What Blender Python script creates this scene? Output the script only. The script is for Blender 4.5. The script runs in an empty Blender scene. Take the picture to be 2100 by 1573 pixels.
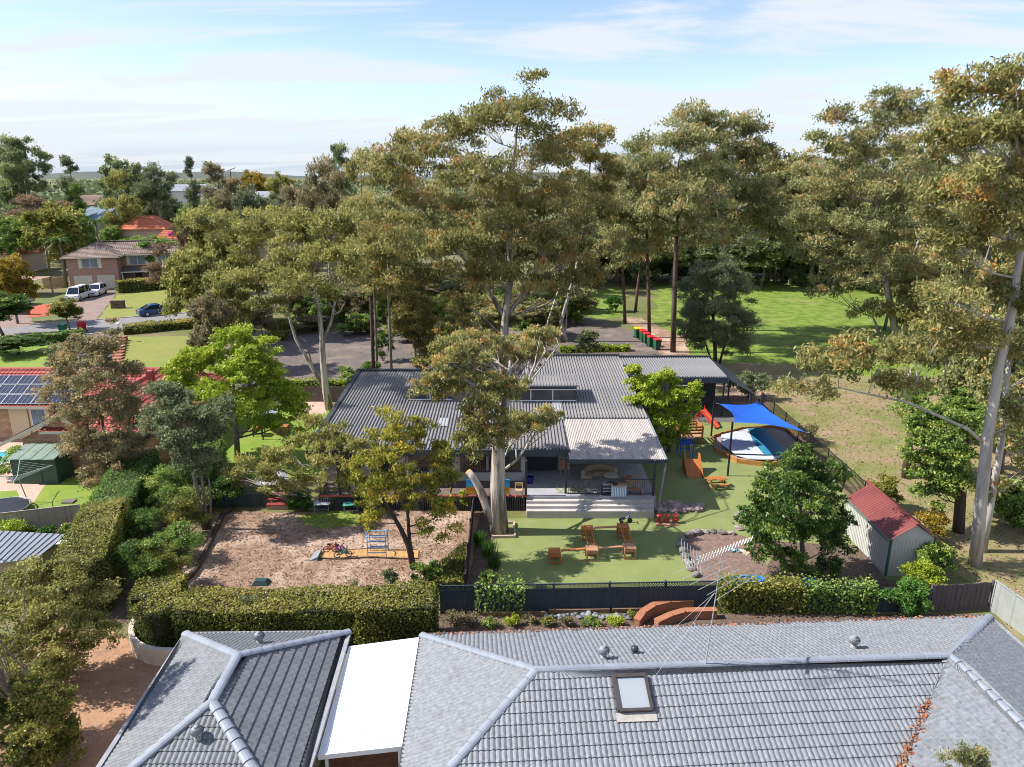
import bpy, bmesh, math, random
import numpy as np
from mathutils import Vector, Matrix

# ------------------------------------------------------------------ camera, sky, sun
sc = bpy.context.scene
PITCH = math.radians(16.4); FPX = 1450.0; CAMH = 18.0
cam_d = bpy.data.cameras.new('camera'); cam = bpy.data.objects.new('camera', cam_d)
sc.collection.objects.link(cam)
cam.location = (0, 0, CAMH); cam.rotation_euler = (math.pi/2 - PITCH, 0, 0)
cam_d.sensor_width = 36; cam_d.lens = FPX/2100*36; cam_d.clip_end = 9000
sc.camera = cam

SUN_EL = math.radians(44); SUN_DIR = Vector((-1.0, 0.02, 0)).normalized()   # towards the sun, left
world = bpy.data.worlds.new('World'); sc.world = world; world.use_nodes = True
nt = world.node_tree; nt.nodes.clear()
wout = nt.nodes.new('ShaderNodeOutputWorld'); bg = nt.nodes.new('ShaderNodeBackground')
sky = nt.nodes.new('ShaderNodeTexSky'); sky.sky_type = 'NISHITA'; sky.sun_disc = False
sky.sun_elevation = SUN_EL; sky.sun_rotation = math.atan2(SUN_DIR.x, SUN_DIR.y)
sky.altitude = 50; sky.air_density = 1.0; sky.dust_density = 0.25; sky.ozone_density = 2.0
tc = nt.nodes.new('ShaderNodeTexCoord'); sep = nt.nodes.new('ShaderNodeSeparateXYZ')
nt.links.new(tc.outputs['Generated'], sep.inputs[0])
def wmath(op, a, b=None):
    n = nt.nodes.new('ShaderNodeMath'); n.operation = op
    for i, q in enumerate((a, b)):
        if q is None: continue
        if isinstance(q, (int, float)): n.inputs[i].default_value = q
        else: nt.links.new(q, n.inputs[i])
    return n.outputs[0]
zz = wmath('ADD', wmath('MAXIMUM', sep.outputs[2], 0.0), 0.10)
cx_ = wmath('DIVIDE', sep.outputs[0], zz); cy_ = wmath('DIVIDE', sep.outputs[1], zz)
comb = nt.nodes.new('ShaderNodeCombineXYZ')
nt.links.new(cx_, comb.inputs[0]); nt.links.new(cy_, comb.inputs[1])
mp = nt.nodes.new('ShaderNodeMapping'); mp.inputs['Scale'].default_value = (0.34, 0.95, 1); mp.inputs['Rotation'].default_value = (0, 0, 0.35)
mp.inputs['Location'].default_value = (1.9, 0.4, 0)
nt.links.new(comb.outputs[0], mp.inputs[0])
cn = nt.nodes.new('ShaderNodeTexNoise'); cn.inputs['Scale'].default_value = 1.15; cn.inputs['Detail'].default_value = 9; cn.inputs['Roughness'].default_value = 0.58; cn.inputs['Distortion'].default_value = 0.5
nt.links.new(mp.outputs[0], cn.inputs['Vector'])
cr = nt.nodes.new('ShaderNodeMapRange'); cr.interpolation_type = 'SMOOTHSTEP'
cr.inputs[1].default_value = 0.43; cr.inputs[2].default_value = 0.57; cr.inputs[3].default_value = 0.02; cr.inputs[4].default_value = 0.92
nt.links.new(cn.outputs[0], cr.inputs[0])
cm = nt.nodes.new('ShaderNodeMix'); cm.data_type = 'RGBA'
st = nt.nodes.new('ShaderNodeMix'); st.data_type = 'RGBA'; st.blend_type = 'MULTIPLY'; st.inputs[0].default_value = 1; nt.links.new(sky.outputs[0], st.inputs[6]); st.inputs[7].default_value = (.72, .68, .80, 1)
hf = nt.nodes.new('ShaderNodeMapRange'); hf.interpolation_type = 'SMOOTHSTEP'; hf.inputs[1].default_value = 0.0; hf.inputs[2].default_value = 0.12; hf.inputs[3].default_value = 0.95; hf.inputs[4].default_value = 0.0
nt.links.new(sep.outputs[2], hf.inputs[0])
cm2 = nt.nodes.new('ShaderNodeMix'); cm2.data_type = 'RGBA'; nt.links.new(hf.outputs[0], cm2.inputs[0]); nt.links.new(st.outputs[2], cm2.inputs[6]); cm2.inputs[7].default_value = (2.1, 2.5, 2.95, 1)
nt.links.new(cr.outputs[0], cm.inputs[0]); nt.links.new(cm2.outputs[2], cm.inputs[6])
cm.inputs[7].default_value = (2.95, 3.15, 3.35, 1)
nt.links.new(cm.outputs[2], bg.inputs[0]); bg.inputs[1].default_value = 0.15
nt.links.new(bg.outputs[0], wout.inputs[0])

sun_d = bpy.data.lights.new('sun', 'SUN'); sun_d.energy = 4.6; sun_d.angle = math.radians(0.53); sun_d.color = (1.0, 0.95, 0.86)
sun = bpy.data.objects.new('sun', sun_d); sc.collection.objects.link(sun)
sdir = SUN_DIR*math.cos(SUN_EL) + Vector((0, 0, math.sin(SUN_EL)))
sun.rotation_euler = sdir.to_track_quat('Z', 'Y').to_euler()
sun.location = (-60, 10, 60)
vs = sc.view_settings; vs.view_transform = 'Standard'; vs.look = 'None'; vs.gamma = 1; vs.use_curve_mapping = False
vs.exposure = 0.95
cy = sc.cycles; cy.use_denoising = True; cy.filter_width = 0.95; cy.sample_clamp_indirect = 4; cy.max_bounces = 9; cy.diffuse_bounces = 6; cy.glossy_bounces = 2
cy.transmission_bounces = 6; cy.transparent_max_bounces = 6; cy.volume_bounces = 0; cy.caustics_reflective = False; cy.caustics_refractive = False

# ------------------------------------------------------------------ helpers
rng = np.random.default_rng(7); random.seed(7)
C = sc.collection
def _dir(px, py):
    a = (px-1050)/FPX; b = (786.5-py)/FPX
    return Vector((a, math.cos(PITCH)+b*math.sin(PITCH), -math.sin(PITCH)+b*math.cos(PITCH)))
def G(px, py, z=0.0):                 # point at height z seen at that spot of the photograph
    v = _dir(px, py); return v*((z-CAMH)/v.z) + Vector((0, 0, CAMH))
def UY(px, py, Y):                    # the same at distance Y
    v = _dir(px, py); return v*(Y/v.y) + Vector((0, 0, CAMH))
def proj(p):
    zc = p[1]*math.cos(PITCH)+(CAMH-p[2])*math.sin(PITCH); yc = p[1]*math.sin(PITCH)-(CAMH-p[2])*math.cos(PITCH)
    return 1050+FPX*p[0]/zc, 786.5-FPX*yc/zc, zc
def V(*a): return Vector(a)

ORG = {}
def worg(o): return ORG.get(o.name, Vector((0, 0, 0))) if o else Vector((0, 0, 0))
def setp(o, label=None, cat=None, group=None, kind=None):
    if label: o['label'] = label
    if cat: o['category'] = cat
    if group: o['group'] = group
    if kind: o['kind'] = kind
    return o
def thing(name, label, cat, loc, rz=0.0, group=None):
    o = bpy.data.objects.new(name, None); C.objects.link(o); o.empty_display_size = 0.2
    o.location = loc; o.rotation_euler = (0, 0, rz); ORG[o.name] = Vector(loc)
    return setp(o, label, cat, group)
def link(name, me, parent=None, m=None, local=True):
    o = bpy.data.objects.new(name, me); C.objects.link(o)
    if m is not None and not me.materials: me.materials.append(m)
    if parent: o.parent = parent; ORG[o.name] = worg(parent)
    return o
def copy_tree(o, parent=None):
    c = o.copy(); C.objects.link(c); c.parent = parent
    for ch in list(o.children): copy_tree(ch, c)
    return c

class MB:
    """collects faces; build() links them as one mesh object"""
    def __init__(s): s.v = []; s.f = []
    def face(s, pts):
        n = len(s.v); s.v += [tuple(p) for p in pts]; s.f.append(tuple(range(n, n+len(pts)))); return s
    def mesh(s, vs_, fs):
        n = len(s.v); s.v += [tuple(p) for p in vs_]; s.f += [tuple(i+n for i in f) for f in fs]; return s
    def box(s, c, size, rz=0.0, rx=0.0, ry=0.0, ch=0.0):
        hx, hy, hz = size[0]/2, size[1]/2, size[2]/2
        R = Matrix.Rotation(rz, 3, 'Z') @ Matrix.Rotation(ry, 3, 'Y') @ Matrix.Rotation(rx, 3, 'X')
        c = Vector(c)
        if ch:
            t = min(ch, hx*.9, hy*.9, hz*.9)
            lv = [(hx, hy, -hz), (hx, hy, hz-t), (hx-t, hy-t, hz)]
            vv = []
            for (x, y, z) in lv:
                vv += [(-x, -y, z), (x, -y, z), (x, y, z), (-x, y, z)]
            ff = [(3, 2, 1, 0)]
            for k in (0, 4):
                for i in range(4): j = (i+1) % 4; ff.append((k+i, k+j, k+4+j, k+4+i))
            ff.append((8, 9, 10, 11))
        else:
            vv = [(-hx,-hy,-hz),(hx,-hy,-hz),(hx,hy,-hz),(-hx,hy,-hz),(-hx,-hy,hz),(hx,-hy,hz),(hx,hy,hz),(-hx,hy,hz)]
            ff = [(3,2,1,0),(4,5,6,7),(0,1,5,4),(1,2,6,5),(2,3,7,6),(3,0,4,7)]
        return s.mesh([c + R @ Vector(p) for p in vv], ff)
    def bx(s, x0, x1, y0, y1, z0, z1, ch=0.0):
        return s.box(((x0+x1)/2, (y0+y1)/2, (z0+z1)/2), (abs(x1-x0), abs(y1-y0), abs(z1-z0)), ch=ch)
    def bar(s, a, b, w, h=None, up=(0, 0, 1)):
        a = Vector(a); b = Vector(b); h = h or w; d = (b-a).normalized(); up = Vector(up)
        if abs(d.dot(up)) > .95: up = Vector((0, 1, 0))
        x = d.cross(up).normalized()*w/2; z = x.cross(d).normalized()*h/2
        vv = [a-x-z, a+x-z, a+x+z, a-x+z, b-x-z, b+x-z, b+x+z, b-x+z]
        return s.mesh(vv, [(3,2,1,0),(4,5,6,7),(0,1,5,4),(1,2,6,5),(2,3,7,6),(3,0,4,7)])
    def tube(s, pts, rad, n=6, cap=True):
        pts = [Vector(p) for p in pts]
        if not hasattr(rad, '__len__'): rad = [rad]*len(pts)
        base = len(s.v); prev = None
        for i, p in enumerate(pts):
            d = (pts[min(i+1, len(pts)-1)]-pts[max(i-1, 0)])
            d = d.normalized() if d.length > 1e-6 else Vector((0, 0, 1))
            if prev is None:
                ref = Vector((0, 1, 0)) if abs(d.y) < .8 else Vector((1, 0, 0)); x = d.cross(ref).normalized()
            else:
                x = (prev - d*prev.dot(d)); x = x.normalized() if x.length > 1e-4 else d.orthogonal().normalized()
            prev = x; y = d.cross(x)
            for k in range(n):
                a = 2*math.pi*k/n; s.v.append(tuple(p + (x*math.cos(a)+y*math.sin(a))*rad[i]))
        for i in range(len(pts)-1):
            for k in range(n):
                k2 = (k+1) % n; a = base+i*n
                s.f.append((a+k, a+k2, a+n+k2, a+n+k))
        if cap:
            s.f.append(tuple(base+k for k in range(n))[::-1]); e = base+(len(pts)-1)*n; s.f.append(tuple(e+k for k in range(n)))
        return s
    def lathe(s, c, prof, n=12):
        c = Vector(c); base = len(s.v)
        for r, z in prof:
            for k in range(n):
                a = 2*math.pi*k/n; s.v.append((c.x+r*math.cos(a), c.y+r*math.sin(a), c.z+z))
        for i in range(len(prof)-1):
            for k in range(n):
                k2 = (k+1) % n; a = base+i*n; s.f.append((a+k, a+k2, a+n+k2, a+n+k))
        s.f.append(tuple(base+k for k in range(n))[::-1]); e = base+(len(prof)-1)*n; s.f.append(tuple(e+k for k in range(n)))
        return s
    def prism(s, pts, z0, z1):
        """upright prism over a counter-clockwise footprint"""
        pts = [(p[0], p[1]) for p in pts]
        ar = sum(pts[i][0]*pts[(i+1) % len(pts)][1]-pts[(i+1) % len(pts)][0]*pts[i][1] for i in range(len(pts)))
        if ar < 0: pts = pts[::-1]
        n = len(pts); vv = [(x, y, z0) for x, y in pts]+[(x, y, z1) for x, y in pts]
        ff = [tuple(range(n))[::-1], tuple(range(n, 2*n))]+[(i, (i+1) % n, n+(i+1) % n, n+i) for i in range(n)]
        return s.mesh(vv, ff)
    def extr(s, prof, a, b, axis):
        """profile (u along axis, z) swept from a to b: axis 'y' -> profile in xz"""
        n = len(prof)
        if axis == 'y': vv = [(u, a, z) for u, z in prof]+[(u, b, z) for u, z in prof]
        else: vv = [(a, u, z) for u, z in prof]+[(b, u, z) for u, z in prof]
        return s.mesh(vv, [tuple(range(n)), tuple(range(n, 2*n))[::-1]]+[(i, n+i, n+(i+1) % n, (i+1) % n) for i in range(n)])
    def build(s, name, m, parent=None, local=False, smooth=False, kind=None):
        o_ = Vector((0, 0, 0)) if local else worg(parent)
        me = bpy.data.meshes.new(name)
        me.from_pydata([(v[0]-o_.x, v[1]-o_.y, v[2]-o_.z) for v in s.v], [], s.f)
        bm = bmesh.new(); bm.from_mesh(me); bmesh.ops.recalc_face_normals(bm, faces=bm.faces); bm.to_mesh(me); bm.free()
        if smooth: me.polygons.foreach_set('use_smooth', [True]*len(me.polygons))
        me.materials.append(m)
        o = link(name, me, parent)
        if kind: o['kind'] = kind
        return o

# ------------------------------------------------------------------ materials
MC = {}
def mat(name, c1, c2=None, rough=.8, scale=2.0, detail=5, lo=.35, hi=.65, bump=0.0, bscale=30, metal=0.0, rnd=0.0, spec=.3, stretch=None, dirt=None, coord='Object'):
    if name in MC: return MC[name]
    m = bpy.data.materials.new(name); m.use_nodes = True; MC[name] = m
    t = m.node_tree; N = t.nodes; L = t.links; b = N['Principled BSDF']
    b.inputs['Roughness'].default_value = rough; b.inputs['Metallic'].default_value = metal; b.inputs['Specular IOR Level'].default_value = spec
    col = None
    if c2 is not None or bump or dirt:
        tcn = N.new('ShaderNodeTexCoord'); vec = tcn.outputs[coord]
        if stretch:
            mpn = N.new('ShaderNodeMapping'); mpn.inputs['Scale'].default_value = stretch; L.new(vec, mpn.inputs[0]); vec = mpn.outputs[0]
    if c2 is not None:
        nz = N.new('ShaderNodeTexNoise'); nz.inputs['Scale'].default_value = scale; nz.inputs['Detail'].default_value = detail; nz.inputs['Roughness'].default_value = .62
        L.new(vec, nz.inputs['Vector'])
        mr = N.new('ShaderNodeMapRange'); mr.inputs[1].default_value = lo; mr.inputs[2].default_value = hi; L.new(nz.outputs[0], mr.inputs[0])
        mx = N.new('ShaderNodeMix'); mx.data_type = 'RGBA'; L.new(mr.outputs[0], mx.inputs[0])
        mx.inputs[6].default_value = (*c1, 1); mx.inputs[7].default_value = (*c2, 1); col = mx.outputs[2]
    if dirt:
        dc, ds, dl, dh = dirt
        nz2 = N.new('ShaderNodeTexNoise'); nz2.inputs['Scale'].default_value = ds; nz2.inputs['Detail'].default_value = 8; nz2.inputs['Roughness'].default_value = .7; L.new(vec, nz2.inputs['Vector'])
        mr2 = N.new('ShaderNodeMapRange'); mr2.inputs[1].default_value = dl; mr2.inputs[2].default_value = dh; L.new(nz2.outputs[0], mr2.inputs[0])
        mx2 = N.new('ShaderNodeMix'); mx2.data_type = 'RGBA'; L.new(mr2.outputs[0], mx2.inputs[0])
        if col: L.new(col, mx2.inputs[6])
        else: mx2.inputs[6].default_value = (*c1, 1)
        mx2.inputs[7].default_value = (*dc, 1); col = mx2.outputs[2]
    if rnd:
        oi = N.new('ShaderNodeObjectInfo'); mr3 = N.new('ShaderNodeMapRange'); mr3.inputs[3].default_value = 1-rnd; mr3.inputs[4].default_value = 1+rnd
        L.new(oi.outputs['Random'], mr3.inputs[0]); hs = N.new('ShaderNodeHueSaturation'); L.new(mr3.outputs[0], hs.inputs['Value'])
        if col: L.new(col, hs.inputs['Color'])
        else: hs.inputs['Color'].default_value = (*c1, 1)
        col = hs.outputs[0]
    if col: L.new(col, b.inputs['Base Color'])
    else: b.inputs['Base Color'].default_value = (*c1, 1)
    if bump:
        nb = N.new('ShaderNodeTexNoise'); nb.inputs['Scale'].default_value = bscale; nb.inputs['Detail'].default_value = 6; L.new(vec, nb.inputs['Vector'])
        bp = N.new('ShaderNodeBump'); bp.inputs['Strength'].default_value = bump; bp.inputs['Distance'].default_value = .05; L.new(nb.outputs[0], bp.inputs['Height']); L.new(bp.outputs[0], b.inputs['Normal'])
    return m
def leaf_mat(name, stops, trans=.42, rough=.5, vary=.12):
    m = bpy.data.materials.new(name); m.use_nodes = True
    t = m.node_tree; N = t.nodes; L = t.links; b = N['Principled BSDF']; out = N['Material Output']
    b.inputs['Roughness'].default_value = rough; b.inputs['Specular IOR Level'].default_value = .35
    at = N.new('ShaderNodeAttribute'); at.attribute_name = 'tint'
    rp = N.new('ShaderNodeValToRGB'); e = rp.color_ramp.elements
    e[0].position = stops[0][0]; e[0].color = (*stops[0][1], 1); e[1].position = stops[-1][0]; e[1].color = (*stops[-1][1], 1)
    for p, c in stops[1:-1]: q = e.new(p); q.color = (*c, 1)
    L.new(at.outputs['Fac'], rp.inputs[0])
    oi = N.new('ShaderNodeObjectInfo'); mr = N.new('ShaderNodeMapRange'); mr.inputs[3].default_value = 1-vary; mr.inputs[4].default_value = 1+vary
    L.new(oi.outputs['Random'], mr.inputs[0]); hs = N.new('ShaderNodeHueSaturation'); L.new(mr.outputs[0], hs.inputs['Value']); L.new(rp.outputs[0], hs.inputs['Color'])
    L.new(hs.outputs[0], b.inputs['Base Color'])
    tr = N.new('ShaderNodeBsdfTranslucent'); L.new(hs.outputs[0], tr.inputs['Color'])
    ms = N.new('ShaderNodeMixShader'); ms.inputs[0].default_value = trans; L.new(b.outputs[0], ms.inputs[1]); L.new(tr.outputs[0], ms.inputs[2]); L.new(ms.outputs[0], out.inputs[0])
    return m
def brick_mat(name, c1, c2, mortar, rz=0.0, scale=1.0):
    m = bpy.data.materials.new(name); m.use_nodes = True
    t = m.node_tree; N = t.nodes; L = t.links; b = N['Principled BSDF']; b.inputs['Roughness'].default_value = .9
    tcn = N.new('ShaderNodeTexCoord'); sp = N.new('ShaderNodeSeparateXYZ'); L.new(tcn.outputs['Object'], sp.inputs[0])
    ad = N.new('ShaderNodeMath'); L.new(sp.outputs[0], ad.inputs[0]); L.new(sp.outputs[1], ad.inputs[1])
    cb = N.new('ShaderNodeCombineXYZ'); L.new(ad.outputs[0], cb.inputs[0]); L.new(sp.outputs[2], cb.inputs[1])
    bt = N.new('ShaderNodeTexBrick'); bt.inputs['Scale'].default_value = scale; bt.inputs['Brick Width'].default_value = .24; bt.inputs['Row Height'].default_value = .086; bt.inputs['Mortar Size'].default_value = .008
    bt.inputs['Color1'].default_value = (*c1, 1); bt.inputs['Color2'].default_value = (*c2, 1); bt.inputs['Mortar'].default_value = (*mortar, 1)
    L.new(cb.outputs[0], bt.inputs['Vector']); 
    nz = N.new('ShaderNodeTexNoise'); nz.inputs['Scale'].default_value = 3; nz.inputs['Detail'].default_value = 6
    L.new(tcn.outputs['Object'], nz.inputs['Vector'])
    hs = N.new('ShaderNodeHueSaturation'); mr = N.new('ShaderNodeMapRange'); mr.inputs[3].default_value = .7; mr.inputs[4].default_value = 1.3
    L.new(nz.outputs[0], mr.inputs[0]); L.new(mr.outputs[0], hs.inputs['Value']); L.new(bt.outputs[0], hs.inputs['Color']); L.new(hs.outputs[0], b.inputs['Base Color'])
    return m

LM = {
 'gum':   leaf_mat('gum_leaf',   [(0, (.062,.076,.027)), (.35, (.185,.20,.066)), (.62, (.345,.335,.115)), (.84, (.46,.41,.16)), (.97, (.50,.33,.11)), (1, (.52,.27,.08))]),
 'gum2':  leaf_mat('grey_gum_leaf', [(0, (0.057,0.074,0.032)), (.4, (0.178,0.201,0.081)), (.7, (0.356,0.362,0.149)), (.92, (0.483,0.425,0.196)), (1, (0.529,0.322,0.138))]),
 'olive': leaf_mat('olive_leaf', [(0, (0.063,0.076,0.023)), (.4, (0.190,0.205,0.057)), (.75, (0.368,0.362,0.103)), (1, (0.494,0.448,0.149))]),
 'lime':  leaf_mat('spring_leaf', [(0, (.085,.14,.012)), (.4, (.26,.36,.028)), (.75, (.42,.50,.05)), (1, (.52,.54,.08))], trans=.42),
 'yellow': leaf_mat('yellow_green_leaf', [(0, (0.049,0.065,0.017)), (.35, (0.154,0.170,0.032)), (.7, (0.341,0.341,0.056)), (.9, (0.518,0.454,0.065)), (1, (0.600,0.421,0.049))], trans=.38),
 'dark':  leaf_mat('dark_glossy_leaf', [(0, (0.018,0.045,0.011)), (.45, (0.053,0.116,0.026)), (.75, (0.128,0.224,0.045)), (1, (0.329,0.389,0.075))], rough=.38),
 'hedge': leaf_mat('hedge_leaf', [(0, (.032,.052,.010)), (.4, (.115,.15,.028)), (.75, (.29,.29,.055)), (1, (.44,.37,.10))], rough=.45),
 'green': leaf_mat('green_leaf', [(0, (0.041,0.088,0.020)), (.45, (0.125,0.219,0.046)), (.8, (0.271,0.375,0.084)), (1, (0.459,0.500,0.125))]),
 'brown': leaf_mat('brown_leaf', [(0, (0.050,0.037,0.020)), (.5, (0.160,0.114,0.067)), (1, (0.319,0.202,0.118))]),
 'sheoak': leaf_mat('grey_brown_leaf', [(0, (0.052,0.053,0.028)), (.4, (0.155,0.149,0.075)), (.75, (0.287,0.259,0.138)), (1, (0.425,0.310,0.161))]),
 'far':   leaf_mat('far_leaf', [(0, (0.059,0.083,0.044)), (.5, (0.151,0.195,0.088)), (1, (0.341,0.366,0.146))]),
 'bluegreen': leaf_mat('blue_green_leaf', [(0, (0.033,0.046,0.024)), (.45, (0.110,0.138,0.068)), (1, (0.242,0.275,0.138))]),
 'gold':  leaf_mat('golden_leaf', [(0, (.10,.08,.01)), (.5, (.30,.22,.025)), (1, (.45,.32,.05))]),
 'pink':  leaf_mat('magenta_flower', [(0, (.20,.01,.12)), (1, (.55,.03,.35))]),
 'grass': leaf_mat('grass_blade', [(0, (.04,.06,.012)), (.5, (.11,.14,.03)), (1, (.22,.21,.07))]),
 'fern':  leaf_mat('strappy_leaf', [(0, (.02,.06,.01)), (.5, (.06,.16,.025)), (1, (.14,.26,.05))]),
 'litter': leaf_mat('fallen_leaf', [(0, (.06,.035,.02)), (.5, (.22,.13,.08)), (.8, (.38,.25,.15)), (1, (.5,.36,.24))], trans=.1),
 'redleaf': leaf_mat('red_brown_leaf', [(0, (.16,.05,.02)), (.5, (.34,.12,.05)), (1, (.48,.22,.12))], trans=.1),
}
BARK = {
 'pale': mat('pale_bark', (.46,.41,.36), (.22,.18,.15), scale=1.2, lo=.46, hi=.56, bump=.25, bscale=8, stretch=(2.5,2.5,.35), dirt=((.13,.095,.07), 1.1, .54, .62)),
 'white': mat('white_bark', (.48,.44,.40), (.30,.27,.25), scale=1.4, lo=.45, hi=.62, bump=.2, bscale=8, stretch=(2.5,2.5,.35), dirt=((.13,.10,.08), .9, .60, .68)),
 'grey': mat('grey_bark', (.22,.19,.16), (.12,.10,.085), scale=3, bump=.5, bscale=12, stretch=(2.5,2.5,.4)),
 'dark': mat('dark_bark', (.10,.07,.055), (.05,.036,.03), scale=4, bump=.7, bscale=14, stretch=(3,3,.4)),
 'red': mat('red_brown_bark', (.15,.09,.07), (.07,.045,.04), scale=4, bump=.6, bscale=14, stretch=(3,3,.4)),
}

# ------------------------------------------------------------------ foliage
def quads_mesh(name, c, a, b, tint):
    """leaf diamonds: centres c, half-length vectors a, half-width vectors b"""
    n = len(c); v = np.empty((n, 4, 3), np.float32)
    v[:, 0] = c-a; v[:, 1] = c+b-a*.15; v[:, 2] = c+a; v[:, 3] = c-b-a*.15
    me = bpy.data.meshes.new(name)
    me.vertices.add(n*4); me.vertices.foreach_set('co', v.ravel())
    me.loops.add(n*4); me.loops.foreach_set('vertex_index', np.arange(n*4, dtype=np.int32))
    me.polygons.add(n); me.polygons.foreach_set('loop_start', np.arange(0, n*4, 4, dtype=np.int32)); me.polygons.foreach_set('loop_total', np.full(n, 4, np.int32))
    at = me.attributes.new('tint', 'FLOAT', 'POINT'); at.data.foreach_set('value', np.repeat(np.clip(tint, 0, 1), 4).astype(np.float32))
    me.update(); return me
def unit(a): return a/np.maximum(np.linalg.norm(a, axis=1, keepdims=True), 1e-6)
def orient(n, droop, ln, wd, r, flat=0.0):
    """random half-length / half-width vectors; droop>0 hangs leaves, flat>0 lays them level"""
    a = r.normal(size=(n, 3)); a[:, 2] = a[:, 2]*(1-flat) - droop*1.6; a = unit(a)
    w = r.normal(size=(n, 3))
    if flat: w[:, 2] *= (1-flat)
    w = w - a*np.sum(w*a, 1, keepdims=True); w = unit(w)
    s = r.uniform(.65, 1.3, (n, 1))
    return a*ln*s/2, w*wd*s/2
def ell_points(e, n, r, inner=.5, up=.0):
    d = unit(r.normal(size=(n, 3))); d[:, 2] = np.abs(d[:, 2])*np.sign(r.uniform(-1+up, 1, n)+1e-9+up) if up else d[:, 2]
    rad = r.uniform(inner**2, 1, (n, 1))**.5
    return np.array(e[:3]) + d*rad*np.array(e[3:6])
def crown_leaves(ells, r, clump=1.0, dens=1.0, nsub=11, nleaf=34, ln=.3, wd=.09, droop=.5, flat=0.0, tips=.2, flatten=.62, light=0.0, inner=.45):
    """clumps through each ellipsoid, sub-clumps through each clump, leaves through each sub-clump"""
    nleaf = max(4, int(nleaf*1.6)); dens *= 1.2; ln *= .86; wd *= .95; inner *= .6; flatten *= .85
    cl = []; owner = []
    for i, e in enumerate(ells):
        ar = (e[3]*e[4]+e[4]*e[5]+e[3]*e[5])/3
        n = max(2, int(dens*4.2*ar/clump**2))
        p = ell_points(e, n, r, inner, .3); cl.append(p); owner += [i]*n
    cl = np.concatenate(cl); owner = np.array(owner); n = len(cl)
    crad = clump*r.uniform(.7, 1.25, n); ctint = r.normal(0, .13, n)
    ns = n*nsub; ci = np.repeat(np.arange(n), nsub)
    d = unit(r.normal(size=(ns, 3))); d[:, 2] = np.where(r.uniform(size=ns) < .72, np.abs(d[:, 2]), d[:, 2])
    sc_ = crad[ci][:, None]*np.array([1, 1, flatten])
    sub = cl[ci] + d*sc_*r.uniform(.35, 1, (ns, 1))
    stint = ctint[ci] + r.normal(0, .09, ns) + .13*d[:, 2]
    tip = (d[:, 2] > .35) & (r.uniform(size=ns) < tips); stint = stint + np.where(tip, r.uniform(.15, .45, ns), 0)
    nl = ns*nleaf; si = np.repeat(np.arange(ns), nleaf)
    off = r.normal(size=(nl, 3))*(crad[ci][si][:, None]*.225)*np.array([1, 1, .8])
    c = sub[si]+off
    a, b = orient(nl, droop, ln, wd, r, flat)
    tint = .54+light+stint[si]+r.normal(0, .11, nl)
    return c, a, b, tint, cl, owner
def limbs(mb, trunk, trad, ells, cl, owner, r, thick=1.0, n=5, twigs=True, more=()):
    """main limb from the trunk to each ellipsoid, branches from it to the clumps"""
    T = [Vector(p) for p in trunk]; P = []; R = []
    for i in range(len(T)-1):
        for k in range(6):
            t = k/6; P.append(T[i].lerp(T[i+1], t)); R.append(trad[i]*(1-t)+trad[i+1]*t)
    P.append(T[-1]); R.append(trad[-1])
    for pts, rad in more:
        for i in range(len(pts)-1):
            for k in range(4): t = k/4; P.append(pts[i].lerp(pts[i+1], t)); R.append(rad[i]*(1-t)+rad[i+1]*t)
        P.append(pts[-1]); R.append(rad[-1])
    for i, e in enumerate(ells):
        c = Vector(e[:3]); best = None
        for p, q in zip(P, R):
            h = math.hypot(c.x-p.x, c.y-p.y); dz = c.z-p.z
            cost = (c-p).length + 2.5*max(0, .30*h-dz)
            if best is None or cost < best[0]: best = (cost, p, q)
        _, p, q = best; L = (c-p).length
        r0 = min(q*.7, (.015+.013*L)*thick)
        mid = p.lerp(c, .5) + Vector((r.normal(0, .06*L), r.normal(0, .06*L), -.06*L))
        m1 = p.lerp(mid, .55)+Vector((r.normal(0, .03*L), r.normal(0, .03*L), 0)); m2 = mid.lerp(c, .5)+Vector((r.normal(0, .04*L), 0, .02*L))
        path = [p, m1, mid, m2, c]; rr = [r0, r0*.85, r0*.68, r0*.5, r0*.3]
        if L > .5: mb.tube(path, rr, n)
        if not twigs: continue
        for k in np.nonzero(owner == i)[0]:
            q_ = Vector(cl[k]); j = int(r.integers(1, 5)); s = path[j]
            l2 = (q_-s).length; mm = s.lerp(q_, .5)+Vector((r.normal(0, .1*l2), r.normal(0, .1*l2), r.normal(.05*l2, .05*l2)))
            ra = max(.008, min(rr[j]*.6, .008+.008*l2*thick)); mb.tube([s, mm, q_], [ra, ra*.7, ra*.35], 4, cap=False)
def px_ells(D, lst):
    """ellipses seen in the photograph -> ellipsoids standing at distance D (+ own offset), as deep as they are wide"""
    out = []
    for q in lst:
        x, y, rx, ry = q[:4]; dy = q[4] if len(q) > 4 else 0.0
        c = UY(x, y, D+dy); s = proj(c)[2]/FPX
        out.append((c.x, c.y, c.z, rx*s, max(.6*rx*s, min(rx, ry*1.3)*s), ry*s))
    return out
def px_path(D, lst): return [UY(q[0], q[1], D+(q[2] if len(q) > 2 else 0)) for q in lst]
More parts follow.
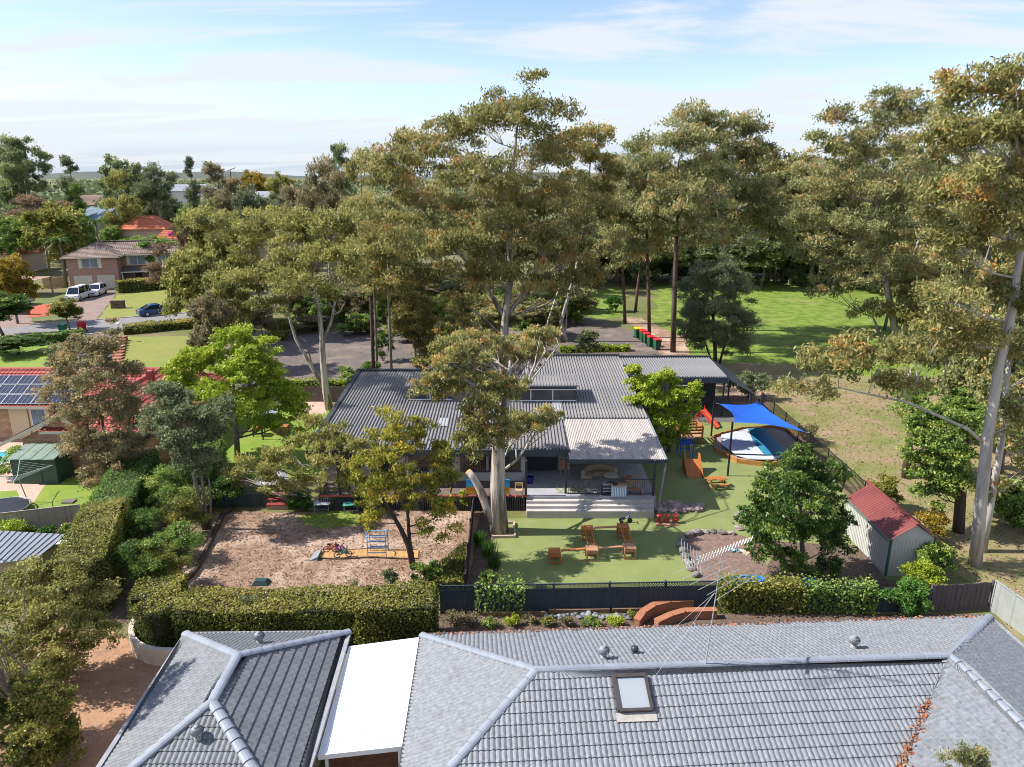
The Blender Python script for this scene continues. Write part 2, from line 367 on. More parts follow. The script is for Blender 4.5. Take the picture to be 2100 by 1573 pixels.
def tree(name, label, D, trunk_px, trad, ells_px, leaf, bark, seed, cat='tree', group=None, thick=1.0, extra_trunks=(), base=None, tn=9, **kw):
    r = np.random.default_rng(seed)
    tr = px_path(D, trunk_px); tr[0].z = min(tr[0].z, 0.0)-.05
    ells = px_ells(D, ells_px)
    root = thing(name, label, cat, (tr[0].x, tr[0].y, 0), group=group)
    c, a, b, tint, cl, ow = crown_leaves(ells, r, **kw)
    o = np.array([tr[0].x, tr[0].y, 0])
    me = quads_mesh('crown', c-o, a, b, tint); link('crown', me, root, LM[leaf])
    mb = MB(); mb.tube(tr, trad, tn)
    for tp, rd in extra_trunks: mb.tube(px_path(D, tp), rd, 7)
    limbs(mb, tr, trad, ells, cl, ow, r, thick, more=[(px_path(D, tp), rd) for tp, rd in extra_trunks])
    mb.build('trunk', BARK[bark], root, smooth=True)
    return root

# generic trees, shared by the background
def proto_tree(h, ells, leaf, bark, seed, trad=.22, tsplit=1, **kw):
    r = np.random.default_rng(seed); c, a, b, tint, cl, ow = crown_leaves(ells, r, **kw)
    crown = quads_mesh('crown', c, a, b, tint); crown.materials.append(LM[leaf])
    mb = MB(); tops = max(e[2] for e in ells)
    tr = [Vector((0, 0, -.1)), Vector((r.normal(0, .15), r.normal(0, .15), h*.25)), Vector((r.normal(0, .3), r.normal(0, .3), h*.5)), Vector((r.normal(0, .4), r.normal(0, .4), tops))]
    rd = [trad, trad*.8, trad*.6, trad*.15]; mb.tube(tr, rd, 7); limbs(mb, tr, rd, ells, cl, ow, r, 1.0, 4)
    me = bpy.data.meshes.new('trunk'); me.from_pydata(mb.v, [], mb.f); me.materials.append(BARK[bark]); me.polygons.foreach_set('use_smooth', [True]*len(me.polygons))
    return crown, me, h
def place_proto(P, px, top, D, wpx, label, name='gum_tree', group=None, cat='tree', rz=None, w0=1.0, leaf=None, yb=0.0):
    """stand a copy at distance D so that its crown tops out at that height and spans about wpx"""
    crown, trunk, h = P; p = UY(px, top, D); H = max(2.0, p.z)
    s = proj(p)[2]/FPX; w = wpx*s
    root = thing(name, label, cat, (p.x, D, 0), random.uniform(0, 6.28) if rz is None else rz, group)
    sz = H/h; sx = w/(w0)
    root.scale = (sx, sx, sz)
    if leaf and crown.materials[0] != LM[leaf]:
        o = link('crown', crown, root); o.material_slots[0].link = 'OBJECT'; o.material_slots[0].material = LM[leaf]
    else: link('crown', crown, root)
    link('trunk', trunk, root)
    return root

def surf_leaves(pts, nrm, r, ln, wd, tint0=.5, spread=.16, jit=.05, out=.55):
    """leaves lying about a surface, facing roughly outwards"""
    n = len(pts); nn = unit(nrm + r.normal(0, .55, (n, 3)))
    a = r.normal(size=(n, 3)); a = unit(a - nn*np.sum(a*nn, 1, keepdims=True)); b = np.cross(nn, a)
    s = r.uniform(.7, 1.3, (n, 1)); c = pts + nrm*r.normal(0, jit, (n, 1))
    return c, a*ln*s/2, b*wd*s/2, tint0 + r.normal(0, spread, n)
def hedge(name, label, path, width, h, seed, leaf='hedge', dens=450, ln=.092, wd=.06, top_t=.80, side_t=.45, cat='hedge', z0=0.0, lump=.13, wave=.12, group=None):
    """clipped hedge along a centre line: woody core inside, leaf skin over top and sides"""
    r = np.random.default_rng(seed); P = [Vector((p[0], p[1], 0)) for p in path]
    root = thing(name, label, cat, (P[0].x, P[0].y, 0), group=group)
    core = MB(); cs = []; as_ = []; bs = []; ts = []
    for i in range(len(P)-1):
        a, b = P[i], P[i+1]; d = (b-a); L = d.length; d.normalize(); s = Vector((-d.y, d.x, 0))
        ins = .14
        q = [a+s*(width/2-ins)-d*.05, b+s*(width/2-ins)+d*.05, b-s*(width/2-ins)+d*.05, a-s*(width/2-ins)-d*.05]
        core.prism(q, z0, h-ins)
        specs = [('top', L, width), ('l', L, h-z0), ('r', L, h-z0)]
        if i == 0: specs.append(('s', width, h-z0))
        if i == len(P)-2: specs.append(('e', width, h-z0))
        for kind, u_, v_ in specs:
            n = int(u_*v_*dens); u = r.uniform(0, 1, n); v = r.uniform(0, 1, n)
            A = np.array(a); Dv = np.array(d); S = np.array(s); Z = np.array([0, 0, 1.0])
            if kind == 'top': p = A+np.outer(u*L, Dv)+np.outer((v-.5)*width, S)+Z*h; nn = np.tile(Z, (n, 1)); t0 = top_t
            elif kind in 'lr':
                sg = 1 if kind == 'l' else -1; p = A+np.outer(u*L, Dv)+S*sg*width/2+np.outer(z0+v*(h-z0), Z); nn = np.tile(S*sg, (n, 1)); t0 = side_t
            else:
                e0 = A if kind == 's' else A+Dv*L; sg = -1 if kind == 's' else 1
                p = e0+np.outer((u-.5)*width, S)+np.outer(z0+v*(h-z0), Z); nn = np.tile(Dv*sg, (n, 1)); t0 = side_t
            bul = lump*(np.sin(p[:, 0]*2.3+seed)*np.cos(p[:, 1]*2.9)+np.sin(p[:, 2]*3.1+p[:, 0]*1.3))
            p = p+nn*(bul*.6)[:, None]
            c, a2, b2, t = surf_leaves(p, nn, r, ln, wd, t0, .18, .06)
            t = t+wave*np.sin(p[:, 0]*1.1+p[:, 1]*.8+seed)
            cs.append(c); as_.append(a2); bs.append(b2); ts.append(t)
    o = np.array([P[0].x, P[0].y, 0])
    link('foliage', quads_mesh('foliage', np.concatenate(cs)-o, np.concatenate(as_), np.concatenate(bs), np.concatenate(ts)), root, LM[leaf])
    core.build('stems', mat('hedge_core', (.022,.028,.01), (.04,.035,.02), scale=6, rough=1), root)
    return root
def shrub(name, label, loc, rx, ry, h, leaf, seed, n=1500, ln=.12, wd=.07, cat='shrub', group=None, droop=.0, flat=.2, light=0.0, clump=None, stem=True, z0=0.0, tips=.1, rim=.45):
    """low bush: leaf clumps over a dome with a few stems"""
    r = np.random.default_rng(seed); loc = Vector(loc); root = thing(name, label, cat, (loc.x, loc.y, z0), group=group)
    cl_ = clump or max(.18, .42*min(rx, ry))
    e = [(0, 0, h*.52, rx*.85, ry*.85, h*.46)]
    k = max(2, int(.8*4.2*((e[0][3]*e[0][4]+e[0][4]*e[0][5]+e[0][3]*e[0][5])/3)/cl_**2))
    nl = max(4, int(n/(k*9)))
    c, a, b, t, cl, ow = crown_leaves(e, r, clump=cl_, dens=.8, nsub=9, nleaf=nl, ln=ln, wd=wd, droop=droop, flat=flat, tips=tips, light=light, inner=rim)
    c[:, 2] = np.maximum(c[:, 2], .03)
    link('foliage', quads_mesh('foliage', c, a, b, t), root, LM[leaf])
    if stem:
        mb = MB()
        for k_ in range(min(len(cl), 9)): mb.tube([(r.normal(0, .05), r.normal(0, .05), -.03), tuple(cl[k_]*np.array([.5, .5, .55])), tuple(cl[k_])], [.035, .025, .01], 4)
        mb.build('stems', BARK['grey'], root, local=True)
    return root
# ------------------------------------------------------------------ the ground and what is laid on it
def sheet(name, pts, z, m, jit=0.0, step=1.5, seed=1, thick=0.0):
    r = random.Random(seed); P = [Vector((p[0], p[1])) for p in pts]; out = []
    for i, a in enumerate(P):
        b = P[(i+1) % len(P)]; L = (b-a).length; n = max(1, int(L/step)) if jit else 1
        for k in range(n):
            q = a.lerp(b, k/n)
            if jit: q = q+Vector((r.uniform(-jit, jit), r.uniform(-jit, jit)))
            out.append((q.x, q.y, z))
    mb = MB()
    if thick: mb.prism(out, z-thick, z)
    else: mb.face(out)
    o = mb.build(name, m); me = o.data
    if not thick and me.polygons[0].normal.z < 0: me.flip_normals()
    o['kind'] = 'structure'; return o
def W(*px): return [tuple(G(*p))[:2] for p in px]

m_ground = mat('ground_grass', (.10,.125,.03), (.15,.135,.06), scale=.08, detail=9, bump=.3, bscale=3, dirt=((.20,.14,.09), .25, .52, .72))
m_park = mat('dry_park_grass', (.15,.17,.045), (.24,.19,.10), scale=.22, detail=9, lo=.40, hi=.60, bump=.5, bscale=5, dirt=((.30,.20,.14), .5, .50, .66))
m_meadow = mat('meadow_grass', (.085,.145,.018), (.19,.245,.04), scale=.7, detail=10, lo=.38, hi=.62, bump=.6, bscale=3, dirt=((.24,.22,.09), .12, .56, .72))
m_turf = mat('synthetic_turf', (.17,.205,.068), (.20,.225,.08), scale=.9, detail=7, bump=.25, bscale=60, dirt=((.145,.17,.07), .35, .52, .7), rough=.9)
m_lawn = mat('mown_lawn', (.18,.205,.038), (.22,.215,.055), scale=.5, detail=8, bump=.4, bscale=8, dirt=((.15,.20,.03), .3, .5, .68))
m_glawn = mat('green_lawn', (.13,.22,.02), (.20,.26,.04), scale=.6, detail=8, bump=.4, bscale=10, dirt=((.24,.22,.07), .9, .54, .7))
m_dirt = mat('bark_chip_soil', (.30,.19,.13), (.18,.115,.08), scale=2.6, detail=10, lo=.38, hi=.62, bump=.8, bscale=16, dirt=((.45,.33,.25), .35, .46, .62))
m_mulch = mat('dark_mulch', (.09,.06,.045), (.17,.12,.09), scale=5, detail=9, bump=.9, bscale=25)
m_asph = mat('worn_asphalt', (.15,.12,.11), (.11,.095,.09), scale=.5, detail=9, bump=.3, bscale=40, dirt=((.26,.19,.15), .3, .50, .7))
m_road = mat('street_asphalt', (.22,.21,.215), (.18,.175,.18), scale=.6, detail=8, bump=.2, bscale=50)
m_drive = mat('brown_driveway', (.20,.145,.125), (.26,.19,.16), scale=.8, detail=8, bump=.2, bscale=30)
m_dark_drive = mat('dark_driveway', (.10,.095,.10), (.14,.13,.13), scale=1, detail=8)
m_agg = mat('exposed_aggregate', (.30,.16,.09), (.38,.23,.14), scale=9, detail=8, bump=.3, bscale=60, dirt=((.20,.12,.08), .6, .5, .7))
m_conc = mat('concrete', (.50,.46,.42), (.40,.37,.34), scale=2, detail=8, bump=.15, bscale=30, dirt=((.30,.27,.24), 1.1, .56, .72))
m_paver = mat('pink_pavers', (.42,.28,.22), (.50,.36,.29), scale=3, detail=5, bump=.3, bscale=12)
m_stone = mat('rock', (.30,.26,.23), (.18,.16,.15), scale=3, detail=8, bump=.8, bscale=8, rnd=.35)

sheet('ground', [(-3500, -200), (3500, -200), (3500, 6500), (-3500, 6500)], 0, m_ground)
sheet('park_grass', [(9.5, 57.5), (20.3, 54), (20.3, 12), (140, 12), (140, 68), (10, 72)], .004, m_park, .8, 2.5, 3)
sheet('meadow', [(17, 71), (40, 62), (75, 64), (150, 70), (150, 131), (70, 133), (40, 129), (24, 118), (19, 96)], .008, m_meadow, 1.2, 3, 4)
sheet('meadow', W((1190, 600), (1290, 585), (1275, 650), (1215, 655)), .010, m_meadow, .4, 2, 5)
sheet('car_park', [(-27, 58.5), (-15, 57.2), (12, 57.2), (16.5, 72.5), (15.5, 80), (11, 92), (7, 92), (4, 84), (-20, 86), (-27, 80)], .008, m_asph, .35, 2, 6)
sheet('leaf_litter_verge', [(15.2, 66), (18, 66), (20, 80), (17, 92), (14.5, 92), (15.8, 80)], .014, m_dirt, .4, 1.5, 7)
sheet('leaf_litter_verge', W((1410, 775), (1560, 775), (1600, 850), (1530, 860), (1480, 800)), .014, m_dirt, .5, 1.2, 8)
road_far = [(-40, 672), (215, 655), (360, 644), (520, 631), (700, 619), (860, 610)]; road_near = [(-40, 708), (100, 697), (260, 677), (360, 661), (520, 645), (700, 632), (860, 621)]
sheet('street', W(*road_far)+W(*road_near)[::-1], .012, m_road)
sheet('driveway', W((150, 600), (238, 592), (232, 612), (196, 656), (150, 661), (142, 640)), .016, m_drive)
sheet('driveway', W((175, 682), (232, 678), (226, 735), (150, 735)), .016, m_dark_drive)
sheet('driveway', W((-30, 655), (60, 640), (70, 668), (-30, 676)), .016, m_drive)
sheet('front_lawn', W((238, 606), (352, 592), (420, 600), (420, 638), (200, 655)), .012, m_lawn, .2, 2, 11)
sheet('front_lawn', W((246, 690), (430, 690), (430, 765), (252, 768)), .012, m_lawn, .2, 2, 12)
sheet('front_lawn', W((0, 703), (160, 690), (150, 762), (-60, 765)), .012, m_glawn, .2, 2, 13)
sheet('mulch_garden_bed', W((62, 628), (112, 622), (112, 645), (58, 652)), .02, mat('red_mulch', (.46,.10,.05), (.33,.07,.04), scale=4, bump=.6, bscale=14), .2, 1, 14)
sheet('patio', W((-60, 885), (128, 872), (128, 940), (60, 1010), (-60, 1030)), .012, m_paver)
sheet('back_lawn', W((-60, 1010), (62, 1003), (95, 975), (205, 985), (178, 1072), (-60, 1080)), .016, m_glawn, .12, 1, 15)
sheet('path', W((28, 985), (98, 988), (72, 1030), (40, 1028)), .022, m_paver, .05, .8, 16)
sheet('yard', W((-60, 1075), (185, 1060), (140, 1140), (-60, 1200)), .012, m_mulch, .1, 1, 17)
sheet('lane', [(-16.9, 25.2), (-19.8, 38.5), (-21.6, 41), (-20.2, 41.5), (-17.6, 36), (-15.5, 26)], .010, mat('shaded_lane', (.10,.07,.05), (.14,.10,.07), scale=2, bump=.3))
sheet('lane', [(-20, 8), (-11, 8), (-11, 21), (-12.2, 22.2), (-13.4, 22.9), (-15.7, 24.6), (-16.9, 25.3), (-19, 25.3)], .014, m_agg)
sheet('side_lawn', [(-22, 40.5), (-11.6, 40.5), (-11.6, 54.5), (-25, 55.5)], .012, m_glawn, .2, 1.5, 18)
sheet('path', W((625, 822), (672, 822), (668, 850), (612, 850)), .018, m_paver)
sheet('dirt_yard', W((440, 1052), (690, 1048), (985, 1048), (975, 1120), (950, 1235), (330, 1245), (345, 1190), (420, 1100)), .012, m_dirt, .12, 1, 19)
sheet('grass_patch', W((600, 1062), (690, 1050), (760, 1052), (745, 1075), (650, 1085)), .018, m_glawn, .25, .7, 20)
sheet('grass_patch', W((868, 1190), (955, 1120), (952, 1225), (868, 1232)), .018, m_lawn, .25, .7, 21)
sheet('fern_bed', W((985, 1048), (1035, 1050), (1030, 1085), (1008, 1110), (1022, 1150), (1012, 1210), (950, 1235), (975, 1120)), .022, m_mulch, .08, .7, 22)
sheet('turf', W((1014, 1213), (1250, 1205), (1700, 1195))+[(19.6, 29), (19.6, 54)]+W((1530, 837), (1470, 834), (1440, 838), (1410, 848), (1378, 866), (1345, 892))+[(8.2, 42), (8.1, 35.0), (-.4, 35.0)]+W((1030, 1085), (1010, 1110), (1026, 1150)), .016, m_turf)
sheet('mulch_garden_bed', W((1392, 1118), (1410, 1100), (1460, 1092), (1520, 1098), (1560, 1110), (1580, 1200), (1440, 1198), (1402, 1150)), .022, mat('pale_mulch', (.24,.16,.13), (.14,.095,.08), scale=4, bump=.9, bscale=18, detail=9), .08, .6, 23)
sheet('mulch_garden_bed', W((1580, 1112), (1760, 1120), (1830, 1200), (1570, 1200)), .024, m_mulch, .1, .6, 24)
sheet('mulch_garden_bed', [(-6, 21.4), (20, 22.3), (20.4, 26.2), (-3, 26.2), (-6, 24)], .012, m_mulch, .05, 1, 25)

def kerb(name, line, w=.16, h=.12, m=m_conc):
    pts = W(*line); mb = MB()
    for a, b in zip(pts[:-1], pts[1:]): mb.bar((a[0], a[1], h/2), (b[0], b[1], h/2), w, h)
    o = mb.build(name, m); o['kind'] = 'structure'
kerb('kerb', road_near[1:]); kerb('kerb', [(60, 667), (150, 660)]); kerb('kerb', [(198, 656)]+road_far[2:])

def litter(name, label, poly, n, leaf, seed, ln=.10, wd=.05, z=.03, t=.5, cat='leaf litter'):
    r = np.random.default_rng(seed); P = np.array([p[:2] for p in poly]); lo, hi = P.min(0), P.max(0)
    q = r.uniform(lo, hi, (n*3, 2)); ins = np.zeros(len(q), bool); j = len(P)-1
    for i in range(len(P)):
        xi, yi = P[i]; xj, yj = P[j]
        ins ^= ((yi > q[:, 1]) != (yj > q[:, 1])) & (q[:, 0] < (xj-xi)*(q[:, 1]-yi)/(yj-yi+1e-12)+xi); j = i
    q = q[ins][:n]; k = len(q); c = np.column_stack([q, np.full(k, z)+r.uniform(0, .02, k)])
    a, b = orient(k, 0, ln, wd, r, .75); tint = t+r.normal(0, .22, k)
    o = link(name, quads_mesh(name, c, a, b, tint), None, LM[leaf]); setp(o, label, cat, kind='stuff'); return o
litter('leaf_litter', 'bark chips and dry leaves strewn over the bare dirt yard', W((440, 1052), (960, 1052), (950, 1230), (345, 1240)), 9000, 'litter', 31, .09, .05)
litter('leaf_litter', 'dry fallen leaves and bark under the park gums', [(20.5, 25), (45, 25), (55, 62), (21, 62)], 14000, 'litter', 32, .16, .06)
litter('leaf_litter', 'dry leaves gathered over the shaded car park', [(-26, 59), (14, 58), (15, 78), (-26, 80)], 3500, 'litter', 33, .12, .06, t=.45)
def tufts(name, label, poly, n, seed, h=.12, leaf='grass', cat='grass'):
    r = np.random.default_rng(seed); P = np.array([p[:2] for p in poly]); lo, hi = P.min(0), P.max(0)
    q = r.uniform(lo, hi, (n*2, 2)); ins = np.zeros(len(q), bool); j = len(P)-1
    for i in range(len(P)):
        xi, yi = P[i]; xj, yj = P[j]
        ins ^= ((yi > q[:, 1]) != (yj > q[:, 1])) & (q[:, 0] < (xj-xi)*(q[:, 1]-yi)/(yj-yi+1e-12)+xi); j = i
    q = q[ins][:n]; q = q[np.sin(q[:, 0]*.9)*np.cos(q[:, 1]*.7)+r.normal(0, .5, len(q)) > -.2]; k = len(q)
    a = r.normal(0, .45, (k, 3)); a[:, 2] = 1; a = unit(a)*h*r.uniform(.5, 1.2, (k, 1))/2
    b = unit(np.cross(a, r.normal(size=(k, 3))))*.02*h/.12; c = np.column_stack([q, np.full(k, .01)])+a
    setp(link(name, quads_mesh(name, c, a, b, .5+r.normal(0, .25, k)), None, LM[leaf]), label, cat, kind='stuff')
tufts('grass', 'tufts of dry grass over the near park', [(20.6, 24), (48, 24), (60, 66), (21, 66)], 16000, 41, .12)
tufts('grass', 'weedy grass growing at the fence end of the dirt yard', W((868, 1180), (955, 1110), (952, 1225), (868, 1232)), 3500, 42, .16)

# ------------------------------------------------------------------ tiled roofs
def tile_geo(w, g):
    xs = [0, .125, .25, .375, .5, .625, .75, .875, 1]; hs = [.030, .020, .002, .020, .030, .020, .002, .020, .030]
    lo = [(x*w, 0, h+.034) for x, h in zip(xs, hs)]; hi = [(x*w, 1, h+.004) for x, h in zip(xs, hs)]; bt = [(x*w, 0, h*.6-.004) for x, h in zip(xs, hs)]
    n = len(xs); f = [(i, i+1, n+i+1, n+i) for i in range(n-1)]+[(2*n+i, 2*n+i+1, i+1, i) for i in range(n-1)]
    return lo+hi+bt, f
def tiled_roof(parent, planes, m, w=.3, g=.32, nobj=0, m_under=None, hs=1.0):
    """every tile of each plane; the nobj that show largest become parts of their own, the rest one part"""
    tv, tf = tile_geo(w, g); O = worg(parent); full = []; mv = []; mf = []; und = MB()
    def put(fr, verts):
        o, u, v, n = fr; k = len(mv)
        mv.extend([tuple(o+u*p[0]+v*p[1]+n*p[2]*hs-O) for p in verts]); mf.extend([tuple(i+k for i in f) for f in tf])
    for poly in planes:
        P = [Vector(p) for p in poly]; n = Vector((0, 0, 0))
        for i in range(len(P)): n += (P[i]).cross(P[(i+1) % len(P)])
        n.normalize()
        if n.z < 0: n = -n
        u = Vector((0, 0, 1)).cross(n).normalized(); v = n.cross(u)
        o = P[0]; q = [((p-o).dot(u), (p-o).dot(v)) for p in P]
        und.face([p-n*.02 for p in P])
        def ext(vv):
            xs = []
            for i in range(len(q)):
                a, b = q[i], q[(i+1) % len(q)]
                if (a[1] <= vv) != (b[1] <= vv): xs.append(a[0]+(b[0]-a[0])*(vv-a[1])/(b[1]-a[1]))
            return (min(xs), max(xs)) if len(xs) >= 2 else None
        v0 = min(p[1] for p in q); v1 = max(p[1] for p in q); row = 0; vv = v0-.03
        while vv < v1-.02:
            t = min(vv+g, v1-.005); e0 = ext(max(vv, v0+.002)); e1 = ext(t)
            if e0 and e1:
                U0 = min(e0[0], e1[0]); U1 = max(e0[1], e1[1]); c = math.floor(U0/w)-1 + (.5 if row % 2 else 0)
                while c*w < U1:
                    ux = c*w; vs2 = []; ok = True
                    for k, p in enumerate(tv):
                        x = ux+p[0]; e = e1 if p[1] else e0; x2 = min(max(x, e[0]), e[1]); ok &= abs(x-x2) < 1e-6
                        vs2.append((x2, (t if p[1] else vv), p[2]))
                    if max(p[0] for p in vs2)-min(p[0] for p in vs2) > .01:
                        if ok and abs(t-vv-g) < 1e-4: full.append((o+u*ux+v*vv, u, v, n, vs2, (o, u, v, n)))
                        else: put((o, u, v, n), vs2)
                    c += 1
            vv += g; row += 1
    if nobj:
        def rank(T):
            x, y, z = proj(T[0]+T[1]*w/2+T[2]*g/2)
            vis = 20 < x < 2080 and y < 1555
            d = (T[0]-Vector((0, 0, CAMH))); return (0 if vis else 1, d.length/max(.05, abs(T[3].dot(d.normalized()))))
        full.sort(key=rank)
    if nobj:
        me = bpy.data.meshes.new('roof_tile'); me.from_pydata([(p[0], p[1]*g, p[2]*hs) for p in tv], [], tf); me.materials.append(m)
        for T in full[:nobj]:
            ob = link('roof_tile', me, parent); M4 = Matrix((T[1], T[2], T[3])).transposed().to_4x4(); M4.translation = T[0]-O; ob.matrix_local = M4
    for T in full[nobj:]: put(T[5], T[4])
    me = bpy.data.meshes.new('roof_tiles'); me.from_pydata(mv, [], mf); me.materials.append(m)
    ob = link('roof_tiles' if not nobj else 'roof_tiling', me, parent); ob['kind'] = 'stuff'
    und.build('roof_lining', m_under or mat('sarking', (.03,.03,.03)), parent)
CAPM = {}
def caps(parent, a, b, m, seg=.40, r=.14, name='ridge_cap', skip=False):
    a = Vector(a); b = Vector(b); L = (b-a).length; n = max(1, round(L/seg)); s = L/n; d = (b-a).normalized()
    key = (m.name, round(s, 2), r); O = worg(parent)
    if key not in CAPM:
        mb = MB(); k = 6; vv = []
        for x, rr, dz in ((0, r*1.08, .012), (s*1.08, r*.94, -.004), (0, r*.92, 0)):
            for i in range(k+1):
                t = math.pi*i/k; vv.append((x, math.cos(t)*rr, math.sin(t)*rr*.62+dz-.02))
        ff = [(i, i+1, k+1+i+1, k+1+i) for i in range(k)]+[(2*(k+1)+i, 2*(k+1)+i+1, i+1, i) for i in range(k)]
        me = bpy.data.meshes.new('ridge_cap'); me.from_pydata(vv, [], ff); me.materials.append(m); CAPM[key] = me
    x = d; z = Vector((0, 0, 1)); y = z.cross(x).normalized(); z = x.cross(y)
    M3 = Matrix((x, y, z)).transposed().to_4x4()
    for i in range(n):
        o = link(name, CAPM[key], parent); M4 = M3.copy(); M4.translation = a+d*s*i+Vector((0, 0, .035))-O; o.matrix_local = M4

m_tile = mat('grey_roof_tile', (.22,.232,.255), (.14,.15,.165), scale=7, detail=5, lo=.35, hi=.65, rough=.62, rnd=.10, spec=.35, dirt=((.12,.118,.12), 1.2, .56, .80))
m_cap = mat('grey_ridge_cap', (.25,.28,.33), (.19,.215,.25), scale=2, detail=6, rough=.55, rnd=.08)
m_gut = mat('dark_gutter', (.045,.05,.06), (.07,.065,.06), scale=2, rough=.5)
m_gutg = mat('grey_gutter', (.30,.31,.33), (.22,.22,.24), scale=3, rough=.55)
def whirly(label, loc, r=.17, s=.9):
    loc = Vector(loc); t = thing('roof_ventilator', label, 'roof vent', loc, group='roof ventilators on the grey tiled roofs')
    mg = mat('zinc', (.26,.28,.30), (.19,.205,.22), rough=.55, metal=.1)
    MB().lathe((0, 0, -.12), [(r*.72, 0), (r*.68, .30)], 12).build('base', mg, t, local=True, smooth=True)
    for k in range(16):
        mb = MB(); pts = []
        for j in range(6):
            ph = math.pi*(.12+.76*j/5); a = 2*math.pi*k/16+.5*j/5
            pts.append((math.sin(ph)*r*1.15, a, .34+math.cos(ph)*-r*.95))
        for j in range(5):
            q = [];
            for (rr, a, z), da, f_ in ((pts[j], 0, 1), (pts[j+1], 0, 1), (pts[j+1], .33, .86), (pts[j], .33, .86)): q.append((rr*f_*math.cos(a+da), rr*f_*math.sin(a+da), z))
            mb.face(q)
        mb.build('vane', mg, t, local=True, smooth=True)
    MB().lathe((0, 0, .34+r*.86), [(r*.42, 0), (r*.3, .03), (.02, .045)], 12).build('cap', mg, t, local=True, smooth=True)
    t.scale = (s, s, s)

# near house across the bottom of the photograph
ZE, ZR = 2.5, 4.04
BL = V(-3.17, 21.33, ZE); BR = V(17.49, 22.42, ZE); AP = V(.72, 17.56, ZR); JJ = V(13.29, 18.22, ZR)
FL = V(-2.95, 13.5, ZE); VV = V(9.55, 14.35, ZE); WW = V(13.95, 9.5, ZR); VL = V(10.2, 9.5, ZE); RR = V(17.9, 9.5, ZE)
nh = thing('house', 'long grey tiled house roof with skylight across the bottom right', 'house', (7, 16, 0))
tiled_roof(nh, [[BL, BR, JJ, AP], [BL, AP, FL], [FL, AP, JJ, VV], [VV, JJ, WW, VL], [BR, RR, WW, JJ]], m_tile, nobj=300)
for a, b in ((AP, JJ), (BL, AP), (FL, AP), (BR, JJ), (WW, JJ)): caps(nh, a, b, m_cap, .4, .135)
mb = MB()
for a, b in ((BL, BR), (BL, FL), (FL, VV), (BR, RR)):
    d = Vector((b-a)).normalized(); mb.bar(a+V(0, 0, -.02), b+V(0, 0, -.02), .16, .12)
mb.build('gutter', m_gut, nh)
mb = MB(); v0 = VV.lerp(JJ, .0); mb.bar(VV+V(0, 0, .06), JJ+V(0, 0, .04), .26, .012); mb.build('valley_flashing', mat('valley_metal', (.25,.27,.32), (.34,.26,.24), scale=4, rough=.5), nh)
m_rend = mat('cream_render', (.52,.46,.38), (.44,.39,.32), scale=1, rough=.9)
mb = MB(); mb.prism([(-2.6, 20.9), (16.9, 21.9), (17.3, 9.6), (10.7, 9.6), (10.2, 14.0), (-2.4, 14.0)], 0, 2.46); mb.build('wall', m_rend, nh)
# skylights
def skylight(name, label, c, u, v, w, h):
    c = Vector(c); u = Vector(u).normalized(); v = Vector(v).normalized(); n = u.cross(v)
    if n.z < 0: n = -n
    t = thing(name, label, 'skylight', c); fr = MB(); mfr = mat('bronze_frame', (.075,.06,.055), (.05,.045,.04), rough=.4)
    for s in (-1, 1):
        fr = MB(); fr.bar(u*s*w/2-v*h/2+n*.10, u*s*w/2+v*h/2+n*.10, .09, .14, up=n); fr.build('frame_rail', mfr, t, local=True)
        fr = MB(); fr.bar(v*s*h/2-u*w/2+n*.102, v*s*h/2+u*w/2+n*.102, .11 if s > 0 else .08, .15, up=n); fr.build('frame_rail', mfr, t, local=True)
    g = MB(); g.face([u*a*w*.47+v*b*h*.47+n*.12 for a, b in ((-1, -1), (1, -1), (1, 1), (-1, 1))])
    gm = mat('skylight_glass', (.30,.33,.36), rough=.08, spec=.6); g.build('pane', gm, t, local=True)
    g = MB(); g.bar(-v*(h/2+.16)-u*w*.62+n*.055, -v*(h/2+.16)+u*w*.62+n*.055, .26, .01, up=n); g.build('apron', mat('lead_apron', (.40,.37,.34), (.30,.28,.26), scale=6, rough=.7), t, local=True)
fu = (JJ-AP).normalized(); fn = (AP-FL).cross(JJ-AP); fn = -fn.normalized() if fn.z < 0 else fn.normalized(); fv = fn.cross(fu)
if fv.z < 0: fv = -fv
skylight('skylight', 'square skylight with dark frame on the camera side of the grey roof', G(1296, 1426, 3.72)+V(0, 0, .02), fu, fv, .92, 1.02)
ru = (RR-BR).normalized(); rv = (JJ-BR); rv = (rv-ru*rv.dot(ru)).normalized()
skylight('skylight', 'small skylight on the far right slope beside the metal fence', G(2040, 1382, 3.25), ru, rv, .8, .9)
def on_back(px, py):
    o = BL; n = (BR-BL).cross(AP-BL).normalized(); d = _dir(px, py); cpos = V(0, 0, CAMH); return cpos+d*((o-cpos).dot(n)/d.dot(n))
whirly('round roof vent behind the ridge, left of the small black flue', on_back(1238, 1352))
whirly('round roof vent standing right of the antenna mast', on_back(1750, 1330))
t = thing('flue', 'small black domed flue behind the ridge of the grey roof', 'flue', on_back(1301, 1341))
MB().lathe((0, 0, -.1), [(.06, 0), (.06, .2), (.10, .22), (.13, .28), (.11, .35), (.05, .39), (.01, .40)], 12).build('cowl', mat('black_metal', (.04,.042,.05), rough=.4), t, local=True, smooth=True)
MB().lathe((0, 0, -.06), [(.16, 0), (.08, .06)], 12).build('flashing', m_gut, t, local=True)
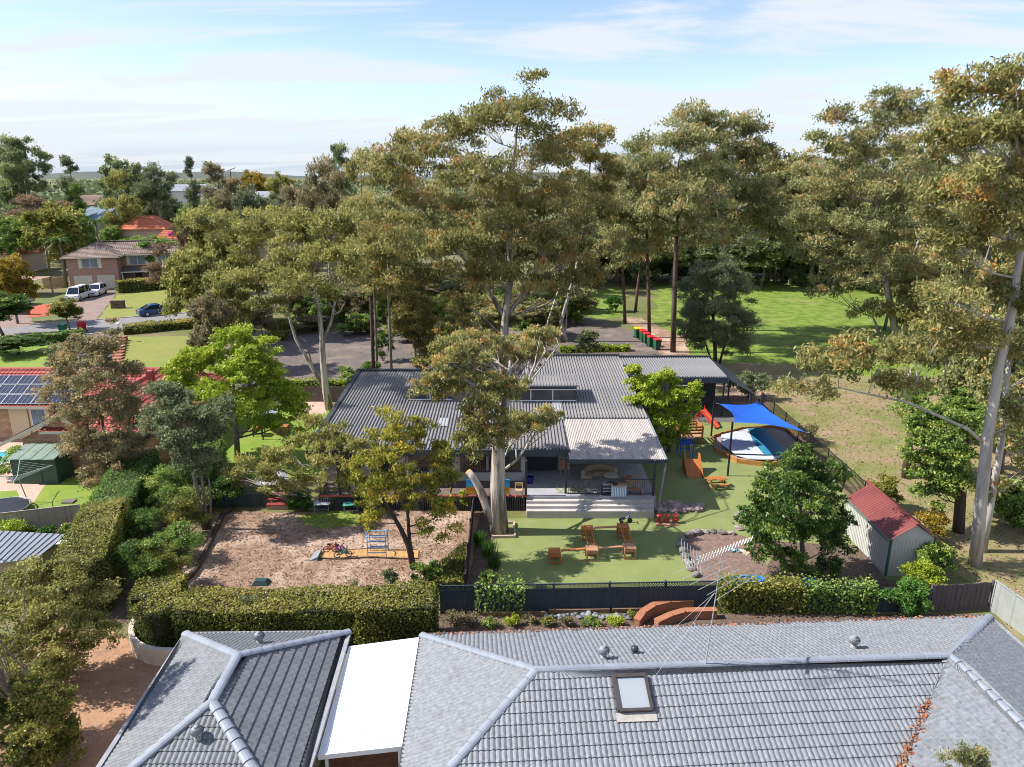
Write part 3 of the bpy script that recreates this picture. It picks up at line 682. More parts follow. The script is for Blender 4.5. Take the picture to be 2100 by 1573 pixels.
# garage with hipped roof
gBL = V(-11.5, 21.4, ZE); gBR = V(-5.75, 21.5, ZE); gA = V(-8.48, 18.6, 3.75); gB = V(-8.46, 16.6, 3.75); gFL = V(-11.2, 13.6, ZE); gFR = V(-5.45, 13.6, ZE)
gh = thing('house', 'small grey hipped roof at the bottom left, two roof vents on it', 'house', (-8.5, 17.5, 0))
m_tile2 = mat('dark_grey_roof_tile', (.175,.185,.20), (.11,.117,.128), scale=7, detail=5, lo=.35, hi=.65, rough=.62, rnd=.10, dirt=((.10,.097,.097), 1.2, .56, .80))
tiled_roof(gh, [[gBL, gBR, gA], [gBL, gA, gB, gFL], [gBR, gFR, gB, gA], [gFL, gB, gFR]], m_tile2, nobj=300)
for a, b in ((gBL, gA), (gBR, gA), (gA, gB), (gFL, gB), (gFR, gB)): caps(gh, a, b, m_cap, .38, .15)
mb = MB()
for a, b in ((gBL, gBR), (gBR, gFR), (gBL, gFL)): mb.bar(a+V(0, 0, -.02), b+V(0, 0, -.02), .14, .12)
mb.build('gutter', m_gutg, gh)
MB().prism([(-11, 20.9), (-6.2, 20.9), (-6.0, 13.7), (-10.7, 13.7)], 0, 2.46).build('wall', m_rend, gh)
whirly('roof vent on the rear hip of the small grey roof', V(-8.35, 20.05, 3.10))
whirly('roof vent at the bottom edge, on the front hip of the small grey roof', V(-8.5, 15.65, 3.32))
# white patio roof between the two
t = thing('patio_roof', 'bright white sheet patio roof between the two grey tiled roofs', 'patio roof', (-4.4, 18.8, 0))
m_wht = mat('white_sheet', (.80,.80,.79), (.74,.74,.73), scale=1.5, rough=.5, dirt=((.55,.53,.50), 3.0, .64, .78))
q = [V(-5.62, 20.75, 2.42), V(-3.25, 21.25, 2.42), V(-3.05, 16.55, 2.30), V(-5.48, 16.2, 2.30)]
nw = 14
for k in range(nw):
    a0, a1 = k/nw, (k+1)/nw; mb = MB(); P0, P1 = q[0].lerp(q[1], a0), q[0].lerp(q[1], a1); P3, P2 = q[3].lerp(q[2], a0), q[3].lerp(q[2], a1)
    for (s0, s1, h0, h1) in ((0, .08, .012, .012), (.08, .14, .012, 0), (.14, .95, 0, 0), (.95, 1, 0, .012)):
        z0 = V(0, 0, h0); z1 = V(0, 0, h1); mb.face([P0.lerp(P1, s0)+z0, P0.lerp(P1, s1)+z1, P3.lerp(P2, s1)+z1, P3.lerp(P2, s0)+z0])
    mb.build('roof_sheet', m_wht, t)
mb = MB(); mb.bar(q[3]+V(0, -.03, -.05), q[2]+V(0, -.03, -.05), .06, .16); mb.bar(q[0]+V(0, .03, -.05), q[1]+V(0, .03, -.05), .06, .14); mb.build('fascia', mat('white_paint', (.74,.75,.76), rough=.5), t)
mb = MB(); mb.bx(-5.35, -5.27, 16.35, 16.43, 0, 2.24); mb.bx(-3.3, -3.22, 16.6, 16.68, 0, 2.24); mb.build('post', mat('white_paint', (.74,.75,.76)), t)
sheet('paving', [(-5.9, 13), (-2.8, 13), (-2.8, 21.2), (-5.9, 21.2)], .018, mat('brick_pavers', (.32,.15,.09), (.42,.22,.14), scale=7, bump=.4, bscale=14))
pl = MB(); pl.lathe((-3.55, 15.9, .02), [(.95, 0), (1.0, .3), (.92, .3), (.88, .12)], 20); o = pl.build('paddling_pool', mat('blue_plastic', (.02,.17,.55), (.03,.22,.6), rough=.35)); setp(o, 'round blue paddling pool under the white patio roof', 'paddling pool')
shrub('shrub', 'leafy potted shrub peeping below the white patio roof', (-5.1, 15.9, 0), .45, .45, 1.0, 'hedge', 901, 700)
for k, (x, y, s_) in enumerate(((-3.75, 15.85, 1.0), (-3.4, 15.55, .8))):
    t = thing('toy', ('yellow toy boat' if k == 0 else 'brown toy duck')+' lying in the blue paddling pool', 'toy', (x, y, .2))
    mm = mat('yellow_plastic', (.65,.5,.04), rough=.4) if k == 0 else mat('brown_plastic', (.2,.09,.05), rough=.5)
    MB().lathe((0, 0, 0), [(.05, 0), (.16*s_, .04), (.13*s_, .09), (.03, .10)], 10).build('hull', mm, t, local=True); MB().lathe((.03, 0, .09), [(.05, 0), (.06, .04), (.02, .1)], 8).build('head', mm, t, local=True)
# TV antenna on the ridge
AB = G(1447, 1362, 4.1); t = thing('antenna', 'tall television antenna mast with guy wires on the grey roof', 'antenna', AB)
m_al = mat('aluminium', (.52,.53,.55), (.42,.43,.45), rough=.4, metal=.5)
top = UY(1482, 1128, AB.y)
MB().tube([AB, AB.lerp(top, .5), top], [.02, .017, .014], 6).build('mast', m_al, t)
def A(px, py, dy=0): return UY(px, py, AB.y+dy)
boom = MB(); b0, b1 = A(1402, 1160, .2), A(1545, 1103, -.3); boom.bar(b0, b1, .02); boom.build('boom', m_al, t)
for k in range(22):
    p = b0.lerp(b1, .06+.92*k/21); h = .06+.05*(1-k/21); mb = MB(); mb.bar(p-V(.04, .04, h), p+V(.04, .04, h), .009); mb.build('director', m_al, t)
rf = MB(); c0 = A(1416, 1140, .1)
for k in range(7):
    o = V(.09*k-.25, 0, -.07*k+.18); rf.bar(c0+o-V(.02, .25, .22), c0+o+V(.02, .25, .22), .010)
rf.bar(c0+V(-.3, 0, .22), c0+V(.32, 0, -.25), .02); rf.build('reflector', m_al, t)
b2, b3 = A(1430, 1142, .1), A(1495, 1196, -.1); MB().bar(b2, b3, .025).build('lower_boom', m_al, t)
for k in range(6):
    p = b2.lerp(b3, k/5)+V(0, 0, -.02); mb = MB(); L = .95-.06*k; mb.bar(p-V(L*.8, .5, .22), p+V(L*.8, -.1, .2), .010); mb.build('element', m_al, t)
hub = AB.lerp(top, .40)
for px, py in ((1300, 1360), (1398, 1300), (1500, 1292), (1340, 1392)):
    q = on_back(px, py) if py < 1370 else G(px, py, 3.95); mb = MB(); mb.tube([hub+V(0, 0, .9), q], .005, 4); mb.build('guy_wire', m_al, t)
# fallen leaves caught in the valley
r_ = np.random.default_rng(5); n = 420; tt = r_.uniform(.02, .62, n)**.9; cc = np.array([list(VV.lerp(JJ, x)) for x in tt])+np.column_stack([r_.normal(0, .09, n), r_.normal(0, .09, n), .085+r_.uniform(0, .03, n)])
a_, b_ = orient(n, 0, .11, .06, r_, .6)
setp(link('fallen_leaves', quads_mesh('fallen_leaves', cc, a_, b_, .5+r_.normal(0, .2, n)), None, LM['redleaf']), 'red brown leaves heaped in the valley of the grey roof', 'leaf litter', kind='stuff')
n = 500; xx = r_.uniform(0, 1, n); cc = np.array([list(BL.lerp(BR, x)) for x in xx])+np.column_stack([np.zeros(n), -np.abs(r_.normal(0, .12, n)), .085+r_.uniform(0, .04, n)]); a_, b_ = orient(n, 0, .12, .06, r_, .6)
setp(link('fallen_leaves', quads_mesh('fallen_leaves', cc, a_, b_, .5+r_.normal(0, .2, n)), None, LM['redleaf']), 'dry red leaves along the rear gutter of the grey roof', 'leaf litter', kind='stuff')
# ------------------------------------------------------------------ the low metal-roofed building
kb = thing('building', 'low flat building with dark ribbed metal roof and open deck', 'building', (-1.5, 45, 0))
def zr(y): return 3.2+(y-37.2)*.05
m_rib = mat('ribbed_roof_steel', (.25,.242,.245), (.17,.168,.174), scale=.35, detail=8, rough=.45, metal=.0, rnd=.05, spec=.45, dirt=((.29,.26,.248), .5, .52, .72))
m_blue = mat('dark_blue_trim', (.055,.068,.092), (.045,.055,.075), rough=.45)
m_char = mat('charcoal_paint', (.05,.055,.065), (.035,.04,.048), rough=.6)
RM = {}
def rib_mesh(y0, y1, w=.6, pitch=.2, rh=.075, rw=.055, m=None, zf=zr, key=None):
    k = (key or 'main', y0, y1, w)
    if k in RM: return RM[k]
    prof = []; n = round(w/pitch)
    for i in range(n): prof += [(i*pitch, 0), (i*pitch+pitch-rw-.02, 0), (i*pitch+pitch-rw, rh), (i*pitch+pitch-.012, rh)]
    prof.append((w, 0)); mb = MB()
    for a, b in zip(prof[:-1], prof[1:]): mb.face([(a[0], y0, zf(y0)+a[1]), (b[0], y0, zf(y0)+b[1]), (b[0], y1, zf(y1)+b[1]), (a[0], y1, zf(y1)+a[1])])
    me = bpy.data.meshes.new('roof_sheet'); me.from_pydata(mb.v, [], mb.f); me.materials.append(m or m_rib); RM[k] = me; return me
def roof_sheets(parent, x0, x1, y0, y1, **kw):
    n = round((x1-x0)/.6); O = worg(parent)
    for i in range(n):
        o = link('roof_sheet', rib_mesh(y0, y1, **kw), parent); o.location = (x0+i*.6-O.x, -O.y, -O.z)
roof_sheets(kb, -11.3, .7, 37.2, 51.0); roof_sheets(kb, .7, 3.1, 37.2, 54.9); roof_sheets(kb, 3.1, 8.5, 41.8, 54.9)
MB().face([(-11.3, 37.25, 3.14), (3.1, 37.25, 3.14), (3.1, 50.9, 3.8), (-11.3, 50.9, 3.8)]).face([(.7, 50.9, 3.8), (3.1, 50.9, 3.8), (3.1, 54.8, 4.0), (.7, 54.8, 4.0)]).face([(3.1, 41.9, 3.36), (8.5, 41.9, 3.36), (8.5, 54.8, 4.0), (3.1, 54.8, 4.0)]).build('ceiling', m_char, kb)
mb = MB(); mb.bx(-11.45, 3.25, 37.02, 37.2, 2.82, 3.22, .02); mb.build('fascia', m_blue, kb)
mb = MB(); mb.mesh([(-11.6, 37.1, 2.85), (-11.3, 37.1, 2.85), (-11.3, 51.2, 3.5), (-11.6, 51.2, 3.5), (-11.6, 37.1, 3.32), (-11.3, 37.1, 3.32), (-11.3, 51.2, 4.02), (-11.6, 51.2, 4.02)], [(3,2,1,0),(4,5,6,7),(0,1,5,4),(1,2,6,5),(2,3,7,6),(3,0,4,7)]); mb.build('side_parapet', m_char, kb)
mb = MB(); mb.bx(-11.6, .7, 51.02, 51.3, 3.2, 4.08); mb.bx(.6, 8.6, 54.92, 55.2, 3.4, 4.26); mb.build('rear_parapet', m_char, kb)
mb = MB(); mb.bx(8.5, 8.62, 41.8, 55, 3.0, 3.45); mb.build('side_fascia', m_blue, kb)
for x, y, w, l in ((-7.4, 42.2, .62, 1.5), (-4.2, 41.1, .62, 1.3), (2.95, 43.3, .5, 3.6)):
    mb = MB(); mb.mesh([(x-w/2, y-l/2, zr(y-l/2)+.03), (x+w/2, y-l/2, zr(y-l/2)+.03), (x+w/2, y+l/2, zr(y+l/2)+.03), (x-w/2, y+l/2, zr(y+l/2)+.03), (x-w/2, y-l/2, zr(y-l/2)+.055), (x+w/2, y-l/2, zr(y-l/2)+.055), (x+w/2, y+l/2, zr(y+l/2)+.055), (x-w/2, y+l/2, zr(y+l/2)+.055)], [(4,5,6,7),(0,1,5,4),(1,2,6,5),(2,3,7,6),(3,0,4,7)]); mb.build('roof_light', mat('frosted_sheet', (.38,.40,.42), (.30,.32,.34), rough=.4), kb)
m_win = mat('window_glass', (.03,.035,.045), (.06,.06,.065), scale=1.5, rough=.12, spec=.6)
def dormer(x0, x1, y0, y1, zt):
    z0 = zr(y0)-.02; d = MB(); d.prism([(x0, y0), (x1, y0), (x1, y1), (x0, y1)], z0, zt-.10)
    w = d.build('clerestory', m_blue, kb)
    n = max(1, round((x1-x0-.2)/1.3))
    for i in range(n):
        a = x0+.1+(x1-x0-.2)*i/n; b = x0+.1+(x1-x0-.2)*(i+1)/n
        MB().bx(a+.04, b-.04, y0-.025, y0-.005, z0+.18, zt-.40).build('pane', m_win, w)
        f = MB(); f.bx(a-.03, a+.03, y0-.05, y0-.01, z0+.12, zt-.36); f.build('mullion', mat('white_paint', (.74,.75,.76)), w)
    f = MB(); f.bx(x0, x1, y0-.06, y0-.01, z0+.08, z0+.16); f.bx(x0, x1, y0-.06, y0-.01, zt-.40, zt-.34); f.build('window_rail', mat('white_paint', (.74,.75,.76)), w)
    r = MB(); n = int((x1-x0+.3)/.2)
    zf = lambda y: zt-.06+(y-y0)*.05
    r.bx(x0-.15, x1+.15, y0-.3, y1+.1, zt-.10, zt-.02)
    for i in range(n): xx = x0-.1+i*.2; r.bx(xx, xx+.04, y0-.28, y1+.08, zt-.02, zt+.02)
    r.build('clerestory_roof', m_rib, w)
dormer(-.3, 4.25, 44.7, 46.9, 4.82); dormer(-6.9, -4.0, 44.9, 46.9, 4.75)
# walls, windows, deck
m_wall = mat('pale_grey_wall', (.46,.45,.46), (.40,.39,.40), scale=1.2, rough=.85)
mb = MB(); mb.bx(-10.8, .75, 38.0, 38.2, 0, 3.1); mb.bx(-10.8, -10.6, 38.2, 50.8, 0, 3.1); mb.bx(-10.8, .9, 50.6, 50.8, 0, 3.3); mb.bx(.9, 8.3, 54.5, 54.7, 0, 3.6); mb.bx(8.1, 8.3, 44, 54.5, 0, 3.4); mb.bx(.6, .75, 38.2, 40, 0, 3.1); mb.bx(.75, 3.2, 39.6, 39.8, 0, 3.1); mb.bx(3.1, 3.2, 39.8, 41.9, 0, 3.2); mb.bx(3.2, 8.3, 41.95, 42.1, 0, 3.3); mb.build('wall', m_wall, kb)
MB().bx(.9, 2.75, 39.52, 39.6, .9, 2.9).build('door', m_char, kb)
m_shelf = mat('timber_blind', (.20,.11,.05), (.05,.035,.025), scale=6, rough=.7, stretch=(3, 1, .5))
for x0, x1 in ((-3.0, -1.5), (-1.35, .5)):
    o = MB().bx(x0, x1, 37.94, 38.0, 1.55, 2.55).build('window', m_win, kb)
    for k in range(9): MB().bx(x0+.08+k*(x1-x0-.16)/9, x0+.05+(k+.62)*(x1-x0-.16)/9, 37.915, 37.94, 1.6, 1.98+.06*(k % 3)).build('blind_slat', m_shelf, o)
    MB().bx(x0-.06, x1+.06, 37.90, 37.96, 2.55, 2.62).build('window_head', m_blue, o); MB().bx(x0-.06, x1+.06, 37.90, 37.96, 1.48, 1.55).build('window_sill', m_blue, o)
for x0 in (-10, -8, -6, -4.6): MB().bx(x0, x0+1.2, 37.94, 38.0, 1.3, 2.5).build('window', m_win, kb)
dk = mat('deck_concrete', (.34,.34,.37), (.28,.28,.31), scale=1.2, rough=.8, dirt=((.42,.40,.38), .9, .55, .7))
MB().bx(.8, 8.0, 35.9, 42, .55, .9).build('deck', dk, kb)
for k, (z, y0) in enumerate(((.75, 35.6), (.6, 35.3), (.45, 35.0))): MB().bx(.8, 7.85-.05*k, y0, y0+.3, 0, z, .012).build('step', mat('step_concrete', (.46,.43,.41), (.38,.36,.35), scale=1.5, rough=.85, rnd=.05), kb)
MB().bx(.8, 8.0, 35.88, 36.1, 0, .55).build('deck_base', m_conc, kb)
MB().bx(-10.8, .8, 36.0, 38.0, .78, .9).build('verandah', mat('verandah_board', (.16,.12,.11), (.11,.085,.08), scale=3, stretch=(.3, 4, 1)), kb)
MB().bx(-10.8, .8, 35.94, 36.0, .84, .93).build('verandah_edge', mat('red_paint', (.42,.09,.07), (.34,.07,.06), rough=.5), kb)
mb = MB()
for k in range(92): x = -10.75+k*.125; mb.bx(x, x+.075, 35.96, 36.0, .02, .82)
o = mb.build('base_battens', m_char, kb); o['kind'] = 'stuff'
for x, y, z1 in ((.78, 36.05, 3.0), (3.0, 36.3, 3.0), (7.85, 36.0, 3.0), (-3.4, 36.1, 3.1), (-6.5, 36.1, 3.1), (-9.6, 36.1, 3.1)): MB().bx(x-.06, x+.06, y-.06, y+.06, .9 if x < 7 else .5, z1).build('post', m_char, kb)
# deck railing
t = thing('railing', 'dark thin-barred railing along the front of the deck', 'railing', (5, 36.0, .9))
for z in (.9+.08, .9+.95): MB().bx(3.1, 7.8, 36.02, 36.06, z, z+.04).build('rail', m_char, t)
mb = MB()
for k in range(47): x = 3.15+k*.1; mb.bx(x-.008, x+.008, 36.032, 36.048, .98, 1.85)
mb.build('bars', m_char, t, kind='stuff')
# pergola
t = thing('pergola', 'translucent corrugated pergola roof with shade patches over the deck', 'pergola', (5.8, 38.9, 0))
m_poly = mat('weathered_fibreglass', (.46,.40,.36), (.36,.33,.32), scale=.8, detail=8, rough=.5, rnd=.05, stretch=(3, .6, 1), dirt=((.24,.225,.22), 1.2, .5, .75))
def zp(y): return 3.0+(y-36.2)*.07
for i in range(9): 
    o = link('roof_sheet', rib_mesh(36.15, 41.75, pitch=.1, rh=.03, rw=.04, m=m_poly, zf=zp, key='perg'), t); o.location = (3.15+i*.6-5.8, -38.9, 0)
MB().bx(3.1, 8.6, 36.1, 36.17, 2.78, 3.0).build('beam', m_blue, t); MB().bx(3.05, 8.6, 41.75, 41.85, 3.2, 3.44).build('wall_plate', m_blue, t)
for x in (3.1, 5.8, 8.5): MB().mesh([(x-.03, 36.2, 2.86), (x+.03, 36.2, 2.86), (x+.03, 41.7, 3.26), (x-.03, 41.7, 3.26), (x-.03, 36.2, 2.97), (x+.03, 36.2, 2.97), (x+.03, 41.7, 3.36), (x-.03, 41.7, 3.36)], [(3,2,1,0),(4,5,6,7),(0,1,5,4),(1,2,6,5),(2,3,7,6),(3,0,4,7)]).build('rafter', m_blue, t)
mb = MB(); mb.bar((8.5, 36.2, 2.9), (8.1, 35.7, 0), .09); mb.build('post', mat('grey_steel', (.22,.24,.27), rough=.4), t)
mb = MB(); mb.bar((8.5, 36.12, 3.0), (8.5, 41.7, 3.42), .10, .10); mb.build('gutter', mat('grey_steel', (.22,.24,.27)), t)
# carport wing
t = thing('carport', 'low dark-fronted carport wing at the right end of the building', 'carport', (12.5, 54.5, 0))
roof_zf = lambda y: 3.2+(y-52)*.03
for i in range(13):
    o = link('roof_sheet', rib_mesh(52.0, 57.3, zf=roof_zf, key='cp', m=mat('light_roof_steel', (.27,.27,.285), (.23,.23,.245), scale=.5, rough=.4, metal=.2)), t); o.location = (8.65+i*.6-12.5, -54.5, 0)
MB().bx(8.6, 16.5, 51.85, 52.0, 2.75, 3.22).build('fascia', m_blue, t); MB().bx(8.6, 16.6, 57.3, 57.6, 2.9, 3.52).build('rear_parapet', m_char, t)
MB().bx(8.7, 16.4, 57.0, 57.2, 0, 3.2).build('wall', m_char, t)
MB().bx(9.2, 16.3, 54.2, 54.3, 0, 2.9).build('screen', m_char, t)
mb = MB(); mb.mesh([(16.5, 51.9, 3.1), (16.5, 57.4, 3.25), (18.2, 57.0, 2.3), (18.2, 50.8, 2.2), (16.5, 51.9, 3.2), (16.5, 57.4, 3.35), (18.2, 57.0, 2.4), (18.2, 50.8, 2.3)], [(3,2,1,0),(4,5,6,7),(0,1,5,4),(1,2,6,5),(2,3,7,6),(3,0,4,7)]); mb.build('side_awning', m_char, t)
for x, y in ((9.0, 52.1), (12.4, 52.1), (16.3, 52.1), (18.1, 51.2), (18.1, 56.5)): MB().bx(x-.05, x+.05, y-.05, y+.05, 0, 2.9 if x < 17 else 2.3).build('post', m_char, t)
MB().bx(12.6, 14.2, 51.78, 51.84, 2.55, 2.62).build('light_batten', mat('white_paint', (.74,.75,.76)), t)
MB().bx(12.0, 12.5, 54.1, 54.2, .2, 2.6).build('panel', mat('pale_panel', (.42,.38,.38)), t)
sheet('slab', [(9, 50.8), (18.2, 50.8), (18.2, 57), (9, 57)], .026, mat('dark_slab_conc', (.13,.12,.12), (.10,.095,.095), scale=2))

# ------------------------------------------------------------------ garden shed with red roof
sx0, sx1, sy0, sy1 = 17.45, 19.5, 29.2, 33.6
t = thing('shed', 'cream garden shed with dark red gable roof behind the round tree', 'shed', (18.8, 31.5, 0))
m_shed = mat('cream_sheet', (.44,.44,.42), (.38,.38,.365), scale=1, rough=.6); ap = 2.75; ez = 2.0
c_ = (G(1745, 1165), G(1822, 1185)); SHa = math.radians(0)
mb = MB(); mb.prism([(sx0, sy0), (sx1, sy0), (sx1, sy1), (sx0, sy1)], 0, ez-.02); mb.face([(sx0, sy0, ez-.02), (sx1, sy0, ez-.02), ((sx0+sx1)/2, sy0, ap-.05)]); mb.face([(sx0, sy1, ez-.02), (sx1, sy1, ez-.02), ((sx0+sx1)/2, sy1, ap-.05)])
mb.build('wall', m_shed, t)
m_rr = mat('dark_red_roof', (.20,.055,.05), (.15,.04,.04), scale=.8, rough=.5, rnd=.06)
for s in (-1, 1):
    for k in range(6):
        y0 = sy0-.15+k*.75; y1 = y0+.74; xm = (sx0+sx1)/2; xe = xm+s*(sx1-sx0+.3)/2
        mb = MB()
        for j in range(4):
            a = y0+j*.185; mb.face([(xm, a, ap), (xe, a, ez-.05), (xe, a+.14, ez-.05), (xm, a+.14, ap)]); mb.face([(xm, a+.14, ap), (xe, a+.14, ez-.05), (xe, a+.16, ez-.02), (xm, a+.16, ap+.03)]); mb.face([(xm, a+.16, ap+.03), (xe, a+.16, ez-.02), (xe, a+.185, ez-.05), (xm, a+.185, ap)])
        mb.build('roof_sheet', m_rr, t)
MB().bx((sx0+sx1)/2-.08, (sx0+sx1)/2+.08, sy0-.15, sy1+.3, ap-.01, ap+.05, .02).build('ridge_cap', m_rr, t)
MB().bx(sx0-.02, sx0+.06, sy0-.03, sy0+.05, 0, ez).build('corner_trim', mat('green_trim', (.03,.10,.08)), t); MB().bx(sx1-.06, sx1+.02, sy0-.03, sy0+.05, 0, ez).build('corner_trim', mat('green_trim', (.03,.10,.08)), t)
mb = MB()
for k in range(28): y = sy0+.08+k*.155; mb.bx(sx0-.018, sx0, y, y+.05, .04, ez-.1)
for k in range(12): x = sx0+.1+k*.155; mb.bx(x, x+.05, sy0-.018, sy0, .04, ez-.1)
mb.build('cladding_ribs', m_shed, t, kind='stuff')
mb = MB(); mb.bx(sx0-.22, sx0-.12, sy0-.15, sy1+.3, ez-.12, ez-.03); mb.build('gutter', mat('dull_green_trim', (.10,.14,.12)), t)

# ------------------------------------------------------------------ two-storey brick house
m_brick = brick_mat('pinkish_brick', (.36,.19,.14), (.28,.14,.105), (.42,.36,.32))
m_btile = mat('brown_roof_tile', (.27,.20,.165), (.20,.145,.12), scale=.8, detail=7, rough=.75, dirt=((.36,.29,.25), .9, .5, .7))
m_bcap = mat('brown_cap', (.16,.12,.11), (.12,.095,.09))
HO = G(146, 595); HR = math.radians(14)
bh = thing('house', 'two-storey brick house with brown tiled roof and double garage', 'house', HO)
c0, s0 = math.cos(HR), math.sin(HR)
def h(x, y, z=0): return Vector((HO.x+x*c0-y*s0, HO.y+x*s0+y*c0, z))
def hbox(mb, x0, x1, y0, y1, z0, z1): mb.prism([h(x0, y0), h(x1, y0), h(x1, y1), h(x0, y1)], z0, z1); return mb
def wpart(name, m, *b, parent=bh): return hbox(MB(), *b).build(name, m, parent)
mb = MB(); hbox(mb, 0, 7.4, 0, 9.5, 0, 5.3); hbox(mb, 7.4, 23, 3.0, 9.5, 0, 5.28); mb.build('wall', m_brick, bh)
zt, zg = 5.25, 7.25
A1, A2, A3, A4 = h(-.6, -.6, zt), h(8, -.6, zt), h(23.6, 2.4, zt), h(23.6, 10.1, zt); A5 = h(-.6, 10.1, zt); R1 = h(3.7, 3.7, zg); R2 = h(3.7, 5.8, zg); R3 = h(19.6, 6.2, zg); VA = h(8, 2.4, zt)
tiled_roof(bh, [[A1, A2, R1], [A1, R1, R2, A5], [VA, A3, R3, R2], [A2, VA, R2, R1], [A3, A4, R3], [A4, A5, R2, R3]], m_btile, w=.6, g=.40, hs=1.6)
for a, b in ((A1, R1), (A2, R1), (R1, R2), (R2, R3), (R3, A3), (R3, A4)): caps(bh, a, b, m_bcap, .6, .16)
m_cream = mat('cream_paint', (.62,.57,.44), rough=.5)
mb = MB()
for a, b in ((A1, A2), (A2, VA), (VA, A3), (A1, A5)): mb.bar(a+V(0, 0, -.06), b+V(0, 0, -.06), .14, .16)
mb.build('gutter', m_cream, bh)
for x in (.7, 4.1): 
    d = wpart('garage_door', mat('garage_door_paint', (.55,.52,.44), (.5,.47,.4)), x, x+2.7, -.06, -.01, .05, 2.3)
    for k in range(4): hbox(MB(), x+.02, x+2.68, -.09, -.065, .12+k*.55, .58+k*.55).build('door_panel', mat('garage_door_paint', (.55,.52,.44)), d)
def window(x0, x1, y, z0, z1, shut=True, parent=bh):
    w = hbox(MB(), x0, x1, y-.05, y-.01, z0, z1).build('window', mat('white_paint', (.74,.75,.76)), parent)
    mid = (x0+x1)/2
    for a, b in ((x0+.06, mid-.03), (mid+.03, x1-.06)): hbox(MB(), a, b, y-.075, y-.055, z0+.06, z1-.06).build('pane', mat('sky_glass', (.10,.16,.22), (.16,.22,.28), scale=1, rough=.08, spec=.7), w)
    if shut:
        for a, b in ((x0-.5, x0-.05), (x1+.05, x1+.5)): hbox(MB(), a, b, y-.07, y-.01, z0-.05, z1+.05).build('shutter', m_cream, w)
    hbox(MB(), x0-.1, x1+.1, y-.12, y-.01, z0-.12, z0-.03).build('sill', m_brick, w)
window(2.2, 4.6, 0, 3.5, 5.0); window(8.6, 11.0, 3.0, 3.5, 5.0); window(13.0, 15.4, 3.0, 3.5, 5.0); window(16.6, 18.6, 3.0, .8, 2.3, False)
# porch
mb = MB(); P_ = [h(7.4, 1.2, 2.6), h(19, 1.2, 2.6), h(19, 3.0, 3.3), h(7.4, 3.0, 3.3)]; mb.face(P_); mb.face([p+V(0, 0, -.08) for p in P_][::-1]); mb.build('porch_roof', mat('porch_tile', (.10,.08,.08), (.14,.11,.11), scale=2), bh)
mb = MB(); mb.mesh([h(11.6, 1.0, 2.62), h(16.4, 1.0, 2.62), h(14, 1.0, 3.4), h(14, 3.0, 3.4)], [(0, 1, 2), (0, 2, 3), (2, 1, 3)]); mb.build('porch_gable', mat('pale_gable', (.55,.52,.46)), bh)
for x in (7.6, 11.8, 16.2, 18.8): wpart('porch_post', mat('white_paint', (.74,.75,.76)), x-.09, x+.09, 1.25, 1.43, 0, 2.58)
wpart('porch_beam', mat('white_paint', (.74,.75,.76)), 7.4, 19, 1.2, 1.36, 2.44, 2.58)
wpart('front_door', mat('dark_door', (.05,.045,.045)), 9.2, 10.2, 2.93, 2.99, .1, 2.2)

# ------------------------------------------------------------------ red tiled house with solar panels
m_rtile = mat('red_roof_tile', (.34,.065,.05), (.26,.045,.04), scale=.8, detail=7, rough=.5, spec=.4, dirt=((.40,.12,.09), 1.0, .5, .7))
m_rcap = mat('red_cap', (.40,.09,.07), (.33,.07,.055), rough=.5)
m_obrick = brick_mat('orange_brick', (.46,.24,.13), (.36,.17,.09), (.5,.44,.38))
rh = thing('house', 'red tiled brick house with rows of solar panels on its roof', 'house', (-32, 49, 0))
E1, E2, E3, E4 = V(-52, 46.6, 2.6), V(-29.6, 46.6, 2.6), V(-52, 54.2, 2.6), V(-22.2, 54.2, 2.6); K1, K2 = V(-52, 50.4, 4.3), V(-26, 50.4, 4.3)
W1, W2, W3 = V(-29.6, 41.6, 2.6), V(-22.2, 41.6, 2.6), V(-26, 45.4, 4.3)
tiled_roof(rh, [[E1, E2, K2, K1], [E3, K1, K2, E4], [E2, W1, W3, K2], [W1, W2, W3], [W2, E4, K2, W3]], m_rtile, w=.6, g=.36, hs=1.3)
for a, b in ((K1, K2), (K2, W3), (W3, W1), (W3, W2), (K2, E4)): caps(rh, a, b, m_rcap, .5, .15)
mb = MB(); mb.bx(-52, -30, 47.2, 53.6, 0, 2.56); mb.bx(-29.1, -22.7, 42.1, 53.6, 0, 2.54); mb.build('wall', m_obrick, rh)
mb = MB(); mb.bar(E1+V(0, 0, -.05), E2+V(0, 0, -.05), .14, .16); mb.bar(W1+V(0, 0, -.05), W2+V(0, 0, -.05), .14, .16); mb.bar(W2+V(0, 0, -.05), E4+V(0, 0, -.05), .14, .16); mb.build('gutter', m_cream, rh)
MB().bx(-25.6, -25.2, 47.6, 48.0, 3.6, 4.9, .03).build('chimney', m_rcap, rh)
for x0, x1, z0, z1 in ((-33.8, -32.9, .9, 2.2), (-31.4, -30.2, .5, 2.2)):
    w = MB().bx(x0-.08, x1+.08, 47.12, 47.19, z0-.08, z1+.08).build('window', mat('white_paint', (.74,.75,.76)), rh)
    xm = (x0+x1)/2
    for a, b in ((x0, xm-.03), (xm+.03, x1)): MB().bx(a, b, 47.08, 47.11, z0, z1).build('pane', mat('sky_glass', (.10,.16,.22)), w)
MB().bx(-35.4, -34.1, 47.1, 47.19, 0, 2.3).build('panel', mat('cream_render2', (.60,.48,.32)), rh); MB().bx(-34.0, -32.6, 47.13, 47.195, 0, 2.5).build('panel', mat('cream_render2', (.60,.48,.32)), rh)
su = Vector((1, 0, 0)); sv = (K1-E1).normalized(); sn = su.cross(sv)
spm = MB(); spm.box((0, 0, 0), (.98, 1.0, .04)); 
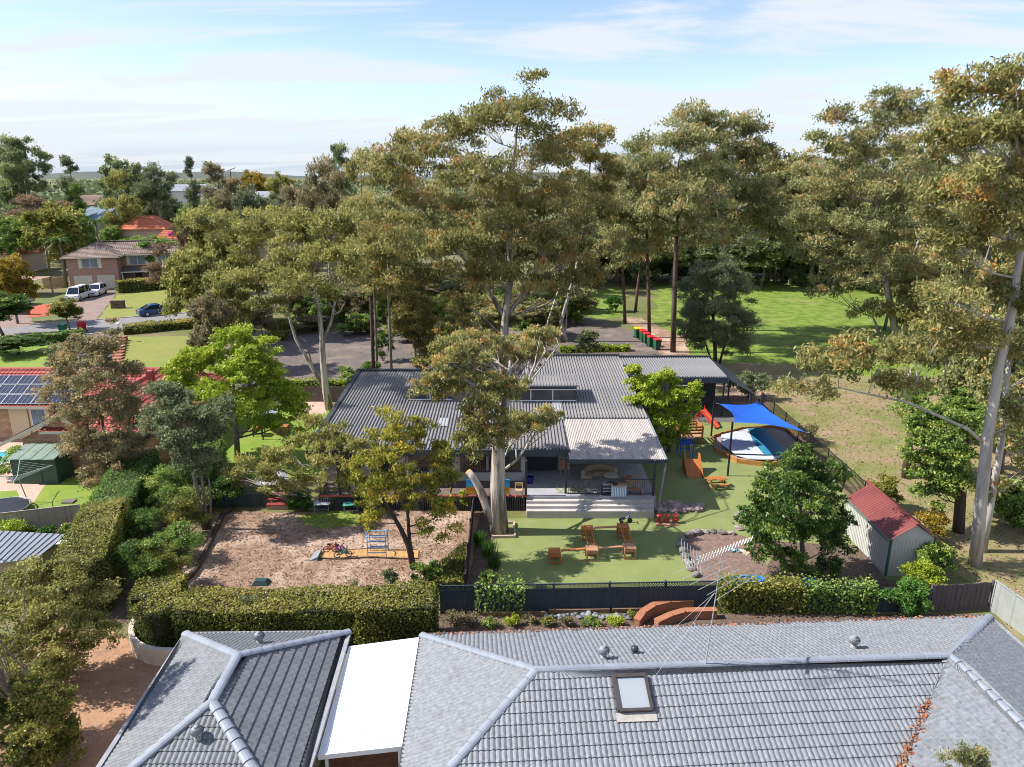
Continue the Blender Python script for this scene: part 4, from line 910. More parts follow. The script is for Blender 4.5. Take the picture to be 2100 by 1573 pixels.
pan = bpy.data.meshes.new('solar_panel'); pan.from_pydata(spm.v, [], spm.f); pan.materials.append(mat('solar_cells', (.02,.025,.045), (.035,.04,.06), scale=8, rough=.18, spec=.6))
frm = MB()
for s in (-1, 1): frm.box((s*.49, 0, .012), (.02, 1.0, .05)); frm.box((0, s*.49, .012), (1.0, .02, .05)); frm.box((s*.16, 0, .022), (.008, .96, .004))
frme = bpy.data.meshes.new('panel_frame'); frme.from_pydata(frm.v, [], frm.f); frme.materials.append(mat('aluminium', (.52,.53,.55)))
for rI in range(3):
    for k in range(16):
        p = V(-46.2+k*1.02, 0, 0); base = E1+sv*(.62+rI*1.06); t = thing('solar_panel', 'dark solar panel in the rows on the red tiled roof', 'solar panel', (p.x, base.y, base.z), group='solar panels on the red roof')
        M4 = Matrix((su, sv, sn)).transposed().to_4x4(); M4.translation = V(p.x, base.y, base.z)+sn*.13; t.matrix_local = M4
        link('cells', pan, t); link('panel_frame', frme, t)
# brick garage gable in front of it
gg = thing('garage', 'brick gabled outbuilding beside the pool with dark sloping roof', 'garage', (-28.6, 44, 0))
mb = MB(); mb.prism([(-31.0, 41.9), (-26.4, 41.9), (-26.4, 46.5), (-31.0, 46.5)], 0, 2.0); mb.face([(-31.0, 41.9, 2.0), (-26.4, 41.9, 2.0), (-28.2, 41.9, 3.5)]); mb.build('wall', m_obrick, gg)
tiled_roof(gg, [[V(-32.2, 41.6, 1.75), V(-32.2, 46.6, 1.75), V(-28.2, 46.6, 3.72), V(-28.2, 41.6, 3.72)], [V(-26, 41.6, 2.1), V(-26, 46.6, 2.1), V(-28.2, 46.6, 3.72), V(-28.2, 41.6, 3.72)]], m_rtile, g=.36)
for k in range(3):
    for j in range(2):
        a = V(-31.6+j*1.55, 42.1+k*1.4, 2.13+j*.76); b = V(-30.15+j*1.55, 42.1+k*1.4, 2.84+j*.76)
        t = thing('solar_panel', 'dark solar panel on the outbuilding roof by the pool', 'solar panel', a, group='solar panels on the outbuilding'); mb = MB(); mb.mesh([V(0, 0, 0), b-a, b-a+V(0, 1.3, 0), V(0, 1.3, 0), V(0, 0, .05), b-a+V(0, 0, .05), b-a+V(0, 1.3, .05), V(0, 1.3, .05)], [(3,2,1,0),(4,5,6,7),(0,1,5,4),(1,2,6,5),(2,3,7,6),(3,0,4,7)]); mb.build('cells', mat('solar_cells', (.02,.025,.045)), t, local=True)
mb = MB(); mb.bar(V(-32.3, 41.5, 1.68), V(-28.2, 41.5, 3.66), .05, .2); mb.bar(V(-28.2, 41.5, 3.66), V(-26, 41.5, 2.05), .05, .2); mb.build('barge_board', m_cream, gg)

# ------------------------------------------------------------------ far houses
def hip_house(label, px, py, D, w, d, rz, roofm, wallm, eave=2.6, ridge=4.8, gable=False):
    c = UY(px, py, D); o = thing('house', label, 'house', (c.x, D, 0), rz); ridge = max(ridge, c.z); eave = ridge-2.6
    mb = MB(); mb.bx(-w/2+.5, w/2-.5, -d/2+.5, d/2-.5, 0, eave); mb.build('wall', wallm, o, local=True)
    a = w/2-d/2*.9 if not gable else w/2
    R = [(-a, 0, ridge), (a, 0, ridge)]; E = [(-w/2, -d/2, eave), (w/2, -d/2, eave), (w/2, d/2, eave), (-w/2, d/2, eave)]
    rf = MB(); n = 9
    for (e0, e1, r0, r1) in ((E[0], E[1], R[0], R[1]), (E[2], E[3], R[1], R[0]), (E[1], E[2], R[1], R[1]), (E[3], E[0], R[0], R[0])):
        e0, e1, r0, r1 = map(Vector, (e0, e1, r0, r1))
        for k in range(n):
            A0, A1, B0, B1 = e0.lerp(r0, k/n), e1.lerp(r1, k/n), e0.lerp(r0, (k+1)/n), e1.lerp(r1, (k+1)/n); l = V(0, 0, .06)
            rf.face([A0+l, A1+l, B1, B0]); rf.face([A0, A1, A1+l, A0+l])
    rf.build('roof', roofm, o, local=True)
    for k in range(max(1, int(w/5))): 
        x = -w/2+2+k*(w-3)/max(1, int(w/5)); f = MB().bx(x, x+1.4, -d/2+.42, -d/2+.47, .9, 2.2).build('window', mat('white_paint', (.74,.75,.76)), o, local=True); MB().bx(x+.08, x+1.32, -d/2+.38, -d/2+.41, .98, 2.12).build('pane', m_win, f, local=True)
    return o
m_orange = mat('orange_roof', (.50,.15,.07), (.42,.12,.06), scale=.6, rough=.7); m_brnroof = mat('brown_far_roof', (.24,.15,.12), (.18,.12,.10), scale=.5); m_bluroof = mat('blue_grey_roof', (.15,.20,.25), (.12,.16,.20), scale=.4, rough=.45); m_greyroof = mat('grey_far_roof', (.32,.34,.38), (.26,.28,.31), scale=.4, rough=.5)
m_fwall = mat('far_wall', (.50,.42,.34), (.42,.34,.27), scale=.5); m_redroof = mat('red_far_roof', (.32,.09,.06), (.26,.07,.05), scale=.5)
hip_house('brown hip-roofed house half hidden by trees at upper left', 190, 400, 205, 15, 11, .15, m_brnroof, m_fwall, 5.2, 8.2)
hip_house('blue grey gabled roof just below the brown hip-roofed house', 212, 425, 175, 15, 9, -.7, m_bluroof, m_fwall, 4.6, 8.2, True)
hip_house('brown roofed house right of the blue grey gable', 245, 415, 190, 13, 9, .1, m_brnroof, m_fwall, 4.8, 7.6)
hip_house('bright orange tiled roof beside the magenta flowers', 300, 442, 150, 10, 7, .05, m_orange, m_fwall, 4.4, 7.4)
hip_house('small orange tiled roof peeping right of the garden trees', 350, 472, 140, 8, 6, .2, m_orange, m_fwall, 4.0, 6.4)
hip_house('red tiled bungalow at the left edge behind the palms', 5, 490, 140, 12, 8, .0, m_redroof, m_fwall, 3.4, 5.6)
hip_house('long pale-walled building with white roof in the far left distance', 375, 378, 300, 30, 14, .05, m_greyroof, mat('pale_wall', (.6,.58,.56)), 9, 12)
hip_house('grey roofed building right of the golden tree in the distance', 548, 392, 250, 24, 12, -.1, m_greyroof, mat('pale_wall', (.6,.58,.56)), 6.5, 10)
hip_house('pale grey roof showing between the gum crowns left of centre', 545, 432, 150, 13, 9, .1, m_greyroof, m_fwall, 5.2, 7.8)
# ------------------------------------------------------------------ fences and walls
def paling_fence(name, label, a, b, h, m, post=2.4, lattice=0.0, pal=.11, gap=.001, thick=.02, z0=0.0, mpost=None, cat='fence', stuff='palings'):
    a = Vector((a[0], a[1], z0)); b = Vector((b[0], b[1], z0)); L = (b-a).length; d = (b-a).normalized(); s = Vector((-d.y, d.x, 0))
    t = thing(name, label, cat, a.lerp(b, .5)); mb = MB(); n = int(L/(pal+gap))
    for k in range(n):
        p = a+d*(k+.5)*(pal+gap); hh = h+(.02*math.sin(k*7.3) if pal < .15 else 0); mb.bar(p+s*.012*(k % 2)+V(0, 0, .03), p+s*.012*(k % 2)+V(0, 0, hh), pal, thick, up=s)
    mb.build(stuff, m, t, kind='stuff')
    k = max(1, round(L/post))
    for i in range(k+1):
        p = a+d*L*i/k+s*.06; MB().bar(p, p+V(0, 0, h+lattice+.04), .09, .09, up=s).build('post', mpost or m, t)
    for z in (.3, h-.2): MB().bar(a+s*.05+V(0, 0, z), b+s*.05+V(0, 0, z), .05, .08).build('rail', mpost or m, t)
    if lattice:
        for i in range(k):
            p0 = a+d*(L*i/k); Lp = L/k; mb = MB(); q = .11; j = -lattice
            while j < Lp:
                for sg in (1, -1):
                    x0, x1 = (j, j+lattice) if sg > 0 else (j+lattice, j); za, zb = h, h+lattice
                    u0, u1 = max(0, min(x0, x1)), min(Lp, max(x0, x1))
                    if u1-u0 > .02:
                        f = lambda u: za+(zb-za)*((u-x0)/(x1-x0))
                        mb.bar(p0+d*u0+V(0, 0, f(u0))+s*.008*sg, p0+d*u1+V(0, 0, f(u1))+s*.008*sg, .026, .01, up=s)
                j += q
            mb.bar(p0+V(0, 0, h+.01), p0+d*Lp+V(0, 0, h+.01), .04, .04); mb.bar(p0+V(0, 0, h+lattice), p0+d*Lp+V(0, 0, h+lattice), .05, .04); mb.build('lattice_panel', mpost or m, t)
    return t
m_fence = mat('blue_black_paling', (.035,.05,.075), (.05,.065,.085), scale=2, rough=.7, stretch=(4, 4, .5))
paling_fence('fence', 'blue black paling fence topped with a lattice strip', G(905, 1260), G(1475, 1249), 1.12, m_fence, lattice=.26)
paling_fence('fence', 'dark brown paling fence at the right corner beside the metal fence', G(1905, 1258), G(2028, 1250), 1.35, mat('dark_paling', (.075,.065,.07), (.12,.10,.10), scale=3, stretch=(4, 4, .4)))
paling_fence('fence', 'vine covered paling fence behind the grey roof', G(1475, 1249), G(1905, 1258), 1.2, m_fence)
m_cb = mat('grey_green_steel', (.30,.32,.31), (.26,.28,.27), rough=.45)
def steel_fence(label, a, b, h, m, pw=.78, group=None):
    a = Vector((a[0], a[1], 0)); b = Vector((b[0], b[1], 0)); L = (b-a).length; d = (b-a).normalized(); s = Vector((-d.y, d.x, 0)); t = thing('fence', label, 'fence', a.lerp(b, .5), group=group)
    n = max(1, round(L/pw)); w = L/n
    for i in range(n):
        mb = MB(); p = a+d*w*i
        for (u0, u1, o0, o1) in ((0, .3, 0, 0), (.3, .36, 0, .03), (.36, .64, .03, .03), (.64, .7, .03, 0), (.7, 1, 0, 0)):
            A_, B_ = p+d*w*u0+s*o0, p+d*w*u1+s*o1; mb.face([A_+V(0, 0, .03), B_+V(0, 0, .03), B_+V(0, 0, h), A_+V(0, 0, h)])
        mb.build('fence_panel', m, t)
    mb = MB(); mb.bar(a+V(0, 0, h), b+V(0, 0, h), .06, .05); mb.build('top_rail', m, t)
    for i in range(0, n+1, 3): MB().bar(a+d*w*i-s*.01, a+d*w*i-s*.01+V(0, 0, h+.02), .05, .05, up=s).build('post', m, t)
steel_fence('grey ribbed steel fence leaving the frame at the lower right', G(2030, 1254), (21.5, 19.5), 1.5, m_cb)
steel_fence('tan ribbed steel fence below the clothes line lawn', G(-60, 1110), G(172, 1082), 1.35, mat('tan_steel', (.36,.32,.27), (.31,.27,.23), rough=.5))
steel_fence('dark green steel fence at the back of the dirt yard', G(425, 1042), G(548, 1040), .85, mat('dark_green_steel', (.03,.05,.05), (.04,.06,.06), rough=.45))
paling_fence('fence', 'grey brown paling fence beside the pale gum trunk and car park', G(548, 824), G(708, 824), 1.3, mat('grey_paling', (.17,.14,.13), (.12,.10,.09), scale=2, stretch=(4, 4, .5)), pal=.14)
# low dark fence seen end-on between dirt yard and turf
paling_fence('fence', 'dark fence running away from camera between dirt yard and turf', G(956, 1218), G(972, 1052), 1.0, mat('black_paling', (.03,.028,.028), (.05,.045,.04), scale=3), pal=.09)
def bar_fence(label, a, b, h, m, gap=.13):
    a = Vector((a[0], a[1], 0)); b = Vector((b[0], b[1], 0)); L = (b-a).length; d = (b-a).normalized(); t = thing('fence', label, 'fence', a.lerp(b, .5)); mb = MB()
    for k in range(int(L/gap)): p = a+d*k*gap; mb.bar(p, p+V(0, 0, h), .022)
    mb.build('bars', m, t, kind='stuff')
    for z in (.12, h-.06): MB().bar(a+V(0, 0, z), b+V(0, 0, z), .035).build('rail', m, t)
    for k in range(int(L/2.4)+1): p = a+d*min(L, k*2.4); MB().bar(p, p+V(0, 0, h+.05), .06).build('post', m, t)
m_blk = mat('black_steel', (.02,.02,.024), rough=.45)
bar_fence('black steel picket fence along the park side beyond the sandpit', (19.9, 34.2), (19.9, 54.0), 1.5, m_blk)
bar_fence('cream pool fence in front of the red tiled house', G(-60, 905), G(78, 890), 1.1, mat('cream_steel', (.62,.57,.46), rough=.5), .12)
paling_fence('fence', 'tan fence panel between the brick house and the carport', G(90, 592), G(142, 588), 1.7, mat('tan_paling', (.42,.32,.20), (.36,.27,.17)), pal=.5)
# curved concrete retaining wall under the hedge corner
t = thing('retaining_wall', 'curved pale concrete retaining wall below the hedge corner', 'wall', (-14.5, 23.5, 0)); mb = MB(); arc = []
for k in range(9):
    a = math.pi*(.98+.52*k/8); arc.append((-13.2+2.3*math.cos(a), 25.3+2.45*math.sin(a)))
for i in range(8):
    (x0, y0), (x1, y1) = arc[i], arc[i+1]; k0 = ((x0+13.2)*.92-13.2, (y0-25.3)*.92+25.3); k1 = ((x1+13.2)*.92-13.2, (y1-25.3)*.92+25.3)
    mb.prism([(x0, y0), (x1, y1), k1, k0], -.05, .72)
mb.prism([arc[8], (-11.0, 22.6), (-11.0, 22.85), (arc[8][0], arc[8][1]+.24)], -.05, .70); mb.build('wall_face', mat('pale_concrete', (.58,.50,.42), (.50,.43,.36), scale=1.5, rough=.9, dirt=((.36,.30,.25), .9, .55, .72)), t)
# brick terrace walls in the near garden bed
m_tb = brick_mat('terracotta_brick', (.33,.13,.065), (.27,.10,.05), (.30,.21,.15), scale=1.0)
for lab, pts, z0, z1 in (('curved terracotta brick wall arcing beside the antenna', [(1305, 1290), (1318, 1272), (1340, 1258), (1372, 1250), (1420, 1248)], 0, .42), ('lower terracotta brick wall below the curved one', [(1345, 1290), (1375, 1276), (1402, 1268), (1468, 1266)], 0, .36)):
    W_ = [G(*p) for p in pts]; t = thing('brick_wall', lab, 'wall', W_[0]); mb = MB()
    for a, b in zip(W_[:-1], W_[1:]): mb.bar(a+V(0, 0, z1/2), b+V(0, 0, z1/2), .24, z1)
    mb.build('brickwork', m_tb, t)
    mb = MB()
    for a, b in zip(W_[:-1], W_[1:]): mb.bar(a+V(0, 0, z1+.03), b+V(0, 0, z1+.03), .30, .06)
    mb.build('coping', mat('terracotta', (.35,.15,.08), (.29,.12,.065), scale=3), t)
t = thing('timber_edging', 'weathered timber sleeper edging at the foot of the dark fence', 'edging', G(1150, 1268)); 
for a, b in (((990, 1263), (1120, 1263)), ((1125, 1258), (1250, 1256)), ((1255, 1256), (1330, 1254))): p, q = G(*a), G(*b); MB().bar(p+V(0, 0, .1), q+V(0, 0, .1), .12, .2).build('sleeper', mat('old_sleeper', (.22,.14,.09), (.14,.09,.06), scale=4), t)
def rock(name, label, c, s, seed, group=None, m=m_stone, cat='rock'):
    r = random.Random(seed); bm = bmesh.new(); bmesh.ops.create_icosphere(bm, subdivisions=2, radius=1)
    k = [r.uniform(0, 6) for _ in range(3)]
    for v in bm.verts:
        f = 1+.22*math.sin(v.co.x*3+k[0])*math.cos(v.co.y*2.6+k[1])+.14*math.sin(v.co.z*4+k[2]+v.co.x*2); v.co *= f; v.co.z *= .72
    me = bpy.data.meshes.new(name); bm.to_mesh(me); bm.free(); me.materials.append(m); o = link(name, me); o.location = (c[0], c[1], s*.45); o.scale = (s*r.uniform(.9, 1.4), s*r.uniform(.8, 1.1), s); o.rotation_euler = (0, 0, r.uniform(0, 6)); setp(o, label, cat, group)
m_rockp = mat('pink_rock', (.40,.27,.25), (.25,.20,.20), scale=3, bump=.7, bscale=8, rnd=.4)
for k in range(30):
    px = 1346+(k % 12)*8.2+random.uniform(-2, 2); row = k//12; py = 1049-row*6+random.uniform(-2, 2); p = G(px, py); rock('rock', 'rough stone in the low rock wall beside the steps', (p.x, p.y), .20+.05*random.random(), k, 'stones of the rock wall by the steps', m_rockp if k % 3 else m_stone)
for k, (px, py) in enumerate([(1396, 1120), (1400, 1132), (1404, 1145), (1410, 1158), (1418, 1170), (1428, 1182), (1400, 1108), (1412, 1100), (1428, 1096), (1446, 1093), (1462, 1092), (1480, 1094), (1500, 1096), (1515, 1086), (1522, 1050), (1512, 1060), (1520, 1072)]):
    p = G(px, py); rock('rock', 'stone edging the mulch bed near the lattice fence', (p.x, p.y), .16+.09*random.random(), 60+k, 'stones edging the mulch bed')
for k in range(26):
    p = G(1120+k*8+random.uniform(-4, 4), 1264+random.uniform(-3, 5)); rock('rock', 'small blue grey stone at the foot of the dark fence', (p.x, p.y), .09+.06*random.random(), 90+k, 'stones along the dark fence', mat('blue_stone', (.22,.24,.28), (.12,.13,.16), scale=5, rnd=.4))
# log edging of dirt yard
t = thing('log_edging', 'line of dark logs edging the left side of the dirt yard', 'edging', G(400, 1150)); lp = [(478, 1044), (458, 1058), (440, 1095), (424, 1130), (405, 1170), (380, 1195), (340, 1212)]
for a, b in zip(lp[:-1], lp[1:]): p, q = G(*a), G(*b); MB().tube([p+V(0, 0, .12), p.lerp(q, .5)+V(.04, 0, .14), q+V(0, 0, .12)], [.13, .14, .12], 8).build('log', BARK['dark'], t, smooth=True)

# ------------------------------------------------------------------ play things on the turf
m_pine = mat('orange_stained_timber', (.42,.16,.045), (.32,.115,.035), scale=3, rough=.6, rnd=.12, stretch=(6, 1, 1))
m_pine2 = mat('pinkish_timber', (.42,.22,.14), (.34,.17,.10), scale=3, rough=.6, rnd=.1)
BX = {}
def climb_box(label, px, py, m=m_pine, s=.58, hgt=.62):
    p = G(px, py); t = thing('climbing_box', label, 'play box', p, 0, 'timber climbing boxes on the turf')
    for k in range(4): MB().bx(-s/2, s/2, -s/2+k*s/4+.008, -s/2+(k+1)*s/4-.008, hgt-.035, hgt, .006).build('top_slat', m, t, local=True)
    for sx in (-1, 1):
        for sy in (-1, 1): MB().bx(sx*s/2-.035*(1+sx), sx*s/2+.035*(1-sx), sy*s/2-.035*(1+sy), sy*s/2+.035*(1-sy), 0, hgt-.035).build('leg', m, t, local=True)
    for sy in (-1, 1): MB().bx(-s/2+.07, s/2-.07, sy*(s/2-.02)-.015, sy*(s/2-.02)+.015, hgt-.2, hgt-.05).build('side_panel', m, t, local=True)
    for sx in (-1, 1): MB().bx(sx*(s/2-.02)-.015, sx*(s/2-.02)+.015, -s/2+.07, s/2-.07, hgt-.2, hgt-.05).build('side_panel', m, t, local=True)
    for sy in (-1, 1):
        MB().bx(-s/2+.07, s/2-.07, sy*(s/2-.02)-.014, sy*(s/2-.02)+.014, .03, .13).build('foot_rail', m, t, local=True)
    return p
b1 = climb_box('climbing box at the lower left end of the beam trail', 1137, 1152); b2_ = climb_box('climbing box in the lower middle where a ladder leans', 1213, 1146, m_pine2); b3_ = climb_box('climbing box at the lower right of the beam square', 1290, 1142, m_pine2); b4 = climb_box('climbing box at the upper left of the beam square', 1204, 1104); b5 = climb_box('climbing box at the upper right of the beam square, nearest the red stools', 1277, 1100)
def beam(label, a, b, m):
    t = thing('balance_beam', label, 'balance beam', a.lerp(b, .5)+V(0, 0, .56), group='balance beams between the boxes'); d = (b-a).normalized(); MB().bar(a+d*.34+V(0, 0, .585), b-d*.34+V(0, 0, .585), .15, .045).build('plank', m, t)
    for e, sg in ((a+d*.36, 1), (b-d*.36, -1)): MB().bar(e+V(0, 0, .54)-d.cross(V(0, 0, 1))*.07, e+V(0, 0, .54)+d.cross(V(0, 0, 1))*.07, .04, .06).build('cleat', m, t)
beam('orange balance beam leading to the lower left box', b1, b2_, m_pine); beam('pink balance beam along the lower side of the square', b2_, b3_, m_pine2); beam('brown balance beam along the upper side of the square', b4, b5, m_pine2)
def ladder(label, a, b):
    t = thing('ladder', label, 'ladder', a.lerp(b, .5), group='timber ladders between the boxes'); d = (b-a).normalized(); s = d.cross(V(0, 0, 1))*.17
    A_, B_ = a+d*.2+V(0, 0, .64), b-d*.2+V(0, 0, .64)
    for k in (-1, 1): MB().bar(A_+s*k, B_+s*k, .045, .07).build('side_rail', m_pine, t)
    for k in range(7): p = A_.lerp(B_, (k+.5)/7); MB().bar(p-s, p+s, .03).build('rung', m_pine, t)
ladder('timber ladder on the left of the climbing square', b2_, b4); ladder('timber ladder on the right of the climbing square', b3_, b5)
# red stools
m_redp = mat('red_plastic', (.50,.035,.03), (.42,.03,.025), rough=.4)
for k, (px, lab) in enumerate(((1351, 'leftmost of three red stools by the rocks'), (1367, 'middle one of three red stools by the rocks'), (1384, 'rightmost of three red stools by the rocks'))):
    t = thing('stool', lab, 'stool', G(px, 1072), group='red stools beside the rock wall'); MB().lathe((0, 0, .42), [(.15, 0), (.16, .03), (.14, .05)], 12).build('seat', m_redp, t, local=True)
    for j in range(4): a = j*math.pi/2+.7; MB().bar((math.cos(a)*.15, math.sin(a)*.15, 0), (math.cos(a)*.08, math.sin(a)*.08, .43), .045).build('leg', m_redp, t, local=True)
    MB().lathe((0, 0, .16), [(.10, 0), (.10, .03)], 10).build('brace', m_redp, t, local=True)
t = thing('timber_plank', 'low timber plank lying under the red stools', 'plank', G(1368, 1077)); MB().bx(-.6, .6, -.12, .12, 0, .06).build('board', m_pine2, t, local=True); MB().bx(-.5, -.4, -.13, .13, .061, .09).build('cleat', m_pine2, t, local=True)
# toys below the steps
t = thing('trike', 'small blue and black trike parked below the steps', 'trike', G(1282, 1072)); mb_ = mat('blue_paint', (.02,.05,.35), rough=.4)
for x, y, r in ((-.22, -.14, .10), (-.22, .14, .10), (.25, 0, .14)):
    w = MB().tube([(x, y-.03, r), (x, y+.03, r)], r, 12).build('wheel', m_blk, t, local=True)
MB().tube([(-.22, 0, .12), (0, 0, .24), (.2, 0, .42)], .03, 6).build('frame', mb_, t, local=True); MB().box((-.12, 0, .28), (.2, .2, .05)).build('seat', m_blk, t, local=True); MB().bar((.2, -.18, .48), (.2, .18, .48), .03).build('handlebar', m_blk, t, local=True); MB().bar((.25, 0, .14), (.2, 0, .48), .03).build('fork', mb_, t, local=True)
# picnic table
t = thing('picnic_table', 'small orange timber picnic table on the turf', 'picnic table', G(1469, 997), .12)
for k in range(3): MB().bx(-.55, .55, -.27+k*.18+.01, -.09+k*.18-.01, .50, .53).build('top_slat', m_pine, t, local=True)
for s in (-1, 1): MB().bx(-.55, .55, s*.52-.1, s*.52+.1, .30, .33).build('seat', m_pine, t, local=True)
for s in (-1, 1):
    for q in (-1, 1): mb = MB(); mb.bar((s*.42, q*.5, 0), (s*.42, q*.1, .5), .06); mb.build('leg', m_pine, t, local=True)
    mb = MB(); mb.bar((s*.42, -.6, .27), (s*.42, .6, .27), .05, .06); mb.build('cross_brace', m_pine, t, local=True)
# ramp with winged sides
t = thing('play_ramp', 'orange timber play ramp with tall pointed sides', 'play ramp', G(1420, 970), -.04)
for k in range(9): z0 = .62-.62*k/9; MB().mesh([(-.45, .75-k*.17, z0), (.45, .75-k*.17, z0), (.45, .59-k*.17, z0-.065), (-.45, .59-k*.17, z0-.065), (-.45, .75-k*.17, z0+.03), (.45, .75-k*.17, z0+.03), (.45, .59-k*.17, z0-.035), (-.45, .59-k*.17, z0-.035)], [(3,2,1,0),(4,5,6,7),(0,1,5,4),(1,2,6,5),(2,3,7,6),(3,0,4,7)]).build('tread', m_pine, t, local=True)
for s in (-1, 1):
    mb = MB(); x = s*.49; pr = [(-.85, 0), (.8, 0), (.85, 1.05), (.55, 1.15), (-.1, .62), (-.85, .12)]; mb.extr([(y, z) for y, z in pr], x-.025, x+.025, 'x'); mb.build('side_panel', m_pine, t, local=True)
# blue climbing frame
t = thing('monkey_bars', 'blue tube climbing frame behind the orange ramp', 'climbing frame', G(1404, 932)); m_bp = mat('bright_blue_paint', (.02,.08,.42), rough=.4)
for sx in (-1, 1):
    MB().tube([(sx*.42, -.5, 0), (sx*.42, -.42, .9), (sx*.42, 0, 1.15), (sx*.42, .42, .9), (sx*.42, .5, 0)], .035, 6).build('hoop', m_bp, t, local=True)
for y, z in ((-.44, .6), (-.42, .88), (0, 1.14), (.42, .88)): MB().bar((-.42, y, z), (.42, y, z), .04).build('rung', m_bp, t, local=True)
MB().bx(-.38, .38, -.3, .3, .86, .92).build('platform', m_bp, t, local=True)
mb = MB(); mb.bar((-.2, -.45, .9), (-.2, -1.1, 0), .04); mb.bar((.2, -.45, .9), (.2, -1.1, 0), .04); mb.build('ladder', mat('grey_steel', (.22,.24,.27)), t, local=True)
# timber fort
t = thing('play_fort', 'timber play fort with slatted sides in the tree shade', 'play fort', G(1413, 905), .1)
for sx in (-1, 1):
    for sy in (-1, 1): MB().bx(sx*.7-.05, sx*.7+.05, sy*.6-.05, sy*.6+.05, 0, 1.3).build('post', m_pine, t, local=True)
MB().bx(-.7, .7, -.6, .6, .5, .56).build('platform', m_pine2, t, local=True)
for z in (.75, .98, 1.2):
    for s in (-1, 1): MB().bx(-.7, .7, s*.6-.02, s*.6+.02, z, z+.12).build('slat', m_pine, t, local=True); MB().bx(s*.7-.02, s*.7+.02, -.6, .6, z+.002, z+.118).build('slat', m_pine, t, local=True)
# slide
t = thing('slide', 'orange children\'s slide with red ladder near the carport', 'slide', G(1440, 868), .55)
MB().mesh([(-.22, .1, 1.05), (.22, .1, 1.05), (.22, -1.5, .12), (-.22, -1.5, .12), (-.22, .1, 1.0), (.22, .1, 1.0), (.22, -1.5, .07), (-.22, -1.5, .07)], [(0,1,2,3),(7,6,5,4),(0,4,5,1),(1,5,6,2),(2,6,7,3),(3,7,4,0)]).build('chute', mat('salmon_plastic', (.55,.14,.05), rough=.4), t, local=True)
for s in (-1, 1):
    MB().bar((s*.24, .1, 1.12), (s*.24, -1.5, .17), .03, .12).build('side_rail', m_redp, t, local=True); MB().tube([(s*.24, .1, 1.35), (s*.26, .12, 1.0), (s*.34, .75, 0)], .03, 6).build('ladder_rail', m_redp, t, local=True); MB().tube([(s*.24, .0, 1.0), (s*.34, -.35, 0)], .025, 6).build('leg', m_redp, t, local=True)
for k in range(4): f = .2+.2*k; MB().bar((-.33+.07*f, .75-.65*f, f), (.33-.07*f, .75-.65*f, f), .04).build('rung', m_redp, t, local=True)
# sandpit
SP = W((1462, 900), (1520, 884), (1590, 880), (1660, 905), (1640, 950), (1575, 958), (1512, 950), (1465, 925))
t = thing('sandpit', 'hexagonal timber edged sandpit half covered by a blue and white sheet', 'sandpit', (sum(p[0] for p in SP)/8, sum(p[1] for p in SP)/8, 0))
MB().prism(SP, .02, .12).build('sand', mat('sand', (.30,.24,.22), (.24,.19,.18), scale=3, bump=.5), t)
m_yel = mat('golden_timber', (.42,.21,.06), (.34,.15,.05), scale=3, rough=.6)
for i in range(8):
    a, b = V(*SP[i], 0), V(*SP[(i+1) % 8], 0)
    for z in (.08, .24): MB().bar(a+V(0, 0, z), b+V(0, 0, z), .10, .15).build('sleeper', m_yel, t)
m_cov = mat('pale_blue_vinyl', (.50,.53,.60), (.45,.48,.56), scale=1, rough=.45); m_cov2 = mat('teal_vinyl', (.04,.22,.35), (.03,.18,.30), scale=1, rough=.4)
cv = W((1478, 903), (1532, 890), (1545, 920), (1565, 944), (1505, 942), (1478, 922))
MB().prism(cv, .40, .43).build('pale_cover', m_cov, t)
MB().prism(W((1533, 890), (1565, 888), (1600, 925), (1618, 944), (1566, 945), (1546, 920)), .405, .435).build('teal_cover', m_cov2, t)
MB().prism(W((1506, 945), (1566, 947), (1618, 946), (1580, 954), (1535, 953)), .40, .425).build('cover_flap', m_cov, t)
# shade sail
corn = [UY(1474, 828, 47.5), UY(1556, 824, 52.5), UY(1652, 886, 43.0), UY(1505, 866, 41.0)]
t = thing('shade_sail', 'bright blue shade sail stretched over the sandpit', 'shade sail', (corn[0].x, corn[0].y, 0)); mb = MB(); N_ = 10; vv = []; ff = []
for i in range(N_+1):
    for j in range(N_+1):
        u, v = i/N_, j/N_; pin = lambda e: .10*math.sin(math.pi*e)
        u2 = u+(.5-u)*pin(v)*2*abs(2*u-1); v2 = v+(.5-v)*pin(u)*2*abs(2*v-1)
        p = corn[0]*(1-u2)*(1-v2)+corn[1]*u2*(1-v2)+corn[2]*u2*v2+corn[3]*(1-u2)*v2; vv.append(p-V(0, 0, .25*math.sin(math.pi*u)*math.sin(math.pi*v)))
for i in range(N_):
    for j in range(N_): a = i*(N_+1)+j; ff.append((a, a+1, a+N_+2, a+N_+1))
mb.mesh(vv, ff).build('sail', mat('blue_sailcloth', (.015,.12,.60), (.012,.105,.54), scale=.6, rough=.75), t, smooth=True)
for k, c_ in enumerate(corn):
    ctr = (corn[0]+corn[1]+corn[2]+corn[3])/4; o_ = (c_-ctr); o_.z = 0; o_.normalize(); b_ = c_+o_*.35
    MB().tube([V(b_.x, b_.y, -.05), V(b_.x, b_.y, c_.z+.12)], .065, 10).build('post', m_blk, t); MB().bar(c_, V(b_.x, b_.y, c_.z+.03), .02).build('turnbuckle', mat('grey_steel', (.22,.24,.27)), t)
